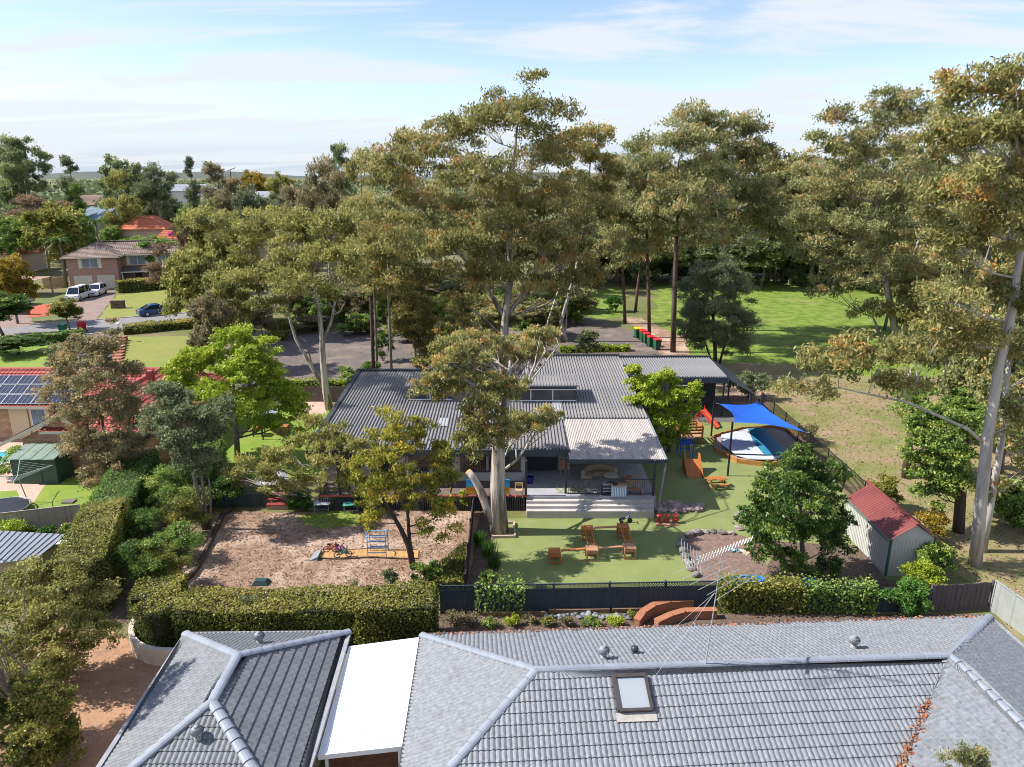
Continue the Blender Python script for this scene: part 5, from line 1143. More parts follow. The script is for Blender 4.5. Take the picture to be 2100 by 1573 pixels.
# blue plastic boats in the mulch
def boat(label, px, py, L, rz):
    t = thing('plastic_boat', label, 'toy boat', G(px, py), rz); n = 12; o_ = []; i_ = []
    for k in range(n): a = 2*math.pi*k/n; o_.append((math.cos(a)*L/2, math.sin(a)*L*.2, .34)); i_.append((math.cos(a)*L*.44, math.sin(a)*L*.15, .34))
    bo = [(x*.8, y*.75, 0) for x, y, z in o_]; bi = [(x*.85, y*.8, .08) for x, y, z in i_]; vv = bo+o_+i_+bi; ff = [tuple(range(n))[::-1], tuple(range(3*n, 4*n))]
    for r0 in (0, n, 2*n): ff += [(r0+k, r0+(k+1) % n, r0+n+(k+1) % n, r0+n+k) for k in range(n)]
    MB().mesh(vv, ff).build('hull', mat('sky_blue_plastic', (.03,.20,.50), rough=.35), t, local=True); MB().bx(-.12, .12, -L*.15, L*.15, .22, .27).build('thwart', mat('sky_blue_plastic', (.03,.20,.50)), t, local=True)
boat('blue plastic boat on the mulch near the antenna', 1532, 1200, 1.7, .03); boat('small blue plastic boat on the mulch below the round tree', 1655, 1203, .9, .5)
for k, (px, py) in enumerate(((1500, 1131), (1516, 1132))):
    o = MB().lathe(tuple(G(px, py)), [(.12, 0), (.16, .1), (.15, .1), (.11, .02)], 12).build('bowl', mat('pale_blue_plastic', (.25,.42,.55), rough=.4)); setp(o, ('left' if k == 0 else 'right')+' one of two pale blue bowls on the mulch bed', 'bowl')
rock('rock', 'flat sandstone slab beside the two pale blue bowls', tuple(G(1535, 1136))[:2], .3, 777, None, mat('sandstone', (.46,.36,.27), (.36,.28,.21), scale=3))

# ------------------------------------------------------------------ dirt yard
t = thing('monkey_bars', 'light blue tube climbing frame on the timber path', 'climbing frame', G(776, 1138)); m_lb = mat('light_blue_paint', (.12,.32,.60), rough=.45)
for sx in (-1, 1):
    for sy in (-1, 1): MB().tube([(sx*.45, sy*.32, 0), (sx*.45, sy*.30, 1.15)], .022, 6).build('upright', m_lb, t, local=True)
for sx in (-1, 1): MB().tube([(sx*.45, -.3, 1.15), (sx*.45, -.15, 1.32), (sx*.45, .15, 1.32), (sx*.45, .3, 1.15)], .022, 6).build('arch', m_lb, t, local=True)
for z in (.3, .6, .9, 1.15): MB().bar((-.45, -.31, z), (.45, -.31, z), .035).build('rung', m_lb, t, local=True); MB().bar((-.45, .31, z), (.45, .31, z), .035).build('rung', m_lb, t, local=True)
t = thing('timber_track', 'long curving track of timber slats across the dirt yard', 'track', G(740, 1140)); m_trk = mat('honey_timber', (.46,.27,.11), (.38,.21,.085), scale=3, rough=.7, rnd=.15)
tp = []
for k in range(46):
    px = 655+k*4.45; b = math.sin((px-655)/205*9)*1.5; p0 = G(px, 1146+b); p1 = G(px+1, 1129+b); tp.append((p0, p1)); MB().bar(p0+V(0, 0, .05), p1+V(0, 0, .05), .105, .035).build('slat', m_trk, t)
for j in (0, 1): mb = MB(); mb.tube([q[j]+V(0, 0, .06) for q in tp], .035, 5); mb.build('edge_rail', BARK['dark'], t)
def bike(label, px, py, col, rz):
    t = thing('bicycle', label, 'bicycle', G(px, py), rz, 'small bikes on the track'); t.location.z = .07
    for x in (-.28, .28):
        w = MB()
        w.tube([(x+.15*math.cos(2*math.pi*k/12), 0, .15+.15*math.sin(2*math.pi*k/12)) for k in range(13)], .022, 5, cap=False); o = w.build('wheel', m_blk, t, local=True); MB().tube([(x, -.03, .15), (x, .03, .15)], .03, 6).build('hub', mat('grey_steel', (.22,.24,.27)), o, local=True)
        for a in range(3): MB().bar((x+.14*math.cos(a*1.05), 0, .15+.14*math.sin(a*1.05)), (x-.14*math.cos(a*1.05), 0, .15-.14*math.sin(a*1.05)), .008).build('spoke', mat('grey_steel', (.22,.24,.27)), o, local=True)
    m = mat('bike_'+col, dict(red=(.55,.05,.02), purple=(.28,.03,.30), teal=(.03,.22,.24))[col], rough=.35); f = MB()
    for a, b in (((-.28, 0, .15), (-.12, 0, .36)), ((-.12, 0, .36), (.2, 0, .38)), ((-.12, 0, .36), (-.04, 0, .17)), ((-.04, 0, .17), (.2, 0, .36)), ((-.28, 0, .15), (-.04, 0, .17)), ((.28, 0, .15), (.19, 0, .44))): f.bar(a, b, .04)
    f.build('frame', m, t, local=True); MB().box((-.13, 0, .42), (.2, .1, .05)).build('seat', m_blk, t, local=True); MB().bar((.18, -.16, .48), (.18, .16, .48), .028).build('handlebar', m_blk, t, local=True)
bike('red toy bike parked on the timber track', 682, 1134, 'red', .1); bike('purple toy bike next to the red one', 697, 1136, 'purple', -.3); bike('dark teal toy bike in front of the purple one', 704, 1145, 'teal', .2)
t = thing('slope_board', 'grey board ramp at the left end of the timber track', 'ramp', G(652, 1142)); MB().mesh([(-.35, -.4, 0), (.1, -.4, .22), (.1, .4, .22), (-.35, .4, 0), (.1, -.4, 0), (.1, .4, 0)], [(0, 1, 2, 3), (1, 4, 5, 2), (0, 4, 1), (3, 2, 5), (0, 3, 5, 4)]).build('board', mat('grey_board', (.20,.21,.24)), t, local=True); MB().bx(-.3, .1, -.43, -.4, 0, .06).build('side', mat('grey_board', (.20,.21,.24)), t, local=True)
t = thing('wheelbarrow', 'overturned dark tray lying at the edge of the front hedge', 'tray', G(536, 1197)); MB().mesh([(-.4, -.25, 0), (.4, -.25, 0), (.4, .25, 0), (-.4, .25, 0), (-.25, -.14, .22), (.25, -.14, .22), (.25, .14, .22), (-.25, .14, .22)], [(3,2,1,0),(4,5,6,7),(0,1,5,4),(1,2,6,5),(2,3,7,6),(3,0,4,7)]).build('tray', mat('dark_green_plastic', (.03,.06,.06), rough=.4), t, local=True); MB().tube([(-.45, 0, .05), (-.6, 0, .12)], .02, 5).build('handle', m_blk, t, local=True)
# steps and tables at the back of the dirt yard
t = thing('garden_steps', 'maroon timber steps with tan front beside the dark green fence', 'steps', G(570, 1044)); mr_ = mat('maroon_paint', (.26,.05,.05), (.2,.04,.04), rough=.6)
for k in range(3): MB().bx(-.62, .62, -.1+k*.34, .24+k*.34, .30+.16*k-.04, .30+.16*k).build('tread', mr_, t, local=True)
MB().bx(-.6, .6, -.08, .9, 0, .25).build('base', mat('tan_timber', (.36,.25,.15), (.28,.19,.11)), t, local=True)
def frame_table(label, px, py, top, w=.9, tilt=0):
    t = thing('table', label, 'table', G(px, py), .05, 'low frame tables under the verandah'); MB().bx(-w/2, w/2, -.3, .3, .5, .53).build('table_top', top, t, local=True)
    for sx in (-1, 1):
        for sy in (-1, 1): MB().tube([(sx*w*.44, sy*.26, 0), (sx*w*.40, sy*.24, .5)], .018, 6).build('leg', m_al, t, local=True)
    for z in (.2,): MB().bar((-w*.42, -.25, z), (w*.42, -.25, z), .025).build('brace', m_al, t, local=True)
frame_table('white framed slatted table left of the green one', 662, 1048, mat('white_slats', (.55,.56,.58))); frame_table('teal topped small table against the yellow green shrub', 722, 1050, mat('teal_top', (.05,.26,.22)))
# left playground: two boxes and a beam, little sail
q1, q2 = G(532, 893), G(582, 890)
for p, lab in ((q1, 'orange play box below the grey sail, left one'), (q2, 'brown play box below the grey sail, right one')):
    t = thing('climbing_box', lab, 'play box', p)
    for k in range(4): MB().bx(-.35, .35, -.35+k*.175, -.19+k*.175, .62, .66).build('top_slat', m_pine, t, local=True)
    for sx in (-1, 1):
        for sy in (-1, 1): MB().bx(sx*.31-.04, sx*.31+.04, sy*.31-.04, sy*.31+.04, 0, .62).build('leg', m_pine, t, local=True)
beam('thin orange beam joining the two boxes below the grey sail', q1, q2, m_pine)
cs_ = [UY(505, 842, 49), UY(548, 828, 53), UY(572, 846, 50), UY(535, 856, 47)]; t = thing('shade_sail', 'small blue grey shade sail under the bright green tree', 'shade sail', (cs_[0].x, cs_[0].y, 0)); ctr = sum(cs_, Vector())/4-V(0, 0, .15)
mb = MB()
for i in range(4): mb.face([cs_[i], cs_[(i+1) % 4], ctr])
mb.build('sail', mat('grey_sailcloth', (.22,.25,.32), rough=.8), t)
for c_ in cs_: MB().tube([V(c_.x, c_.y, 0), V(c_.x, c_.y, c_.z+.1)], .05, 8).build('post', m_blk, t)
o = MB().lathe(tuple(UY(556, 972, 38.5)-V(0, 0, .3)), [(1.0, 0), (.6, .28), (.06, .5)], 8).build('canopy', mat('white_canvas', (.62,.62,.64), rough=.8)); p = UY(556, 972, 38.5); t = thing('umbrella', 'white umbrella half hidden in the low gum branches', 'umbrella', (p.x, p.y, 0)); o.parent = t; o.location = -Vector(t.location); MB().tube([(p.x, p.y, 0), (p.x, p.y, p.z+.2)], .03, 8).build('pole', m_al, t)
MB().lathe((p.x, p.y, 0), [(.3, 0), (.28, .08), (.05, .1)], 10).build('base', m_conc, t)

# ------------------------------------------------------------------ verandah and deck furniture
DZ = .9
def dk_(px, py): p = G(px, py, DZ); return p
m_bl = mat('birch_ply', (.46,.33,.20), (.40,.28,.17), scale=3, rough=.6)
t = thing('sideboard', 'blue striped play sideboard on the deck', 'sideboard', dk_(1268, 1016)); MB().bx(-.42, .42, -.18, .18, 0, .62).build('body', mat('sky_blue_paint', (.16,.34,.55), rough=.5), t, local=True)
for k in range(9): MB().bx(-.40+k*.092, -.36+k*.092, -.2, -.181, .02, .58).build('stripe', mat('white_paint', (.74,.75,.76)), t, local=True)
MB().bx(-.45, .45, -.21, .21, .62, .66).build('top', m_bl, t, local=True); MB().lathe((-.2, 0, .66), [(.12, 0), (.15, .07), (.13, .07), (.1, .01)], 10).build('bowl', mat('dark_bowl', (.08,.05,.04)), t, local=True)
t = thing('cubby_shelf', 'low dark cubby shelf left of the striped sideboard', 'shelf', dk_(1243, 1014)); MB().bx(-.24, .24, -.15, .15, 0, .06).build('base', m_char, t, local=True)
for z in (.22, .42, .62): MB().bx(-.24, .24, -.15, .15, z, z+.03).build('shelf', mat('lilac_board', (.34,.33,.42)), t, local=True)
for s in (-1, 1): MB().bx(s*.24-.015, s*.24+.015, -.15, .15, .06, .62).build('side', m_char, t, local=True)
t = thing('bench', 'slatted timber bench at the right end of the deck', 'bench', dk_(1300, 1014)); 
for k in range(3): MB().bx(-.45, .45, -.15+k*.11, -.06+k*.11, .32, .35).build('seat_slat', m_pine2, t, local=True)
for k in range(9): MB().bx(-.42+k*.1, -.37+k*.1, .17, .20, .35, .72).build('back_slat', m_bl, t, local=True)
MB().bx(-.45, .45, .16, .21, .72, .77).build('back_rail', m_bl, t, local=True)
for s in (-1, 1): MB().bx(s*.42-.03, s*.42+.03, -.15, .2, 0, .32).build('leg', m_pine2, t, local=True)
t = thing('couch', 'curved beige children\'s couch at the back of the deck', 'couch', dk_(1232, 985)); m_cch = mat('beige_vinyl', (.42,.34,.24), (.36,.29,.2), rough=.6)
for nm, r0, r1, z0, z1 in (('seat', .55, .95, 0, .3), ('backrest', .95, 1.15, 0, .62)):
    mb = MB()
    for k in range(8):
        a, b = math.pi*(.15+.85*k/8), math.pi*(.15+.85*(k+1)/8); mb.prism([(r0*math.cos(a), r0*math.sin(a)), (r1*math.cos(a), r1*math.sin(a)), (r1*math.cos(b), r1*math.sin(b)), (r0*math.cos(b), r0*math.sin(b))], z0, z1)
    mb.build(nm, m_cch, t, local=True)
t = thing('round_table', 'pale round table between the couch and the sideboard', 'table', dk_(1252, 990)); MB().lathe((0, 0, .45), [(.40, 0), (.42, .02), (.40, .04)], 16).build('table_top', mat('pale_laminate', (.5,.49,.47)), t, local=True); MB().lathe((0, 0, 0), [(.22, 0), (.05, .04), (.05, .45)], 10).build('pedestal', m_char, t, local=True)
for k, (px, py, lab) in enumerate(((1278, 990, 'orange stool nearest the round table on the deck'), (1290, 987, 'orange stool with a white cup at the deck end'))):
    t = thing('stool', lab, 'stool', dk_(px, py)); MB().lathe((0, 0, .28), [(.16, 0), (.16, .04)], 10).build('seat', m_pine, t, local=True)
    for j in range(4): a = j*1.571+.4; MB().bar((math.cos(a)*.14, math.sin(a)*.14, 0), (math.cos(a)*.1, math.sin(a)*.1, .28), .04).build('leg', m_pine, t, local=True)
t = thing('easel', 'timber easel against the wall beside the dark deck post', 'easel', dk_(1158, 972))
for s in (-1, 1): MB().bar((s*.3, -.2, 0), (s*.08, 0, 1.1), .035).build('leg', m_bl, t, local=True)
MB().bar((0, .3, 0), (0, 0, 1.1), .035).build('leg', m_bl, t, local=True); MB().bx(-.28, .28, -.12, -.1, .45, .95).build('board', m_pine2, t, local=True); MB().bx(-.3, .3, -.16, -.08, .40, .44).build('ledge', m_bl, t, local=True)
t = thing('mat', 'green and cream checked mat lying on the deck', 'mat', dk_(1172, 1004))
for i in range(10):
    for j in range(3): MB().bx(-.88+i*.176, -.71+i*.176, -.4+j*.27, -.14+j*.27, 0, .015).build('square', mat('mat_a', (.22,.24,.15)) if (i+j) % 2 else mat('mat_b', (.36,.34,.27)), t, local=True)
t = thing('tub', 'dark blue tub by the entry door', 'tub', dk_(1086, 990)); MB().lathe((0, 0, 0), [(.2, 0), (.26, .4), (.23, .4), (.18, .05)], 14).build('bucket', mat('navy_plastic', (.02,.025,.16), rough=.4), t, local=True); MB().tube([(-.25, 0, .38), (-.18, 0, .52), (.18, 0, .52), (.25, 0, .38)], .012, 5).build('handle', m_al, t, local=True)
for k, (px, lab) in enumerate(((967, 'blue and orange striped screen left of the pale trunk'), (1040, 'blue and orange striped screen right of the pale trunk'))):
    t = thing('screen', lab, 'screen', dk_(px, 1016)); w = .6 if k == 0 else .28
    for j, c_ in enumerate(((.03,.30,.62), (.05,.40,.70), (.60,.25,.03), (.62,.36,.05))): MB().bx(-w/2, w/2, -.02, .02, .75-.22*j, .96-.22*j).build('band', mat('band%d' % j, c_, rough=.6), t, local=True)
    for s in (-1, 1): MB().bx(s*w/2-.02, s*w/2+.02, -.12, .12, 0, .1).build('foot', m_char, t, local=True)
t = thing('folding_chair', 'pale timber folding chair on the verandah by the pale trunk', 'chair', dk_(1064, 1018)); 
for s in (-1, 1): MB().bar((s*.2, -.2, 0), (s*.2, .15, .8), .03).build('leg', m_bl, t, local=True); MB().bar((s*.17, .22, 0), (s*.17, -.15, .42), .03).build('leg', m_bl, t, local=True)
MB().bx(-.2, .2, -.18, .16, .40, .43).build('seat', m_bl, t, local=True); MB().bx(-.2, .2, .11, .14, .6, .78).build('backrest', m_bl, t, local=True)

# ------------------------------------------------------------------ bins, cars, street
def bin_(label, p, lid, body, s=1.0, rz=0.0, group=None):
    t = thing('wheelie_bin', label, 'bin', p, rz, group); t.scale = (s, s, s)
    b = MB(); b.mesh([(-.22, -.26, .08), (.22, -.26, .08), (.22, .26, .08), (-.22, .26, .08), (-.29, -.34, .95), (.29, -.34, .95), (.29, .34, .95), (-.29, .34, .95)], [(3,2,1,0),(4,5,6,7),(0,1,5,4),(1,2,6,5),(2,3,7,6),(3,0,4,7)]); b.build('body', body, t, local=True)
    l = MB(); l.mesh([(-.31, -.38, .95), (.31, -.38, .95), (.31, .36, .95), (-.31, .36, .95), (-.30, -.36, 1.02), (.30, -.36, 1.02), (.28, .30, 1.09), (-.28, .30, 1.09)], [(3,2,1,0),(4,5,6,7),(0,1,5,4),(1,2,6,5),(2,3,7,6),(3,0,4,7)]); l.build('lid', lid, t, local=True)
    for sx in (-1, 1): MB().tube([(sx*.25, .26, .1), (sx*.3, .26, .1)], .1, 10).build('wheel', m_blk, t, local=True)
    MB().bar((-.25, .38, 1.0), (.25, .38, 1.0), .03).build('handle', body, t, local=True)
m_bing = mat('bin_green', (.015,.09,.045), rough=.45); m_lr = mat('lid_red', (.50,.02,.035), rough=.4); m_ly = mat('lid_yellow', (.62,.42,.02), rough=.4)
for k, (px, py, l, lab) in enumerate(((1307, 693, m_ly, 'yellow lidded green bin, farthest in the row behind the building'), (1318, 698, m_lr, 'red lidded bin right next to the yellow lidded one'), (1325, 704, m_lr, 'red lidded bin in the middle of the row behind the building'), (1334, 711, m_lr, 'red lidded bin, second nearest in the row behind the building'), (1347, 717, m_lr, 'nearest red lidded green bin in the row behind the building'))): bin_(lab, G(px, py), l, m_bing, 1.15, .2, 'bins behind the building')
bin_('green lidded bin standing at the street beside the small tree', G(131, 686), m_bing, mat('bin_teal', (.02,.16,.10)), 1.15); bin_('all red bin at the kerb by the dark driveway', G(170, 681), m_lr, mat('bin_red', (.42,.02,.03)), 1.15)
def car(name, label, p, rz, col, kind='sedan', rnd=0):
    t = thing(name, label, 'car', p, rz)
    L, Wd = (4.6, 1.82) if kind == 'sedan' else (4.55, 1.88)
    body = col; hw = Wd/2
    if kind == 'sedan':
        low = [(-2.28, .42), (-2.30, .72), (-2.15, .92), (-1.35, .96), (1.0, .94), (1.85, .84), (2.25, .66), (2.30, .42)]; roof = [(-1.75, .95), (-.85, 1.42), (.25, 1.44), (1.15, .93)]
    elif kind == 'suv':
        low = [(-2.22, .48), (-2.27, .85), (-2.2, 1.08), (1.05, 1.04), (1.9, .95), (2.22, .75), (2.27, .48)]; roof = [(-2.18, 1.06), (-1.95, 1.62), (.1, 1.68), (1.05, 1.03)]
    else:
        low = [(-2.4, .5), (-2.42, 1.05), (.9, 1.08), (1.7, 1.0), (2.3, .85), (2.38, .5)]; roof = [(-2.4, 1.06), (-2.32, 1.95), (1.0, 1.98), (1.65, 1.02)]
    st = []
    def loft(mb, prof, zb, w0, w1, inset):
        n = len(prof); vv = []
        for x, z in prof: vv += [(x, -w0, zb), (x, -w1, z-.12 if z-zb > .25 else z), (x, -w1+inset, z), (x, w1-inset, z), (x, w1, z-.12 if z-zb > .25 else z), (x, w0, zb)]
        ff = []
        for i in range(n-1):
            for k in range(6): a = i*6; ff.append((a+k, a+(k+1) % 6, a+6+(k+1) % 6, a+6+k))
        ff += [tuple(range(6))[::-1], tuple(range((n-1)*6, n*6))]
        return mb.mesh(vv, ff)
    loft(MB(), low, .28, hw*.96, hw, .10).build('body', body, t, local=True)
    # glasshouse in dark glass, roof and pillars in paint
    x0, z0 = roof[0]; x1, z1 = roof[1]; x2, z2 = roof[2]; x3, z3 = roof[3]; wt = hw*.74; wb = hw*.93
    gl = MB(); gl.mesh([(x0, -wb, z0-.03), (x0, wb, z0-.03), (x3, wb, z3-.03), (x3, -wb, z3-.03), (x1, -wt, z1), (x1, wt, z1), (x2, wt, z2), (x2, -wt, z2)], [(0,1,5,4),(1,2,6,5),(2,3,7,6),(3,0,4,7)]); g = gl.build('glass', mat('car_glass', (.015,.02,.028), rough=.06, spec=.7), t, local=True)
    rf = MB(); rf.mesh([(x1-.05, -wt-.02, z1-.01), (x1-.05, wt+.02, z1-.01), (x2+.05, wt+.02, z2-.01), (x2+.05, -wt-.02, z2-.01), (x1+.1, -wt+.12, z1+.05), (x1+.1, wt-.12, z1+.05), (x2-.1, wt-.12, z2+.05), (x2-.1, -wt+.12, z2+.05)], [(3,2,1,0),(4,5,6,7),(0,1,5,4),(1,2,6,5),(2,3,7,6),(3,0,4,7)]); rf.build('roof', body, t, local=True)
    for s in (-1, 1):
        xm = (x1+x2)/2; xb = xm
        for a, b in (((x0, s*wb, z0), (x1, s*wt, z1)), ((xb, s*(wb+.005), z0), (xm, s*(wt+.01), z1+.01)), ((x3, s*wb, z3), (x2, s*wt, z2))): MB().bar(a, b, .07, .05).build('pillar', body, t, local=True)
        for x in (-1.35, 1.38):
            w = MB().tube([(x, s*(hw-.2), .33), (x, s*(hw+.02), .33)], .33, 16).build('tyre', mat('tyre_rubber', (.02,.02,.02), rough=.9), t, local=True)
            MB().tube([(x, s*(hw+.0), .33), (x, s*(hw+.035), .33)], .21, 12).build('rim', mat('alloy', (.45,.46,.48), rough=.35, metal=.6), w, local=True)
        zf = low[-2][1]; MB().box((low[-2][0]-.02, s*hw*.68, zf-.02), (.16, .42, .14)).build('headlight', mat('lamp_glass', (.62,.64,.66), rough=.15), t, local=True)
        MB().box((low[1][0]+.03, s*hw*.72, low[1][1]+.04), (.12, .36, .16)).build('tail_light', mat('tail_red', (.35,.02,.02), rough=.25), t, local=True)
        MB().box((x3-.35, s*(hw+.06), z3+.02), (.16, .16, .12)).build('mirror', body, t, local=True)
    MB().box((low[-1][0]+.0, 0, .55), (.06, hw*1.0, .16)).build('grille', m_blk, t, local=True)
    if kind in ('suv', 'van'):
        for s in (-1, 1): MB().bar((x1+.2, s*wt*.85, z1+.07), (x2-.2, s*wt*.85, z2+.07), .04).build('roof_rail', m_blk, t, local=True)
    return t
m_whitec = mat('white_car_paint', (.75,.75,.76), rough=.22, spec=.6); m_bluec = mat('blue_car_paint', (.008,.055,.16), rough=.2, spec=.6); m_silv = mat('silver_car_paint', (.50,.53,.56), rough=.25, metal=.3)
a, b = G(286, 649), G(356, 641); car('car', 'dark blue sedan parked at the street edge of the lawn', a.lerp(b, .5), math.atan2(b.y-a.y, b.x-a.x), m_bluec)
car('van', 'white van on the driveway, left of the white car', G(162, 614), math.radians(-84), m_whitec, 'van'); car('car', 'white car with dark roof on the driveway, right of the van', G(199, 605), math.radians(-80), m_whitec, 'suv')
car('car', 'white car at the left edge beside the carport', G(14, 640), math.radians(-78), m_whitec, 'suv'); car('car', 'silver four-wheel drive parked beyond the car park under the gums', G(716, 622), math.radians(183), m_silv, 'suv'); car('car', 'silver car glimpsed between gum branches right of the four-wheel drive', G(806, 616), math.radians(80), m_silv, 'suv')
# street things
t = thing('letterbox', 'brown brick letterbox block on the sunny front lawn', 'letterbox', G(243, 632), .15); MB().bx(-.85, .85, -.35, .35, 0, 1.0).build('block', brick_mat('dark_brick', (.14,.075,.055), (.10,.055,.04), (.2,.15,.12)), t, local=True); MB().bx(-.9, .9, -.4, .4, 1.0, 1.08).build('capping', mat('dark_cap', (.10,.07,.06)), t, local=True); MB().bx(-.25, .25, -.37, -.352, .55, .7).build('slot', m_blk, t, local=True)
t = thing('street_lamp', 'short garden lamp post at the top of the brick steps', 'lamp post', G(248, 700)); MB().tube([(0, 0, 0), (0, 0, 1.9)], .05, 8).build('post', m_cream, t, local=True); MB().lathe((0, 0, 1.9), [(.08, 0), (.2, .1), (.24, .2), (.05, .3)], 10).build('lamp_head', mat('white_paint', (.74,.75,.76)), t, local=True)
t = thing('garden_steps', 'flight of brick steps climbing beside the sunny lawn', 'steps', G(238, 740)); 
for k in range(9): p = G(238+k*1.2, 742-k*5.3); MB().bx(p.x-.55, p.x+.55, p.y-.3, p.y+.55, 0, .1+.05*k).build('step', m_tb, t)
# carport of the neighbour
t = thing('carport', 'neighbour\'s carport with pinkish sheet roof left of the brick house', 'carport', G(55, 605)); p = Vector(t.location)
for k in range(8): MB().bx(-3+k*.72, -3+k*.72+.68, -2.6, 2.6, 2.5+.01*(k % 2), 2.56).build('roof_sheet', mat('pinkish_sheet', (.36,.23,.19), (.3,.19,.16), scale=1, rnd=.15), t, local=True)
for x in (-2.8, 2.6):
    for y in (-2.4, 2.4): MB().bx(x-.1, x+.1, y-.1, y+.1, 0, 2.5).build('post', m_brick, t, local=True)
t = thing('brick_wall', 'dark brick pillar wall beside the white car at left', 'wall', G(46, 645)); MB().bx(-.9, .9, -.3, .3, 0, 1.5).build('brickwork', brick_mat('dark_brick2', (.13,.07,.06), (.09,.05,.045), (.18,.14,.12)), t, local=True); MB().bx(-1, 1, -.36, .36, 1.5, 1.58).build('coping', mat('dark_cap', (.10,.07,.06)), t, local=True)
t = thing('covered_trailer', 'pale grey tarpaulin covered trailer under the carport', 'trailer', G(48, 625)); MB().mesh([(-.9, -1.4, .3), (.9, -1.4, .3), (.9, 1.4, .3), (-.9, 1.4, .3), (-.6, -1.0, 1.9), (.6, -1.0, 1.9), (.6, 1.0, 1.8), (-.6, 1.0, 1.8)], [(3,2,1,0),(4,5,6,7),(0,1,5,4),(1,2,6,5),(2,3,7,6),(3,0,4,7)]).build('cover', mat('tarp', (.48,.50,.54), (.42,.44,.48), scale=2), t, local=True)
for s in (-1, 1): MB().tube([(s*.8, 0, .3), (s*.95, 0, .3)], .3, 12).build('wheel', mat('tyre_rubber', (.02,.02,.02)), t, local=True)
# ------------------------------------------------------------------ neighbour's back yard at left
PO = W((-80, 930), (30, 928), (38, 934), (20, 950), (-80, 975)); t = thing('swimming_pool', 'turquoise swimming pool at the left edge', 'swimming pool', (PO[0][0], PO[0][1], 0))
MB().prism(PO, .02, .06).build('water', mat('pool_water', (.05,.38,.50), (.08,.46,.56), scale=.8, rough=.05, spec=.7), t)
mb = MB()
for i in range(5): a, b = V(*PO[i], .07), V(*PO[(i+1) % 5], .07); mb.bar(a, b, .3, .08)
mb.build('coping', mat('pale_coping', (.6,.55,.48)), t)
t = thing('garden_shed', 'small dark green steel shed with ribbed roof', 'shed', G(80, 990)); MB().bx(-1.35, 1.35, -.2, 1.4, 0, 1.6).build('wall', mat('mid_green_steel', (.04,.085,.06), (.03,.07,.05), rough=.5), t, local=True)
for k in range(8): MB().mesh([(-1.45+k*.36, -.35, 1.62), (-1.45+k*.36+.34, -.35, 1.62), (-1.45+k*.36+.34, 1.5, 1.92), (-1.45+k*.36, 1.5, 1.92), (-1.45+k*.36, -.35, 1.66+.02*(k % 2)), (-1.45+k*.36+.34, -.35, 1.66+.02*(k % 2)), (-1.45+k*.36+.34, 1.5, 1.96+.02*(k % 2)), (-1.45+k*.36, 1.5, 1.96+.02*(k % 2))], [(3,2,1,0),(4,5,6,7),(0,1,5,4),(1,2,6,5),(2,3,7,6),(3,0,4,7)]).build('roof_sheet', mat('sage_roof', (.20,.26,.21), (.16,.21,.17), rough=.5, rnd=.12), t, local=True)
MB().bx(-.4, .4, -.23, -.205, .05, 1.5).build('door', mat('mid_green_steel', (.04,.085,.06)), t, local=True)
t = thing('air_conditioner', 'white twin-fan air conditioner unit beside the green shed', 'air conditioner', G(128, 972)); MB().bx(-.48, .48, -.17, .17, .1, 1.38, .015).build('casing', mat('offwhite_metal', (.62,.62,.60), rough=.45), t, local=True)
for z in (.46, 1.02):
    g = MB().tube([(-.12, -.19, z), (-.12, -.172, z)], .26, 18).build('fan_grille', mat('grey_grille', (.20,.21,.22)), t, local=True); MB().tube([(-.12, -.2, z), (-.12, -.192, z)], .08, 10).build('hub', mat('offwhite_metal', (.62,.62,.60)), g, local=True)
    for k in range(4): a = k*1.57+.4; MB().bar((-.12, -.197, z), (-.12+.22*math.cos(a), -.197, z+.22*math.sin(a)), .05, .006).build('blade', m_blk, g, local=True)
for s in (-1, 1): MB().bx(s*.36-.05, s*.36+.05, -.2, .2, 0, .1).build('foot', m_blk, t, local=True)
t = thing('clothes_line', 'rotary clothes line on the back lawn left', 'clothes line', G(58, 1030)); hz = UY(48, 976, t.location.y).z
MB().tube([(0, 0, 0), (-.3, 0, hz)], .03, 6).build('post', mat('pale_green_steel', (.30,.42,.38), rough=.4), t, local=True); ce = V(-.3, 0, hz)
tips_ = []
for k in range(4): a = .5+k*math.pi/2; e = ce+V(1.75*math.cos(a), 1.75*math.sin(a), .30); tips_.append((a, e)); MB().bar(ce, e, .03).build('arm', mat('pale_green_steel', (.30,.42,.38)), t, local=True)
for j in range(5):
    f = .35+.15*j; mb = MB(); P_ = [ce.lerp(e, f) for _, e in tips_]
    for k in range(4): mb.tube([P_[k], P_[(k+1) % 4]], .006, 3)
    mb.build('wire', m_al, t, local=True)
o = MB().bx(G(142, 1030).x-.32, G(142, 1030).x+.32, G(142, 1030).y-.22, G(142, 1030).y+.22, .02, .09).build('stone_slab', mat('dark_slab', (.17,.15,.16), (.12,.11,.12), scale=5)); setp(o, 'dark rectangular paving slab lying on the back lawn', 'slab')
t = thing('bike_frame', 'grey steel trampoline rim edge in the shaded lawn corner', 'trampoline', G(8, 1052)); MB().tube([(1.3*math.cos(k*.3), 1.3*math.sin(k*.3), .35) for k in range(22)], .04, 6).build('rim', mat('grey_steel', (.22,.24,.27)), t, local=True); t.name = 'trampoline'
MB().lathe((0, 0, .34), [(1.2, 0), (1.2, .01)], 20).build('jumping_mat', m_blk, t, local=True)
for k in range(6): MB().tube([(1.3*math.cos(k*1.047), 1.3*math.sin(k*1.047), 0), (1.3*math.cos(k*1.047), 1.3*math.sin(k*1.047), .35)], .03, 6).build('leg', mat('grey_steel', (.22,.24,.27)), t, local=True)
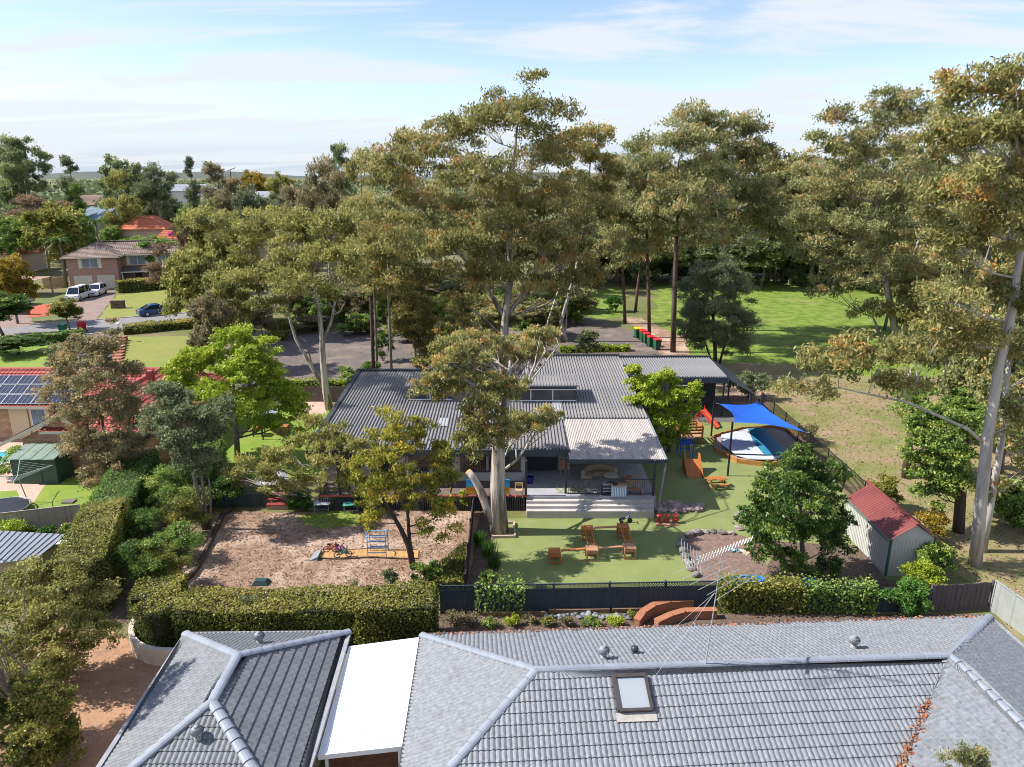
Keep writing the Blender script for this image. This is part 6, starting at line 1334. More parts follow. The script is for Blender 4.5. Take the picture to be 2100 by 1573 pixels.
# grey skillion shed at the left
t = thing('shed', 'tan shed with grey ribbed sloping roof at the left edge', 'shed', G(40, 1170)); q = [G(-80, 1150, 2.2), G(126, 1104, 2.5), G(96, 1128, 2.3), G(-80, 1210, 2.0)]; n_ = 22
A0, B0, C0, D0 = V(-27.0, 29.6, 2.35), V(-20.2, 28.9, 2.35), V(-20.6, 27.4, 2.05), V(-26.0, 25.4, 2.05)
for k in range(n_):
    a0, a1 = k/n_, (k+.93)/n_; mb = MB(); P0, P1, P2, P3 = A0.lerp(B0, a0), A0.lerp(B0, a1), D0.lerp(C0, a1), D0.lerp(C0, a0); mb.face([P0, P1, P2, P3]); mb.face([P1, A0.lerp(B0, (k+.965)/n_)+V(0, 0, .04), D0.lerp(C0, (k+.965)/n_)+V(0, 0, .04), P2]); mb.face([A0.lerp(B0, (k+.965)/n_)+V(0, 0, .04), A0.lerp(B0, (k+1)/n_), D0.lerp(C0, (k+1)/n_), D0.lerp(C0, (k+.965)/n_)+V(0, 0, .04)]); mb.build('roof_sheet', mat('mid_grey_sheet', (.26,.28,.31), (.22,.235,.26), rough=.4, metal=.2), t)
MB().prism([(-26.6, 29.2), (-20.5, 28.6), (-20.8, 27.5), (-25.8, 25.7)], 0, 2.0).build('wall', mat('tan_render', (.46,.37,.25), (.4,.32,.22), scale=1), t)
p = G(125, 1117, 1.4); t = thing('hot_water_unit', 'white box unit on a stand between tan shed and hedge', 'box unit', (p.x, p.y, 0)); MB().bx(-.3, .3, -.18, .18, 1.1, 1.5, .03).build('casing', mat('offwhite_metal', (.62,.62,.60)), t, local=True); MB().bx(-.25, .25, -.14, .14, 0, 1.1).build('stand', m_char, t, local=True); MB().bx(-.32, .32, -.2, .2, 1.5, 1.54, .01).build('lid', mat('offwhite_metal', (.62,.62,.60)), t, local=True)
# crane far away
t = thing('crane', 'thin dark tower crane on the far horizon', 'crane', UY(472, 350, 900)); t.location.z = 0; MB().bar((0, 0, 0), (0, 0, 24), .8).build('mast', m_char, t, local=True); MB().bar((-4, 0, 23), (7, 0, 27), .7).build('jib', m_char, t, local=True)
# ------------------------------------------------------------------ trees standing in the photograph's middle ground
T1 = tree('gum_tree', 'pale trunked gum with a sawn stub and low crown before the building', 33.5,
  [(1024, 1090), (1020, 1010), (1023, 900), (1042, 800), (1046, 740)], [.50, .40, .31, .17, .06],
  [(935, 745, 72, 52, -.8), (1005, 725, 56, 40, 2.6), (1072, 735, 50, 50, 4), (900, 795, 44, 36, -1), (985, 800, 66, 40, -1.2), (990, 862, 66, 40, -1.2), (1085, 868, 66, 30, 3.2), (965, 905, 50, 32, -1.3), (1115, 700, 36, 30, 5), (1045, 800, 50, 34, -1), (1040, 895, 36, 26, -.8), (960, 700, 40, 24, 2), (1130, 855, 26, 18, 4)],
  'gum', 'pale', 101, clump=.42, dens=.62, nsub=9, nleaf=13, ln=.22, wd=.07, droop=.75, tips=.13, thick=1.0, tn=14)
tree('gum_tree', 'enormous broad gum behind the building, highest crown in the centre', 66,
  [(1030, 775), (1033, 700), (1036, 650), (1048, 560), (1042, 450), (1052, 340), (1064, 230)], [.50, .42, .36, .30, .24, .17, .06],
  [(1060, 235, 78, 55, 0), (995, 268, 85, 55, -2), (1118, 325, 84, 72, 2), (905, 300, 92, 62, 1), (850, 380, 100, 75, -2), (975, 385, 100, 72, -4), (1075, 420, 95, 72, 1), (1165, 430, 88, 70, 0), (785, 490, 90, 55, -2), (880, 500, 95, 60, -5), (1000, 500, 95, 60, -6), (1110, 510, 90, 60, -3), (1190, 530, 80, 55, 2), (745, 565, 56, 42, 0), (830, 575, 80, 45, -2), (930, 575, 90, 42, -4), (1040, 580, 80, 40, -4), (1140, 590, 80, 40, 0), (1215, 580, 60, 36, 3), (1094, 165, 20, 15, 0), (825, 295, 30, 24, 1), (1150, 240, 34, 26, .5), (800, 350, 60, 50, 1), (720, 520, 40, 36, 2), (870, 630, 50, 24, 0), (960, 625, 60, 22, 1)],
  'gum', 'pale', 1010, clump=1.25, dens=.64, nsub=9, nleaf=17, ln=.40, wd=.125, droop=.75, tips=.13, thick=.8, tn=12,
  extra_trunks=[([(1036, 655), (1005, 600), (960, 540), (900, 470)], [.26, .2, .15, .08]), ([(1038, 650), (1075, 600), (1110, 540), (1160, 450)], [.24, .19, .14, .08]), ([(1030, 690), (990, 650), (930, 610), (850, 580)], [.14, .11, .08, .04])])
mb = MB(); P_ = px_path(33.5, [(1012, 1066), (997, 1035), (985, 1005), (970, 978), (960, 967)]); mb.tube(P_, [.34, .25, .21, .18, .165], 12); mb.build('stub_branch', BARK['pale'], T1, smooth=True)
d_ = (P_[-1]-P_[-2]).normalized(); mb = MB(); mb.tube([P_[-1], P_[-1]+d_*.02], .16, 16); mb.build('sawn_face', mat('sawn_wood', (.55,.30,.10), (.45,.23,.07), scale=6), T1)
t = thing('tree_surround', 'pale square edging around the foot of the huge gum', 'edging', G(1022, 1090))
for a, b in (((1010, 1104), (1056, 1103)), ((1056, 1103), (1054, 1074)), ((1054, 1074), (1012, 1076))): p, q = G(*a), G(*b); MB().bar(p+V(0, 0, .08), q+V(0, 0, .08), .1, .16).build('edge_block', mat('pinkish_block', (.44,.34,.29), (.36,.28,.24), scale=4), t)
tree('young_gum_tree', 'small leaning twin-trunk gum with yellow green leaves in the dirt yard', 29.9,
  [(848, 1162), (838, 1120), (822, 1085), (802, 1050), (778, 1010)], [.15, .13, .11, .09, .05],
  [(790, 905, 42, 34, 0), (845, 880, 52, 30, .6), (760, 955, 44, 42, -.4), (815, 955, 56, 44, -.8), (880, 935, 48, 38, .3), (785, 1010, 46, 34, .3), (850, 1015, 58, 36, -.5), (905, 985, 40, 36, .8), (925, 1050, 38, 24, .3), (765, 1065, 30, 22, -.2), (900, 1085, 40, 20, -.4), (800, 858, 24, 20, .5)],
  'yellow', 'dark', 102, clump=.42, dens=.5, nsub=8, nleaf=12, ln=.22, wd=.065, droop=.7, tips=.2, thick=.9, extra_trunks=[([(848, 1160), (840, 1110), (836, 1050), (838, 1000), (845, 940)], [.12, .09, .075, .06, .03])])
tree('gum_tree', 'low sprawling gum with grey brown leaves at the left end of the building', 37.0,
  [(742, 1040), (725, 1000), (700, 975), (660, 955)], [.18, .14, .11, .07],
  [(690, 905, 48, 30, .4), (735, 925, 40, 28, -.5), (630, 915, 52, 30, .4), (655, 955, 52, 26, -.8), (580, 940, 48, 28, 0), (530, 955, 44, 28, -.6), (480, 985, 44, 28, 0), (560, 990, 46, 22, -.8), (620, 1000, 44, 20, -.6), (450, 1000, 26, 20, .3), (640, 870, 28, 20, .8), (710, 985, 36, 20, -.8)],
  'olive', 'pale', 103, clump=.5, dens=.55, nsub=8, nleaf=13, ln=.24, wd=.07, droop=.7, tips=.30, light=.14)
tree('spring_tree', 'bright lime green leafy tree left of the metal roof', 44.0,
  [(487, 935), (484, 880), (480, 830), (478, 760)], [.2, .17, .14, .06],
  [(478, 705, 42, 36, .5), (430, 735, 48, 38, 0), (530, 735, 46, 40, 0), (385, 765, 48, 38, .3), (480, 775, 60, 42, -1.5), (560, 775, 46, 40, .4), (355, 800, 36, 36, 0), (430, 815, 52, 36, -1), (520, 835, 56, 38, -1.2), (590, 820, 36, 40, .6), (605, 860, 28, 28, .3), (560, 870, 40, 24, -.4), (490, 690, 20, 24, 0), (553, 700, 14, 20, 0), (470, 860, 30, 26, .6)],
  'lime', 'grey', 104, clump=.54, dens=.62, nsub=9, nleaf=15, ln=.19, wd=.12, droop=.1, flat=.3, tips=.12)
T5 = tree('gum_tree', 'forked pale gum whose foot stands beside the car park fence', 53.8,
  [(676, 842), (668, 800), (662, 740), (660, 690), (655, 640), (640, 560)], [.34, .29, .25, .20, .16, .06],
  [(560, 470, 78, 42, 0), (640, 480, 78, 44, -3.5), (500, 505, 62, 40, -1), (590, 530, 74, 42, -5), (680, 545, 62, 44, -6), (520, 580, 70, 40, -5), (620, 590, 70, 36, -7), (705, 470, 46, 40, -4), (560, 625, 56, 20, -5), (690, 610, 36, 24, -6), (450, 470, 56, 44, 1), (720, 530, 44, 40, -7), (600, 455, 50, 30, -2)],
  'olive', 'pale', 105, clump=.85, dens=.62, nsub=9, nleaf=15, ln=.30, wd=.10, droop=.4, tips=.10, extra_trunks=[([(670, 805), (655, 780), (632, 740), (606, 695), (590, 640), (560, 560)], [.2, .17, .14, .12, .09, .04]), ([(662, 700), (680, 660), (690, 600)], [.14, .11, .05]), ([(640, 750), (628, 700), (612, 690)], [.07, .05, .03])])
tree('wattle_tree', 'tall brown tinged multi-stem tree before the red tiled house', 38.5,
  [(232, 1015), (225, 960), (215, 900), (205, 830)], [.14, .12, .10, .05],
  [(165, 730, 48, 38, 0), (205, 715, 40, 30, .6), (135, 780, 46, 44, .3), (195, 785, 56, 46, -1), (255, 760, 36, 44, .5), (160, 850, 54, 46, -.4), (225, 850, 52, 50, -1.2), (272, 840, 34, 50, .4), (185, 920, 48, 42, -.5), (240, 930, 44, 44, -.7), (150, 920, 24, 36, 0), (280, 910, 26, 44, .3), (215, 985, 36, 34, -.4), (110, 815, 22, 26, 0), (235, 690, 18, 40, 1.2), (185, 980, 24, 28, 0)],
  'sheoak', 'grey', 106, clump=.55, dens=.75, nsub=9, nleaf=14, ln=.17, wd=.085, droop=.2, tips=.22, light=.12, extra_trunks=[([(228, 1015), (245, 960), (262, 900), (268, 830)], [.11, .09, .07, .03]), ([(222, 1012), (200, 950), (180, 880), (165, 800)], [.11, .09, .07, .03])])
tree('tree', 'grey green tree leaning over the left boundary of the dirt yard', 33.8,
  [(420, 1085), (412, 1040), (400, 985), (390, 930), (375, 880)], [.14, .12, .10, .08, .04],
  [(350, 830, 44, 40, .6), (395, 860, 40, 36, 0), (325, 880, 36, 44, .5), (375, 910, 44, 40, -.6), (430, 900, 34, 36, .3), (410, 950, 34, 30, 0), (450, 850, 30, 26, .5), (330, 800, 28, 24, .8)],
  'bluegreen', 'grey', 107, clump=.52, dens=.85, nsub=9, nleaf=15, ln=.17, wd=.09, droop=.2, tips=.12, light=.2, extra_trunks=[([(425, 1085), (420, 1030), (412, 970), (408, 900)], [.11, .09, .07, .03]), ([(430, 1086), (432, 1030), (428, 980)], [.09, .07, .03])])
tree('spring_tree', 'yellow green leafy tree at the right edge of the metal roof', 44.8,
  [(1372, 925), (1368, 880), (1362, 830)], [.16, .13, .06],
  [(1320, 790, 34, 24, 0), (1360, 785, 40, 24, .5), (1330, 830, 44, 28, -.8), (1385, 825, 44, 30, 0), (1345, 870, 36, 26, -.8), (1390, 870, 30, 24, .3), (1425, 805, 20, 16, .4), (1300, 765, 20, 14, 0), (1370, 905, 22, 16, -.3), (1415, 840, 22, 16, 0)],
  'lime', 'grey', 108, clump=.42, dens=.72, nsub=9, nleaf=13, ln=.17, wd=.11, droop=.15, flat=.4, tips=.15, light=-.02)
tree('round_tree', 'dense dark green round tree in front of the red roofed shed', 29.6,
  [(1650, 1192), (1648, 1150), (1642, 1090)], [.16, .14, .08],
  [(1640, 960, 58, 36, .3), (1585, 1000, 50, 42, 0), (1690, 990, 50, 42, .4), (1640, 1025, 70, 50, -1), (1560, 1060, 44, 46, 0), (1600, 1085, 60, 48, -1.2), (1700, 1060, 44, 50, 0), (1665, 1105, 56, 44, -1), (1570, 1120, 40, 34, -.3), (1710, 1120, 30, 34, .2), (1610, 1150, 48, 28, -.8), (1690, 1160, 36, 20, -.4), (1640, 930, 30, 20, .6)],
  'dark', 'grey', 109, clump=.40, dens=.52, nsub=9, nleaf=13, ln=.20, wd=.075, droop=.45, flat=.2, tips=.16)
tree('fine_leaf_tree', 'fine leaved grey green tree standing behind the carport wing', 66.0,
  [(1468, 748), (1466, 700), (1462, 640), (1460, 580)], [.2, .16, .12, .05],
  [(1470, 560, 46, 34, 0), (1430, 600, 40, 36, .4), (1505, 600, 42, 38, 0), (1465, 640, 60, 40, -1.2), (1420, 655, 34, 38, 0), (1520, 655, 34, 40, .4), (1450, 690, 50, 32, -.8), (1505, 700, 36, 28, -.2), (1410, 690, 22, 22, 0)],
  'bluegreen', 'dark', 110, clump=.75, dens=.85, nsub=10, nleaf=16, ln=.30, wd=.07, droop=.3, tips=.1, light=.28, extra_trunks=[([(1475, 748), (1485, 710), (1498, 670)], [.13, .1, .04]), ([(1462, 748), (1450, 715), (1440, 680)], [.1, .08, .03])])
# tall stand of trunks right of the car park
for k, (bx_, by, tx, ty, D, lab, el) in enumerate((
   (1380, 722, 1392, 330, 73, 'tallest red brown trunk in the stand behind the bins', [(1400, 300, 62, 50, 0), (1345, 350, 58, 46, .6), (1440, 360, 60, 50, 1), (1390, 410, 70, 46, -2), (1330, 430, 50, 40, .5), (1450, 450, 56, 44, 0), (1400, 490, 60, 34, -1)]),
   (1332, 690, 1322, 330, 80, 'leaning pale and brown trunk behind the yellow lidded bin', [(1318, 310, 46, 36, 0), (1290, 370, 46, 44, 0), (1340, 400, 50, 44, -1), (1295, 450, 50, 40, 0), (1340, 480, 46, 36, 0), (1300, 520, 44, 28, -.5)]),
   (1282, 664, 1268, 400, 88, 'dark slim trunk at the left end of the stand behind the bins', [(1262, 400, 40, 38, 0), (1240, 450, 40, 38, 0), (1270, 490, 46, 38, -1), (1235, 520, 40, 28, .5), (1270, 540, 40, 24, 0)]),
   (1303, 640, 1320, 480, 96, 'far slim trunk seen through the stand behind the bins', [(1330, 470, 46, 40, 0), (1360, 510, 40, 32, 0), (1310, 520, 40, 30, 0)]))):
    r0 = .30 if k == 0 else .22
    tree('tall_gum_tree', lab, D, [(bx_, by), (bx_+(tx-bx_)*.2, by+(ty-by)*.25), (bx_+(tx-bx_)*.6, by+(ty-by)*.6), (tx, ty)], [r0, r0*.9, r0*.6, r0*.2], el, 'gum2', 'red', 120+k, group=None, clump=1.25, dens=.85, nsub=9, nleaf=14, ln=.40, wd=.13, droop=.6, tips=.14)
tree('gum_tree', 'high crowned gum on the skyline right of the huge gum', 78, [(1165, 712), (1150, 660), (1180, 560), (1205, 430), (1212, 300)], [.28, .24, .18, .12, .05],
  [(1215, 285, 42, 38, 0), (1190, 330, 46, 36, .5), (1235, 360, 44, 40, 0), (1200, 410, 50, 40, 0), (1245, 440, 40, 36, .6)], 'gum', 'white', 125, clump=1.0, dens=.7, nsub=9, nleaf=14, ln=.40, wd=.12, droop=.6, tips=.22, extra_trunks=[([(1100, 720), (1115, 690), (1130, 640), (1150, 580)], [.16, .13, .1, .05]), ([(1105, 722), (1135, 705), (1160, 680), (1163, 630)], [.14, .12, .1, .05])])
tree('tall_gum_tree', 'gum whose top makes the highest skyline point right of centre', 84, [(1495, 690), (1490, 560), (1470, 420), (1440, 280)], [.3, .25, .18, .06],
  [(1420, 250, 52, 34, 0), (1480, 262, 52, 36, .5), (1530, 285, 52, 38, 0), (1450, 310, 60, 40, -1.5), (1515, 345, 60, 44, -1), (1570, 330, 46, 40, .5), (1485, 400, 62, 44, -1), (1555, 410, 56, 44, 0), (1520, 470, 60, 40, 0), (1590, 470, 44, 40, .5), (1470, 480, 50, 34, 0)], 'gum2', 'white', 126, clump=1.3, dens=.85, nsub=9, nleaf=14, ln=.44, wd=.14, droop=.6, tips=.14)
tree('gum_tree', 'many limbed gum on the park grass with tan foot among dark saplings', 72.5, [(1845, 728), (1838, 690), (1825, 620), (1800, 500), (1790, 330)], [.45, .40, .32, .22, .06],
  [(1720, 250, 40, 36, -1), (1700, 300, 46, 30, 0), (1760, 320, 56, 40, 0), (1830, 290, 60, 50, 0), (1820, 220, 56, 40, .5), (1890, 250, 50, 50, 0), (1690, 380, 56, 44, 0), (1770, 400, 70, 50, -2), (1850, 390, 60, 50, 0), (1670, 460, 56, 46, 0), (1750, 480, 70, 50, -3), (1830, 490, 60, 46, -1), (1680, 530, 56, 36, -.6), (1760, 560, 66, 36, -2), (1850, 560, 50, 36, 0), (1700, 590, 50, 24, -1), (1790, 630, 50, 24, -1), (1850, 200, 30, 24, 0)],
  'gum2', 'pale', 127, clump=1.25, dens=.75, nsub=9, nleaf=15, ln=.40, wd=.13, droop=.5, tips=.12, extra_trunks=[([(1848, 728), (1812, 700), (1790, 650)], [.25, .2, .1]), ([(1880, 722), (1868, 680), (1862, 620)], [.18, .15, .1]), ([(1900, 726), (1900, 660), (1895, 600)], [.18, .15, .1])])
tree('gum_tree', 'big white barked gum at the right edge with a long left limb', 30.2,
  [(2000, 1160), (2010, 1050), (2025, 900), (2048, 760), (2075, 640), (2095, 500), (2105, 350)], [.30, .27, .24, .21, .18, .14, .06],
  [(2050, 170, 60, 44, 0), (1965, 200, 60, 50, 1), (2090, 250, 60, 60, 0), (2010, 290, 70, 60, -1), (1930, 300, 56, 56, .8), (2080, 380, 70, 60, 0), (1980, 400, 70, 60, -1.2), (1905, 420, 50, 56, 0), (2060, 480, 70, 56, -1), (1960, 510, 66, 50, -.4), (2120, 300, 60, 70, 0), (2130, 480, 60, 70, .5), (1950, 620, 56, 44, -.6), (2030, 600, 50, 40, .6), (1990, 700, 60, 40, .4), (1930, 690, 50, 40, -.5), (2085, 720, 40, 50, .8), (2075, 850, 40, 50, .8), (2120, 600, 50, 50, 0), (1870, 730, 50, 34, .5), (1810, 735, 50, 34, 0), (1750, 720, 46, 30, .2), (1700, 745, 40, 30, 0), (1650, 740, 34, 26, .2), (1700, 800, 40, 16, 0), (1640, 800, 30, 14, .2), (1790, 790, 44, 22, 0), (1860, 800, 44, 30, .3)],
  'gum', 'white', 128, clump=.70, dens=.85, nsub=9, nleaf=15, ln=.25, wd=.085, droop=.65, tips=.10, extra_trunks=[([(2012, 905), (1985, 880), (1930, 855), (1860, 825), (1780, 808), (1720, 795), (1660, 810)], [.085, .08, .07, .055, .04, .03, .015])])
tree('gum_tree', 'slender second white trunk beside the big gum at the right edge', 31.5, [(2015, 1130), (2030, 1040), (2055, 900), (2065, 780), (2080, 650)], [.2, .18, .15, .12, .05], [(2090, 600, 50, 50, 0), (2060, 560, 50, 40, .8), (2100, 780, 40, 50, .5), (2090, 900, 40, 40, .6), (2095, 980, 36, 34, .5), (2040, 1010, 30, 26, 0)], 'gum', 'white', 129, clump=.6, dens=.6, nsub=9, nleaf=15, ln=.25, wd=.085, droop=.6, tips=.12)
tree('ivy_clad_tree', 'dark trunked tree clothed in leafy creeper at the right', 33.5, [(1965, 1100), (1968, 1050), (1975, 960), (1985, 850)], [.30, .27, .22, .14],
  [(1920, 860, 40, 40, 0), (1960, 880, 44, 40, -.6), (1895, 915, 40, 40, .3), (1945, 935, 46, 40, -.8), (1905, 970, 36, 36, 0), (1955, 990, 40, 36, -.6), (1920, 1015, 32, 22, -.3), (1880, 870, 22, 30, .5)], 'green', 'dark', 130, clump=.42, dens=.85, nsub=9, nleaf=14, ln=.15, wd=.11, droop=.3, flat=.1, tips=.12, light=.08)
tree('stump_tree', 'short dark trunk at the edge of the creeper covered tree', 40.5, [(1862, 952), (1864, 920), (1868, 880)], [.26, .22, .18], [(1875, 850, 40, 30, 0), (1910, 860, 36, 30, 0), (1880, 810, 40, 30, .5)], 'green', 'red', 131, clump=.5, dens=.7, nsub=8, nleaf=13, ln=.17, wd=.10, droop=.3)
# near trees at the lower left corner
tree('tree', 'large olive shrub tree filling the lower left, the upper one', 22.5, [(110, 1420), (115, 1340), (110, 1270)], [.16, .13, .06],
  [(60, 1190, 62, 44, .4), (130, 1185, 56, 40, .6), (30, 1250, 60, 50, 0), (105, 1250, 70, 52, -.8), (185, 1240, 46, 46, .4), (60, 1320, 66, 50, -.8), (145, 1320, 62, 50, -.8), (205, 1300, 30, 44, .2), (100, 1380, 70, 40, -.6), (10, 1370, 50, 50, 0)], 'olive', 'grey', 132, clump=.38, dens=.64, nsub=9, nleaf=15, ln=.115, wd=.06, droop=.1, flat=.2, tips=.15)
tree('tree', 'yellow tipped shrub tree in the very bottom left corner', 18.4, [(70, 1600), (72, 1540), (70, 1480)], [.13, .1, .05],
  [(60, 1420, 50, 36, .2), (115, 1440, 44, 36, .3), (20, 1460, 50, 44, 0), (85, 1490, 60, 48, -.5), (140, 1500, 34, 44, .2), (40, 1540, 56, 44, -.4), (110, 1555, 50, 36, -.3), (-150, 1290, 80, 60, .6), (-110, 1180, 70, 60, -.6), (-170, 1400, 80, 70, 0), (-120, 1060, 60, 50, .5), (-60, 1330, 40, 40, -.4)], 'hedge', 'grey', 133, clump=.30, dens=.7, nsub=9, nleaf=14, ln=.10, wd=.055, droop=.1, flat=.2, tips=.2, light=-.08)  # clumps left of view are unseen, added to shade the small hipped roof
tree('gum_sapling', 'tip of a young gum poking up at the bottom right', 13.6, [(1985, 1690), (1982, 1610), (1980, 1560)], [.05, .04, .02], [(1965, 1560, 34, 24, 0), (2000, 1565, 34, 24, .1), (1980, 1545, 30, 16, 0), (1985, 1600, 44, 26, 0)], 'gum2', 'grey', 134, clump=.2, dens=.6, nsub=8, nleaf=10, ln=.13, wd=.032, droop=.7, tips=.1)

# ------------------------------------------------------------------ hedges and shrubs
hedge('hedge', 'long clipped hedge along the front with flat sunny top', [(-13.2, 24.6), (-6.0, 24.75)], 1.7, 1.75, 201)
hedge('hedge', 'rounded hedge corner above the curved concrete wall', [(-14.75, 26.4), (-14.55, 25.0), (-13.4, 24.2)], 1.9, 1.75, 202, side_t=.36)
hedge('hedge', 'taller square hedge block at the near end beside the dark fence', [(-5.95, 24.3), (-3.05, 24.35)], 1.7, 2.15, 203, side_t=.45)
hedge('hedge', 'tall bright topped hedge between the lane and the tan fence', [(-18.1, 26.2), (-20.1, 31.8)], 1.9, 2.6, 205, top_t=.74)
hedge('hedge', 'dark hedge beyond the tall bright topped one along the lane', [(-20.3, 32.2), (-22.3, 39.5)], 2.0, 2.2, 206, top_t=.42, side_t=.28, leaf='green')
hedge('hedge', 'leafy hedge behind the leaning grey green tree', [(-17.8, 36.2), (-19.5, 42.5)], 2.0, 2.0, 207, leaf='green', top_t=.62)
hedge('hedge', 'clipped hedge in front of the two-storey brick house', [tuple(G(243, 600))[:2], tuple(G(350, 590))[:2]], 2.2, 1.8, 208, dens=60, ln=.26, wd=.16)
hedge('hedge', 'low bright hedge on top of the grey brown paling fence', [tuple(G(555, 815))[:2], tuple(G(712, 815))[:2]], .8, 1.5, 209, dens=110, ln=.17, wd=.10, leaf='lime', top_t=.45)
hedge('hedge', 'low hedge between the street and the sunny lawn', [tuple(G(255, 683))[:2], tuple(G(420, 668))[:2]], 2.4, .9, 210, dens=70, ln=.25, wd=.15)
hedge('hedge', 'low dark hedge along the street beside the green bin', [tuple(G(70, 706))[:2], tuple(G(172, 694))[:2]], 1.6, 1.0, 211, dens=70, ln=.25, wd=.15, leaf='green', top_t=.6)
hedge('hedge', 'thin lime strip of ground cover behind the building roof', [tuple(G(1150, 722))[:2], tuple(G(1290, 719))[:2]], 1.0, .6, 212, dens=80, ln=.22, wd=.12, leaf='lime', top_t=.4)
# vines over the fence
def vine(label, a, b, h, seed, leaf, n, t=.55):
    r = np.random.default_rng(seed); a = np.array(a[:2]); b = np.array(b[:2]); d = b-a; L = np.linalg.norm(d); d /= L; s = np.array([d[1], -d[0]]); root = thing('climbing_vine', label, 'vine', (a[0]+d[0]*L/2, a[1]+d[1]*L/2, 0))
    u = r.uniform(0, L, n); v = r.uniform(0, 1, n); dens = .5+.5*np.sin(u*1.9+seed)*np.sin(u*.7); keep = r.uniform(size=n) < .35+.65*np.clip(dens+v-.4, 0, 1); u, v = u[keep], v[keep]; k = len(u)
    top = r.uniform(size=k) < .35; z = np.where(top, h+.12+r.normal(0, .09, k), v*h); off = np.where(top, r.normal(0, .28, k), .14+np.abs(r.normal(0, .10, k)))
    p = np.column_stack([a[0]+d[0]*u+s[0]*off, a[1]+d[1]*u+s[1]*off, z]); nn = np.where(top[:, None], np.array([[0, 0, 1.]]), np.array([[s[0], s[1], .35]])); c, a2, b2, ti = surf_leaves(p, nn, r, .115, .09, t, .18, .05)
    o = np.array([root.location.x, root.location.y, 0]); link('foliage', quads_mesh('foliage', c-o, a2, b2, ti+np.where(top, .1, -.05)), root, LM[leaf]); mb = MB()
    for q in range(10): x = L*(q+.5)/10; p0 = V(a[0]+d[0]*x+s[0]*.12, a[1]+d[1]*x+s[1]*.12, 0); mb.tube([p0, p0+V(.1, 0, h*.5), p0+V(-.05, 0, h)], [.02, .016, .01], 4)
    mb.build('stems', BARK['grey'], root)
vine('thick leafy vine hanging over the fence right of the antenna', G(1468, 1249), G(1640, 1252), 1.25, 221, 'hedge', 5200); vine('darker thinner vine on the fence between the two thick bushes', G(1640, 1252), G(1790, 1255), 1.2, 222, 'green', 2600)
vine('wispy creeper over the lattice top at the left part of the dark fence', G(975, 1259), G(1075, 1257), 1.35, 223, 'green', 900)
shrub('shrub', 'loose bright green fern-leaved shrub before the fence at right', tuple(G(1855, 1268)), 1.5, .8, 1.7, 'fern', 231, 3800, .17, .05, droop=.3, light=.1)
shrub('shrub', 'yellow green shrub with orange flowers behind the fence at right', tuple(G(1880, 1215)), 1.0, .8, 1.5, 'lime', 232, 2500, .13, .07, light=-.05)
shrub('shrub', 'golden yellow leaved shrub beyond the red roofed shed', tuple(G(1905, 1105)), 1.0, .9, 1.7, 'gold', 233, 1800, .16, .07)
shrub('shrub', 'glossy green shrub between the golden shrub and the white trunks', tuple(G(1905, 1180)), 1.15, .9, 1.9, 'dark', 234, 3400, .16, .09, light=.12)
shrub('shrub', 'dense dark shrub at the foot of the twin-trunk gum', tuple(G(872, 1205)), .75, .6, 1.35, 'dark', 235, 3000, .10, .06, light=.05)
shrub('shrub', 'slim upright blue green shrub poking above the front hedge', tuple(G(803, 1218)), .38, .38, 1.35, 'bluegreen', 236, 1500, .10, .06, light=.2)
shrub('shrub', 'pale flowering creeper mound on the front hedge top', (-6.3, 25.7, 0), .8, .5, 1.9, 'bluegreen', 237, 1400, .09, .05, light=.25)
shrub('shrub', 'large dark shrub at the left corner inside the boundary hedge', tuple(G(312, 1215)), 1.25, 1.0, 2.7, 'dark', 238, 6000, .11, .065, light=.1)
for k, (x, y, rx, hh, lf, lab) in enumerate(((-15.6, 28.3, 1.2, 2.0, 'hedge', 'bright topped bush next to the hedge corner inside the boundary'), (-16.3, 30.6, 1.3, 1.8, 'green', 'dark spreading bush left of the dirt yard logs'), (-16.9, 33.0, 1.3, 2.1, 'hedge', 'yellow green bush halfway along the left boundary'), (-17.5, 35.2, 1.3, 2.2, 'green', 'dark bush at the foot of the leaning grey green tree'), (-16.2, 36.6, 1.1, 1.6, 'dark', 'dark low bush beside the dark green fence end'), (-18.5, 31.5, 1.2, 2.4, 'dark', 'tall dark bush pressed against the lane side'), (-18.9, 35.5, 1.2, 2.8, 'green', 'tall bush on the lane side behind the leaning tree'))): shrub('shrub', lab, (x, y, 0), rx, 1.35, hh, lf, 360+k, 3600, .11, .065, rim=.3)
shrub('shrub', 'grey green weed tuft standing on the flat hedge top', (-10.6, 24.6, 0), .5, .4, 2.25, 'bluegreen', 239, 700, .10, .05, light=.2)
shrub('shrub', 'yellow green round shrub by the verandah left of the huge gum', tuple(G(950, 1042)), .55, .5, 1.0, 'lime', 240, 1600, .12, .07)
shrub('shrub', 'spiky dark green plant between the maroon steps and white table', tuple(G(615, 1050)), .7, .6, 1.1, 'fern', 241, 1400, .4, .05, droop=-.3, light=-.2)
shrub('shrub', 'yellow green shrub growing against the teal table', tuple(G(750, 1055)), .8, .6, 1.5, 'yellow', 242, 1800, .13, .06)
shrub('shrub', 'sunlit shrub on the car park edge above the paling fence', tuple(G(720, 795)), 1.1, .9, 1.9, 'green', 243, 1700, .22, .12, light=.12)
shrub('shrub', 'small shrub behind the roof corner near the bare trunks', tuple(G(765, 775)), 1.2, .9, 1.6, 'green', 244, 1400, .22, .12)
shrub('shrub', 'pale leaved shrub standing alone behind the building roof', tuple(G(1203, 735)), 1.3, 1.1, 3.1, 'bluegreen', 245, 1900, .28, .15, light=.25)
shrub('shrub', 'dark shrub between the three slim trunks behind the roof', tuple(G(785, 740)), 1.6, 1.0, 3.2, 'dark', 246, 1400, .25, .12)
shrub('shrub', 'leafy shrub on the park side of the black picket fence', (20.9, 36.2, 0), 1.0, .9, 1.9, 'hedge', 247, 3000, .14, .08, light=-.05)
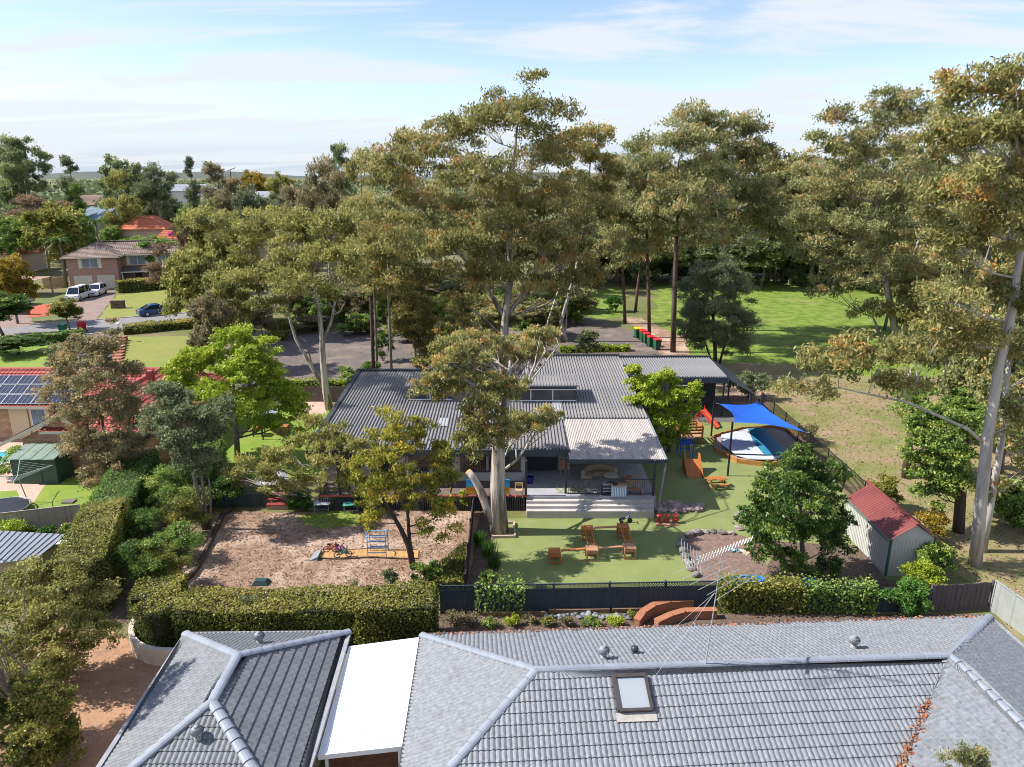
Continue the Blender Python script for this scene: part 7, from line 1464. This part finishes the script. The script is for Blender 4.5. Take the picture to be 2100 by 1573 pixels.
shrub('shrub', 'grey green bush growing beside the carport awning', (19.8, 56.5, 0), 1.8, 1.4, 2.4, 'bluegreen', 248, 2600, .22, .10, light=.15)
shrub('shrub', 'scrubby bush at the park edge below the blue sail', (20.8, 46.5, 0), 1.0, 1.2, 1.3, 'sheoak', 249, 1700, .18, .06, light=.1)
shrub('shrub', 'shaded grassy bush on the meadow edge left of the bins', tuple(G(1262, 640)), 1.6, 1.2, 2.2, 'fern', 250, 1500, .4, .08)
for k, (px, py, rx, hh) in enumerate(((982, 1120, .22, .95), (1003, 1140, .24, 1.0), (1013, 1165, .2, .85))):
    r = np.random.default_rng(300+k); p = G(px, py); n = 260; root = thing('strappy_plant', ('upper', 'middle', 'lower')[k]+' clump of upright strappy leaves beside the turf', 'plant', p, group='strappy plants along the turf edge'); a = r.normal(0, .22, (n, 3)); a[:, 2] = 1; a = unit(a)*hh*r.uniform(.5, 1, (n, 1))/2; b = unit(np.cross(a, r.normal(size=(n, 3))))*.02; c = np.column_stack([r.normal(0, rx*.5, (n, 2)), np.zeros(n)])+a; link('foliage', quads_mesh('foliage', c, a, b, .5+r.normal(0, .2, n)), root, LM['fern']); MB().lathe((0, 0, 0), [(.08, 0), (.05, .12)], 8).build('crown_base', BARK['grey'], root, local=True)
for k, (px, py, s, lf) in enumerate(((960, 1285, .5, 'sheoak'), (1010, 1288, .42, 'green'), (1050, 1284, .38, 'lime'), (1120, 1284, .34, 'hedge'), (1165, 1286, .42, 'sheoak'), (1210, 1283, .40, 'green'), (1262, 1280, .36, 'lime'), (1296, 1272, .28, 'hedge'), (930, 1278, .5, 'sheoak'), (1085, 1275, .3, 'sheoak'))):
    shrub('garden_plant', 'small garden plant in the narrow bed behind the grey roof', tuple(G(px, py)), s, s*.8, s*1.1, lf, 320+k, 420, .09, .05, cat='plant', group='plants in the narrow bed behind the grey roof')
shrub('shrub', 'low leafy shrub hugging the left end of the turf fence', tuple(G(1000, 1205)), .6, .4, .9, 'green', 340, 900, .10, .05)
shrub('shrub', 'bush beside the green shed near the pool', tuple(G(35, 975)), 1.3, 1.0, 1.9, 'green', 341, 3000, .14, .08, light=.1)
for k, px in enumerate((15, 60, 100, 135)): shrub('shrub', ('wide light green shrub', 'small dark shrub', 'bright green sapling', 'leafy sapling')[k]+' in front of the tan fence', tuple(G(px, 1112)), (1.3, .5, .4, .4)[k], (.8, .5, .4, .4)[k], (1.3, .9, 1.2, 1.0)[k], ('lime', 'dark', 'fern', 'green')[k], 345+k, (2200, 600, 500, 500)[k], .13, .06)
shrub('shrub', 'dark bush pressed between tan shed and tall hedge', tuple(G(118, 1150)), .7, .6, 1.2, 'brown', 349, 900, .1, .06)

# ------------------------------------------------------------------ background trees
def gumE(s, seed):
    r = random.Random(seed); e = [(0, 0, 13.2, 2.2, 2.2, 1.6)]
    for k in range(13): a = k*2.4+r.random(); q = r.uniform(1.4, 3.4); z = r.uniform(4.2, 12.2); e.append((q*math.cos(a), q*math.sin(a), z, r.uniform(1.4, 2.1), r.uniform(1.4, 2.1), r.uniform(1.0, 1.5)))
    return e
PG = [proto_tree(15, gumE(1, 11+k), 'gum2', 'pale', 400+k, .28, clump=1.1, dens=.75, nsub=9, nleaf=16, ln=.42, wd=.14, droop=.5, tips=.14) for k in range(3)]
PR = [proto_tree(9, [(0, 0, 6.4, 3.0, 3.0, 2.4), (1.6, .8, 4.6, 1.9, 1.9, 1.6), (-1.7, -.6, 4.8, 1.9, 1.9, 1.6), (.3, -1.6, 4.2, 2.0, 1.8, 1.5)], 'green', 'grey', 410+k, .2, clump=.85, dens=.85, nsub=9, nleaf=15, ln=.34, wd=.18, droop=.1, flat=.2, tips=.12) for k in range(2)]
PC = proto_tree(14, [(0, 0, 12.2, 1.0, 1.0, 2.0), (.2, .1, 9.2, 1.6, 1.6, 2.0), (-.2, .2, 6.4, 2.0, 2.0, 2.0), (.1, -.2, 4.0, 2.1, 2.1, 1.6)], 'bluegreen', 'dark', 420, .22, clump=.9, dens=.9, nsub=9, nleaf=18, ln=.40, wd=.11, droop=.35, tips=.05)
g_far = 'gum trees along the far side of the park'; l_far = 'tall gum in the dark wood along the far side of the park'
for k in range(15): place_proto(PG[k % 3], 1215+k*66+random.uniform(-14, 14), 318+random.uniform(-10, 34), 128+random.uniform(-6, 14), 120+random.uniform(-10, 30), l_far, 'tall_gum_tree', g_far, w0=8.2)
for k in range(16): place_proto(PR[k % 2], 1205+k*60+random.uniform(-14, 14), 455+random.uniform(-20, 30), 119+random.uniform(-4, 8), 90+random.uniform(-10, 25), 'dark understorey tree below the gums along the far side of the park', 'understorey_tree', 'understorey trees along the far side of the park', w0=6.6, leaf='far')
for k in range(13): place_proto(PR[k % 2], 640+k*46+random.uniform(-12, 12), 575+random.uniform(-14, 16), 97+random.uniform(-3, 6), 80+random.uniform(-8, 16), 'shaded bushy tree in the belt between the car park and the street', 'understorey_tree', 'bushy trees between the car park and the street', w0=6.6, leaf='far')
for k in range(9): place_proto(PG[k % 3], 610+k*72+random.uniform(-16, 16), 400+random.uniform(-30, 40), 122+random.uniform(-6, 10), 130, 'tall gum in the grove behind the huge gum', 'tall_gum_tree', 'gums in the grove behind the huge gum', w0=8.2)
for k, (px, top, D, w) in enumerate(((1690, 330, 120, 150), (1770, 300, 118, 150), (1850, 290, 114, 160), (1930, 280, 90, 160), (2010, 250, 98, 170), (2085, 240, 88, 170), (1730, 420, 116, 130), (1900, 380, 80, 150), (2060, 380, 72, 160), (1980, 560, 64, 130))): place_proto(PG[k % 3], px, top, D, w, 'gum in the dense stand of gums at the upper right', 'tall_gum_tree', 'gums of the dense stand at the upper right', w0=8.2)
PB = [proto_tree(5, [(0, 0, 2.6, 2.6, 2.6, 2.1), (1.5, .5, 1.6, 1.7, 1.6, 1.4), (-1.4, -.7, 1.5, 1.8, 1.6, 1.4)], 'far', 'dark', 430+k, .12, clump=.8, dens=.8, nsub=9, nleaf=14, ln=.36, wd=.20, droop=.1, flat=.1, tips=.1) for k in range(2)]
for k in range(24): place_proto(PB[k % 2], 1195+k*40+random.uniform(-10, 10), 500+random.uniform(-24, 24), 124+random.uniform(-3, 8), 84, 'dark bush at the foot of the wood along the far side of the park', 'bush', 'bushes at the foot of the far park wood', 'bush', w0=5.4)
for k in range(15): place_proto(PB[k % 2], 600+k*40+random.uniform(-10, 10), 590+random.uniform(-10, 10), 89+random.uniform(-2, 3), 66, 'shaded bush along the far edge of the car park', 'bush', 'bushes along the far edge of the car park', 'bush', w0=5.4, leaf='green' if k % 3 else 'sheoak')
for k, (px, top, D, w, lf, lab) in enumerate(((735, 640, 82, 70, 'green', 'shaded bush in the car park left of the slim trunks'), (860, 640, 78, 90, 'gum', 'reddish leaved bush in the car park behind the huge crown'), (930, 655, 74, 90, 'green', 'green bush in the car park behind the huge trunk'), (1010, 660, 70, 80, 'sheoak', 'dull bush right behind the building roof'), (890, 690, 66, 90, 'gum', 'orange tipped bush close behind the metal roof'), (970, 700, 63, 80, 'fern', 'low fresh green bush close behind the metal roof'), (640, 655, 84, 70, 'sheoak', 'brown shaded bush at the car park entry'), (1085, 650, 80, 60, 'green', 'small bush between the pale branches behind the roof'), (570, 650, 80, 70, 'olive', 'olive bush at the left end of the car park'))): place_proto(PB[k % 2], px, top, D, w, lab, 'bush', None, 'bush', w0=5.4, leaf=lf)
BT = [
 (2085, 830, 41, 130, PR[0], 'green', 'tree', 'leafy tree cut by the right edge behind the white trunks'),
 (2010, 790, 46, 110, PR[1], 'green', 'tree', 'leafy tree between the white trunks and the dark saplings'),
 (2098, 985, 34, 110, PB[0], 'green', 'bush', 'low bush at the right edge behind the white trunks'),
 (850, 605, 66, 110, PR[0], 'gum', 'gum_tree', 'reddish tipped low tree behind the metal roof left of the huge trunk'),
 (935, 640, 61, 100, PR[1], 'gum', 'gum_tree', 'orange tipped low tree touching the metal roof edge'),
 (1010, 610, 72, 110, PR[0], 'gum2', 'gum_tree', 'grey green low tree right behind the huge trunk'),
 (1105, 615, 80, 100, PR[1], 'gum2', 'gum_tree', 'grey green low tree among the pale branches behind the roof'),
 (1185, 590, 88, 90, PR[0], 'gum2', 'gum_tree', 'low tree beside the top of the access drive'),
 (1690, 430, 120, 120, PR[0], 'gum2', 'gum_tree', 'low branched gum left of the many limbed gum'),
 (1765, 470, 114, 120, PR[1], 'gum2', 'gum_tree', 'low branched gum in front of the many limbed gum'),
 (1640, 440, 121, 110, PR[1], 'gum2', 'gum_tree', 'broad gum above the sunny meadow'),
 (1840, 500, 84, 120, PR[0], 'gum2', 'gum_tree', 'broad gum right of the many limbed gum'),
 (1910, 545, 70, 130, PR[1], 'gum', 'gum_tree', 'reddish tipped gum left of the white trunks'),
 (1970, 600, 58, 130, PR[0], 'gum2', 'gum_tree', 'bushy gum just behind the creeper clad trunk'),
 (2060, 620, 46, 150, PR[1], 'gum2', 'gum_tree', 'bushy gum behind the white trunks near the frame edge'),
 (1585, 450, 123, 100, PR[0], 'gum2', 'gum_tree', 'dense gum above the left end of the sunny meadow'),
 (1950, 400, 84, 150, PR[0], 'gum2', 'gum_tree', 'dense gum filling the stand at the upper right'),  # px, top, D, width, prototype, leaf, name, label
 (690, 286, 150, 62, PG[0], 'far', 'skyline_tree', 'dark round topped tree on the skyline left of the huge gum'),
 (735, 305, 92, 100, PG[1], 'gum', 'gum_tree', 'orange tipped gum just left of the huge gum'),
 (660, 322, 96, 110, PG[2], 'sheoak', 'gum_tree', 'grey brown gum left of the orange tipped gum'),
 (600, 372, 100, 90, PG[0], 'sheoak', 'gum_tree', 'dull purplish crown above the olive crowns left of centre'),
 (420, 418, 84, 120, PR[0], 'olive', 'tree', 'olive crown topping the clump left of the forked gum'),
 (470, 432, 80, 120, PR[1], 'olive', 'tree', 'olive crown touching the forked gum on its left'),
 (395, 505, 74, 120, PR[1], 'olive', 'tree', 'broad olive tree reaching down to the low street hedge'),
 (455, 545, 66, 110, PR[0], 'olive', 'tree', 'olive tree right behind the bright lime tree'),
 (425, 605, 60, 90, PR[0], 'sheoak', 'tree', 'dull shrubby tree peeping over the bright lime tree'),
 (530, 620, 76, 60, PR[1], 'sheoak', 'tree', 'low brownish tree at the left end of the car park'),
 (800, 560, 88, 110, PG[2], 'gum', 'gum_tree', 'orange tipped gum beyond the car park'),
 (900, 560, 92, 110, PG[0], 'gum2', 'gum_tree', 'gum beyond the car park below the huge crown'),
 (1010, 570, 96, 110, PG[1], 'gum2', 'gum_tree', 'gum beyond the car park left of the access drive'),
 (1110, 560, 90, 100, PG[2], 'gum2', 'gum_tree', 'gum beside the shaded access drive'),
 (790, 400, 110, 120, PG[1], 'gum2', 'gum_tree', 'tall gum behind the huge gum on its left side'),
 (900, 380, 112, 120, PG[2], 'gum2', 'gum_tree', 'tall gum hidden behind the middle of the huge crown'),
 (1010, 400, 115, 120, PG[0], 'gum2', 'gum_tree', 'tall gum behind the huge trunk'),
 (1120, 390, 112, 120, PG[1], 'gum2', 'gum_tree', 'tall gum behind the right side of the huge crown'),
 (1650, 305, 122, 110, PG[2], 'gum2', 'gum_tree', 'gum filling the dip in the skyline at right'),
 (1615, 330, 124, 110, PG[0], 'gum', 'gum_tree', 'gum left of the skyline dip with reddish tips'),
 (2040, 420, 60, 150, PG[1], 'gum2', 'gum_tree', 'gum standing behind the white trunks at the right edge'),
 (2100, 640, 52, 160, PR[0], 'dark', 'tree', 'dark bushy tree behind the white trunks at the right edge'),
 (1990, 470, 85, 130, PG[2], 'gum2', 'gum_tree', 'gum between the many limbed gum and the white trunks'),
 (35, 272, 165, 105, PG[0], 'far', 'skyline_tree', 'tallest dark tree on the skyline at far left'),
 (8, 292, 170, 80, PR[0], 'far', 'skyline_tree', 'rounded dark tree on the skyline touching the left edge'),
 (135, 322, 190, 62, PC, 'bluegreen', 'skyline_tree', 'sparse grey tree on the skyline left of the dark dome'),
 (243, 316, 180, 92, PR[1], 'far', 'skyline_tree', 'dark dome shaped tree on the left skyline'),
 (235, 348, 150, 74, PG[1], 'olive', 'tree', 'golden olive tree below the dark dome on the left skyline'),
 (313, 334, 165, 84, PG[2], 'bluegreen', 'tree', 'bushy blue green tree right of the dark dome'),
 (386, 325, 160, 44, PC, 'bluegreen', 'cypress_tree', 'narrow upright tree on the left skyline'),
 (432, 336, 150, 78, PC, 'sheoak', 'tree', 'tall grey brown tree right of the narrow upright one'),
 (470, 358, 140, 70, PG[0], 'sheoak', 'tree', 'grey brown tree below the far crane'),
 (508, 385, 130, 84, PR[0], 'bluegreen', 'tree', 'blue green round tree in front of the golden tree'),
 (518, 347, 260, 62, PR[1], 'gold', 'golden_tree', 'golden yellow tree near the horizon left of centre'),
 (572, 356, 240, 60, PR[0], 'olive', 'tree', 'flat olive tree right of the golden tree'),
 (103, 420, 122, 128, PR[0], 'hedge', 'tree', 'big bright green tree left of the brick house roof'),
 (148, 428, 135, 70, PR[1], 'green', 'tree', 'bushy tree right of the big bright green one'),
 (60, 400, 150, 120, PG[2], 'brown', 'tree', 'brownish bare looking tree above the bright green tree'),
 (20, 440, 135, 90, PR[1], 'green', 'tree', 'green garden tree above the red roofed bungalow'),
 (150, 378, 170, 50, PC, 'green', 'conifer', 'dark cone shaped garden tree beside the brown hip roof'),
 (283, 392, 170, 50, PR[0], 'olive', 'tree', 'olive garden tree right of the brown roofed house'),
 (335, 400, 175, 70, PR[1], 'bluegreen', 'tree', 'dark tree above the magenta flowers'),
 (385, 425, 120, 60, PR[0], 'green', 'tree', 'fresh green tree right of the magenta flowers'),
 (265, 484, 128, 90, PR[1], 'green', 'tree', 'dense green tree just behind the brick house ridge'),
 (318, 486, 124, 80, PR[0], 'green', 'tree', 'green tree behind the right end of the brick house'),
 (330, 500, 104, 84, PG[1], 'brown', 'tree', 'purple brown leaved tree in front of the brick house'),
 (375, 445, 112, 56, PG[2], 'brown', 'tree', 'brown leaved tree between house and olive crowns'),
 (8, 520, 88, 90, PR[1], 'gold', 'tree', 'yellow orange leaved tree at the left edge above the white car'),
 (132, 612, 84, 62, PR[0], 'hedge', 'tree', 'small round street tree beside the green bin'),
 (30, 690, 72, 110, PR[1], 'dark', 'tree', 'dark shrub tree at the left edge above the solar roof'),
 (-10, 600, 80, 120, PR[0], 'dark', 'tree', 'dark shaded tree cut by the left edge near the street'),
 (205, 690, 62, 36, PC, 'bluegreen', 'tree', 'slim grey tree beside the dark driveway'),
 (560, 395, 150, 70, PR[1], 'bluegreen', 'tree', 'grey green tree in front of the far grey roofed building'),
 (90, 455, 160, 80, PR[0], 'green', 'tree', 'garden tree behind the left palm'),
 (225, 462, 145, 50, PR[1], 'green', 'tree', 'garden tree right of the tall palm'),
]
for px, top, D, w, P, lf, nm, lab in BT: place_proto(P, px, top, D, w, lab, nm, cat='bush' if nm == 'bush' else 'tree', w0=8.2 if P in PG else (6.6 if P in PR else (5.4 if P in PB else 4.8)), leaf=lf)
shrub('flowering_shrub', 'vivid magenta flowering shrub beside the orange roof', tuple(UY(348, 455, 140))[:2]+(0,), 2.6, 2.0, 7.5, 'pink', 500, 1600, .5, .35)
# palms
def palm(label, px, top, D, seed):
    r = random.Random(seed); p = UY(px, top, D); H = p.z; t = thing('palm_tree', label, 'palm', (p.x, D, 0)); MB().tube([(0, 0, 0), (.1, 0, H*.5), (0, 0, H-1.2)], [.22, .17, .14], 8).build('trunk', BARK['grey'], t, local=True, smooth=True)
    for k in range(18):
        a = k*2.4+r.random()*.4; el = r.uniform(-.2, 1.2); Lf = r.uniform(2.6, 3.4); cs = []; d = V(math.cos(a), math.sin(a), 0); pts = []
        for j in range(9): u = j/8; pts.append(V(0, 0, H-1.1)+d*(Lf*u*math.cos(el*.6))+V(0, 0, Lf*(math.sin(el)*u*.8-.75*u*u)))
        c = []; A_ = []; B_ = []
        for j in range(1, 9):
            tg = (pts[j]-pts[j-1]).normalized(); sd = tg.cross(V(0, 0, 1)).normalized()
            for s in (-1, 1):
                for q in range(3):
                    dirv = (sd*s*.75+tg*.45-V(0, 0, .45)).normalized(); ll = .62*(1-.5*abs(j/8-.4)); b0 = pts[j-1].lerp(pts[j], q/3); c.append(b0+dirv*ll/2); A_.append(dirv*ll/2); B_.append(tg*.035)
        c = np.array(c); me = quads_mesh('frond', c, np.array(A_), np.array(B_), .45+np.random.default_rng(seed+k).normal(0, .15, len(c))); link('frond', me, t, LM['fern' if k % 3 else 'grass'])
palm('tall feathery palm behind the left end of the brick house', 192, 440, 124, 1); palm('feathery palm at the left above the red roofed bungalow', 82, 448, 128, 2); palm('smaller palm between the bright green tree and the house', 118, 478, 118, 3)
# slim bare trunks behind the roof
for k, (x, y0, y1, D, rd) in enumerate(((766, 760, 600, 62, .17), (774, 760, 610, 63.5, .12), (803, 760, 620, 61, .13))):
    tree('slim_gum_tree', ('leftmost dark', 'middle slim', 'rightmost grey')[k]+' straight trunk behind the corner of the metal roof', D, [(x, y0+6), (x-3, (y0+y1)/2), (x-6, y1), (x-8, y1-90)], [rd, rd*.9, rd*.8, rd*.3], [(x-20+20*k, 560, 46, 30, 0), (x-10, 520, 46, 34, .8), (x+16, 590, 36, 22, -.5)], 'gum', ('dark', 'grey', 'grey')[k], 520+k, clump=.85, dens=.5, nsub=8, nleaf=13, ln=.32, wd=.10, droop=.6, tips=.25)
# far wooded plain and hills
r = np.random.default_rng(77); n = 2300; D = 190+r.uniform(0, 1, n)**1.6*1500; X = r.uniform(-.95, .95, n)*D; keep = (D > 260) | (X < -0.25*D) ; D, X = D[keep], X[keep]; n = len(D)
h_ = r.uniform(5, 11, n)*np.where(D > 600, 1.1, 1); k = 12; ci = np.repeat(np.arange(n), k); u = unit(r.normal(size=(n*k, 3))); u[:, 2] = np.abs(u[:, 2]); rad = (h_*.6)[ci][:, None]
c = np.column_stack([X[ci], D[ci], (h_*.45)[ci]])+u*rad*np.array([1, 1, .9])*r.uniform(.6, 1, (n*k, 1)); a, b = orient(n*k, .1, 4.0, 2.8, r, .2)
setp(link('far_wood', quads_mesh('far_wood', c, a, b, .4+r.normal(0, .12, n)[ci]+r.normal(0, .12, n*k)+.1*u[:, 2]), None, LM['far']), 'far suburb trees spreading to the horizon as one green mass', 'far trees', kind='stuff')
mb = MB(); N2 = 60; prv = None
for i in range(N2):
    x0, x1 = -3400+6800*i/N2, -3400+6800*(i+1)/N2; f = lambda x: 26+14*math.sin(x*.0021)+8*math.sin(x*.0067+1)
    mb.face([(x0, 4200, 0), (x1, 4200, 0), (x1, 4700, f(x1)), (x0, 4700, f(x0))])
o = mb.build('hills', mat('far_hills', (.06,.075,.06), (.09,.10,.08), scale=.01)); o['kind'] = 'structure'
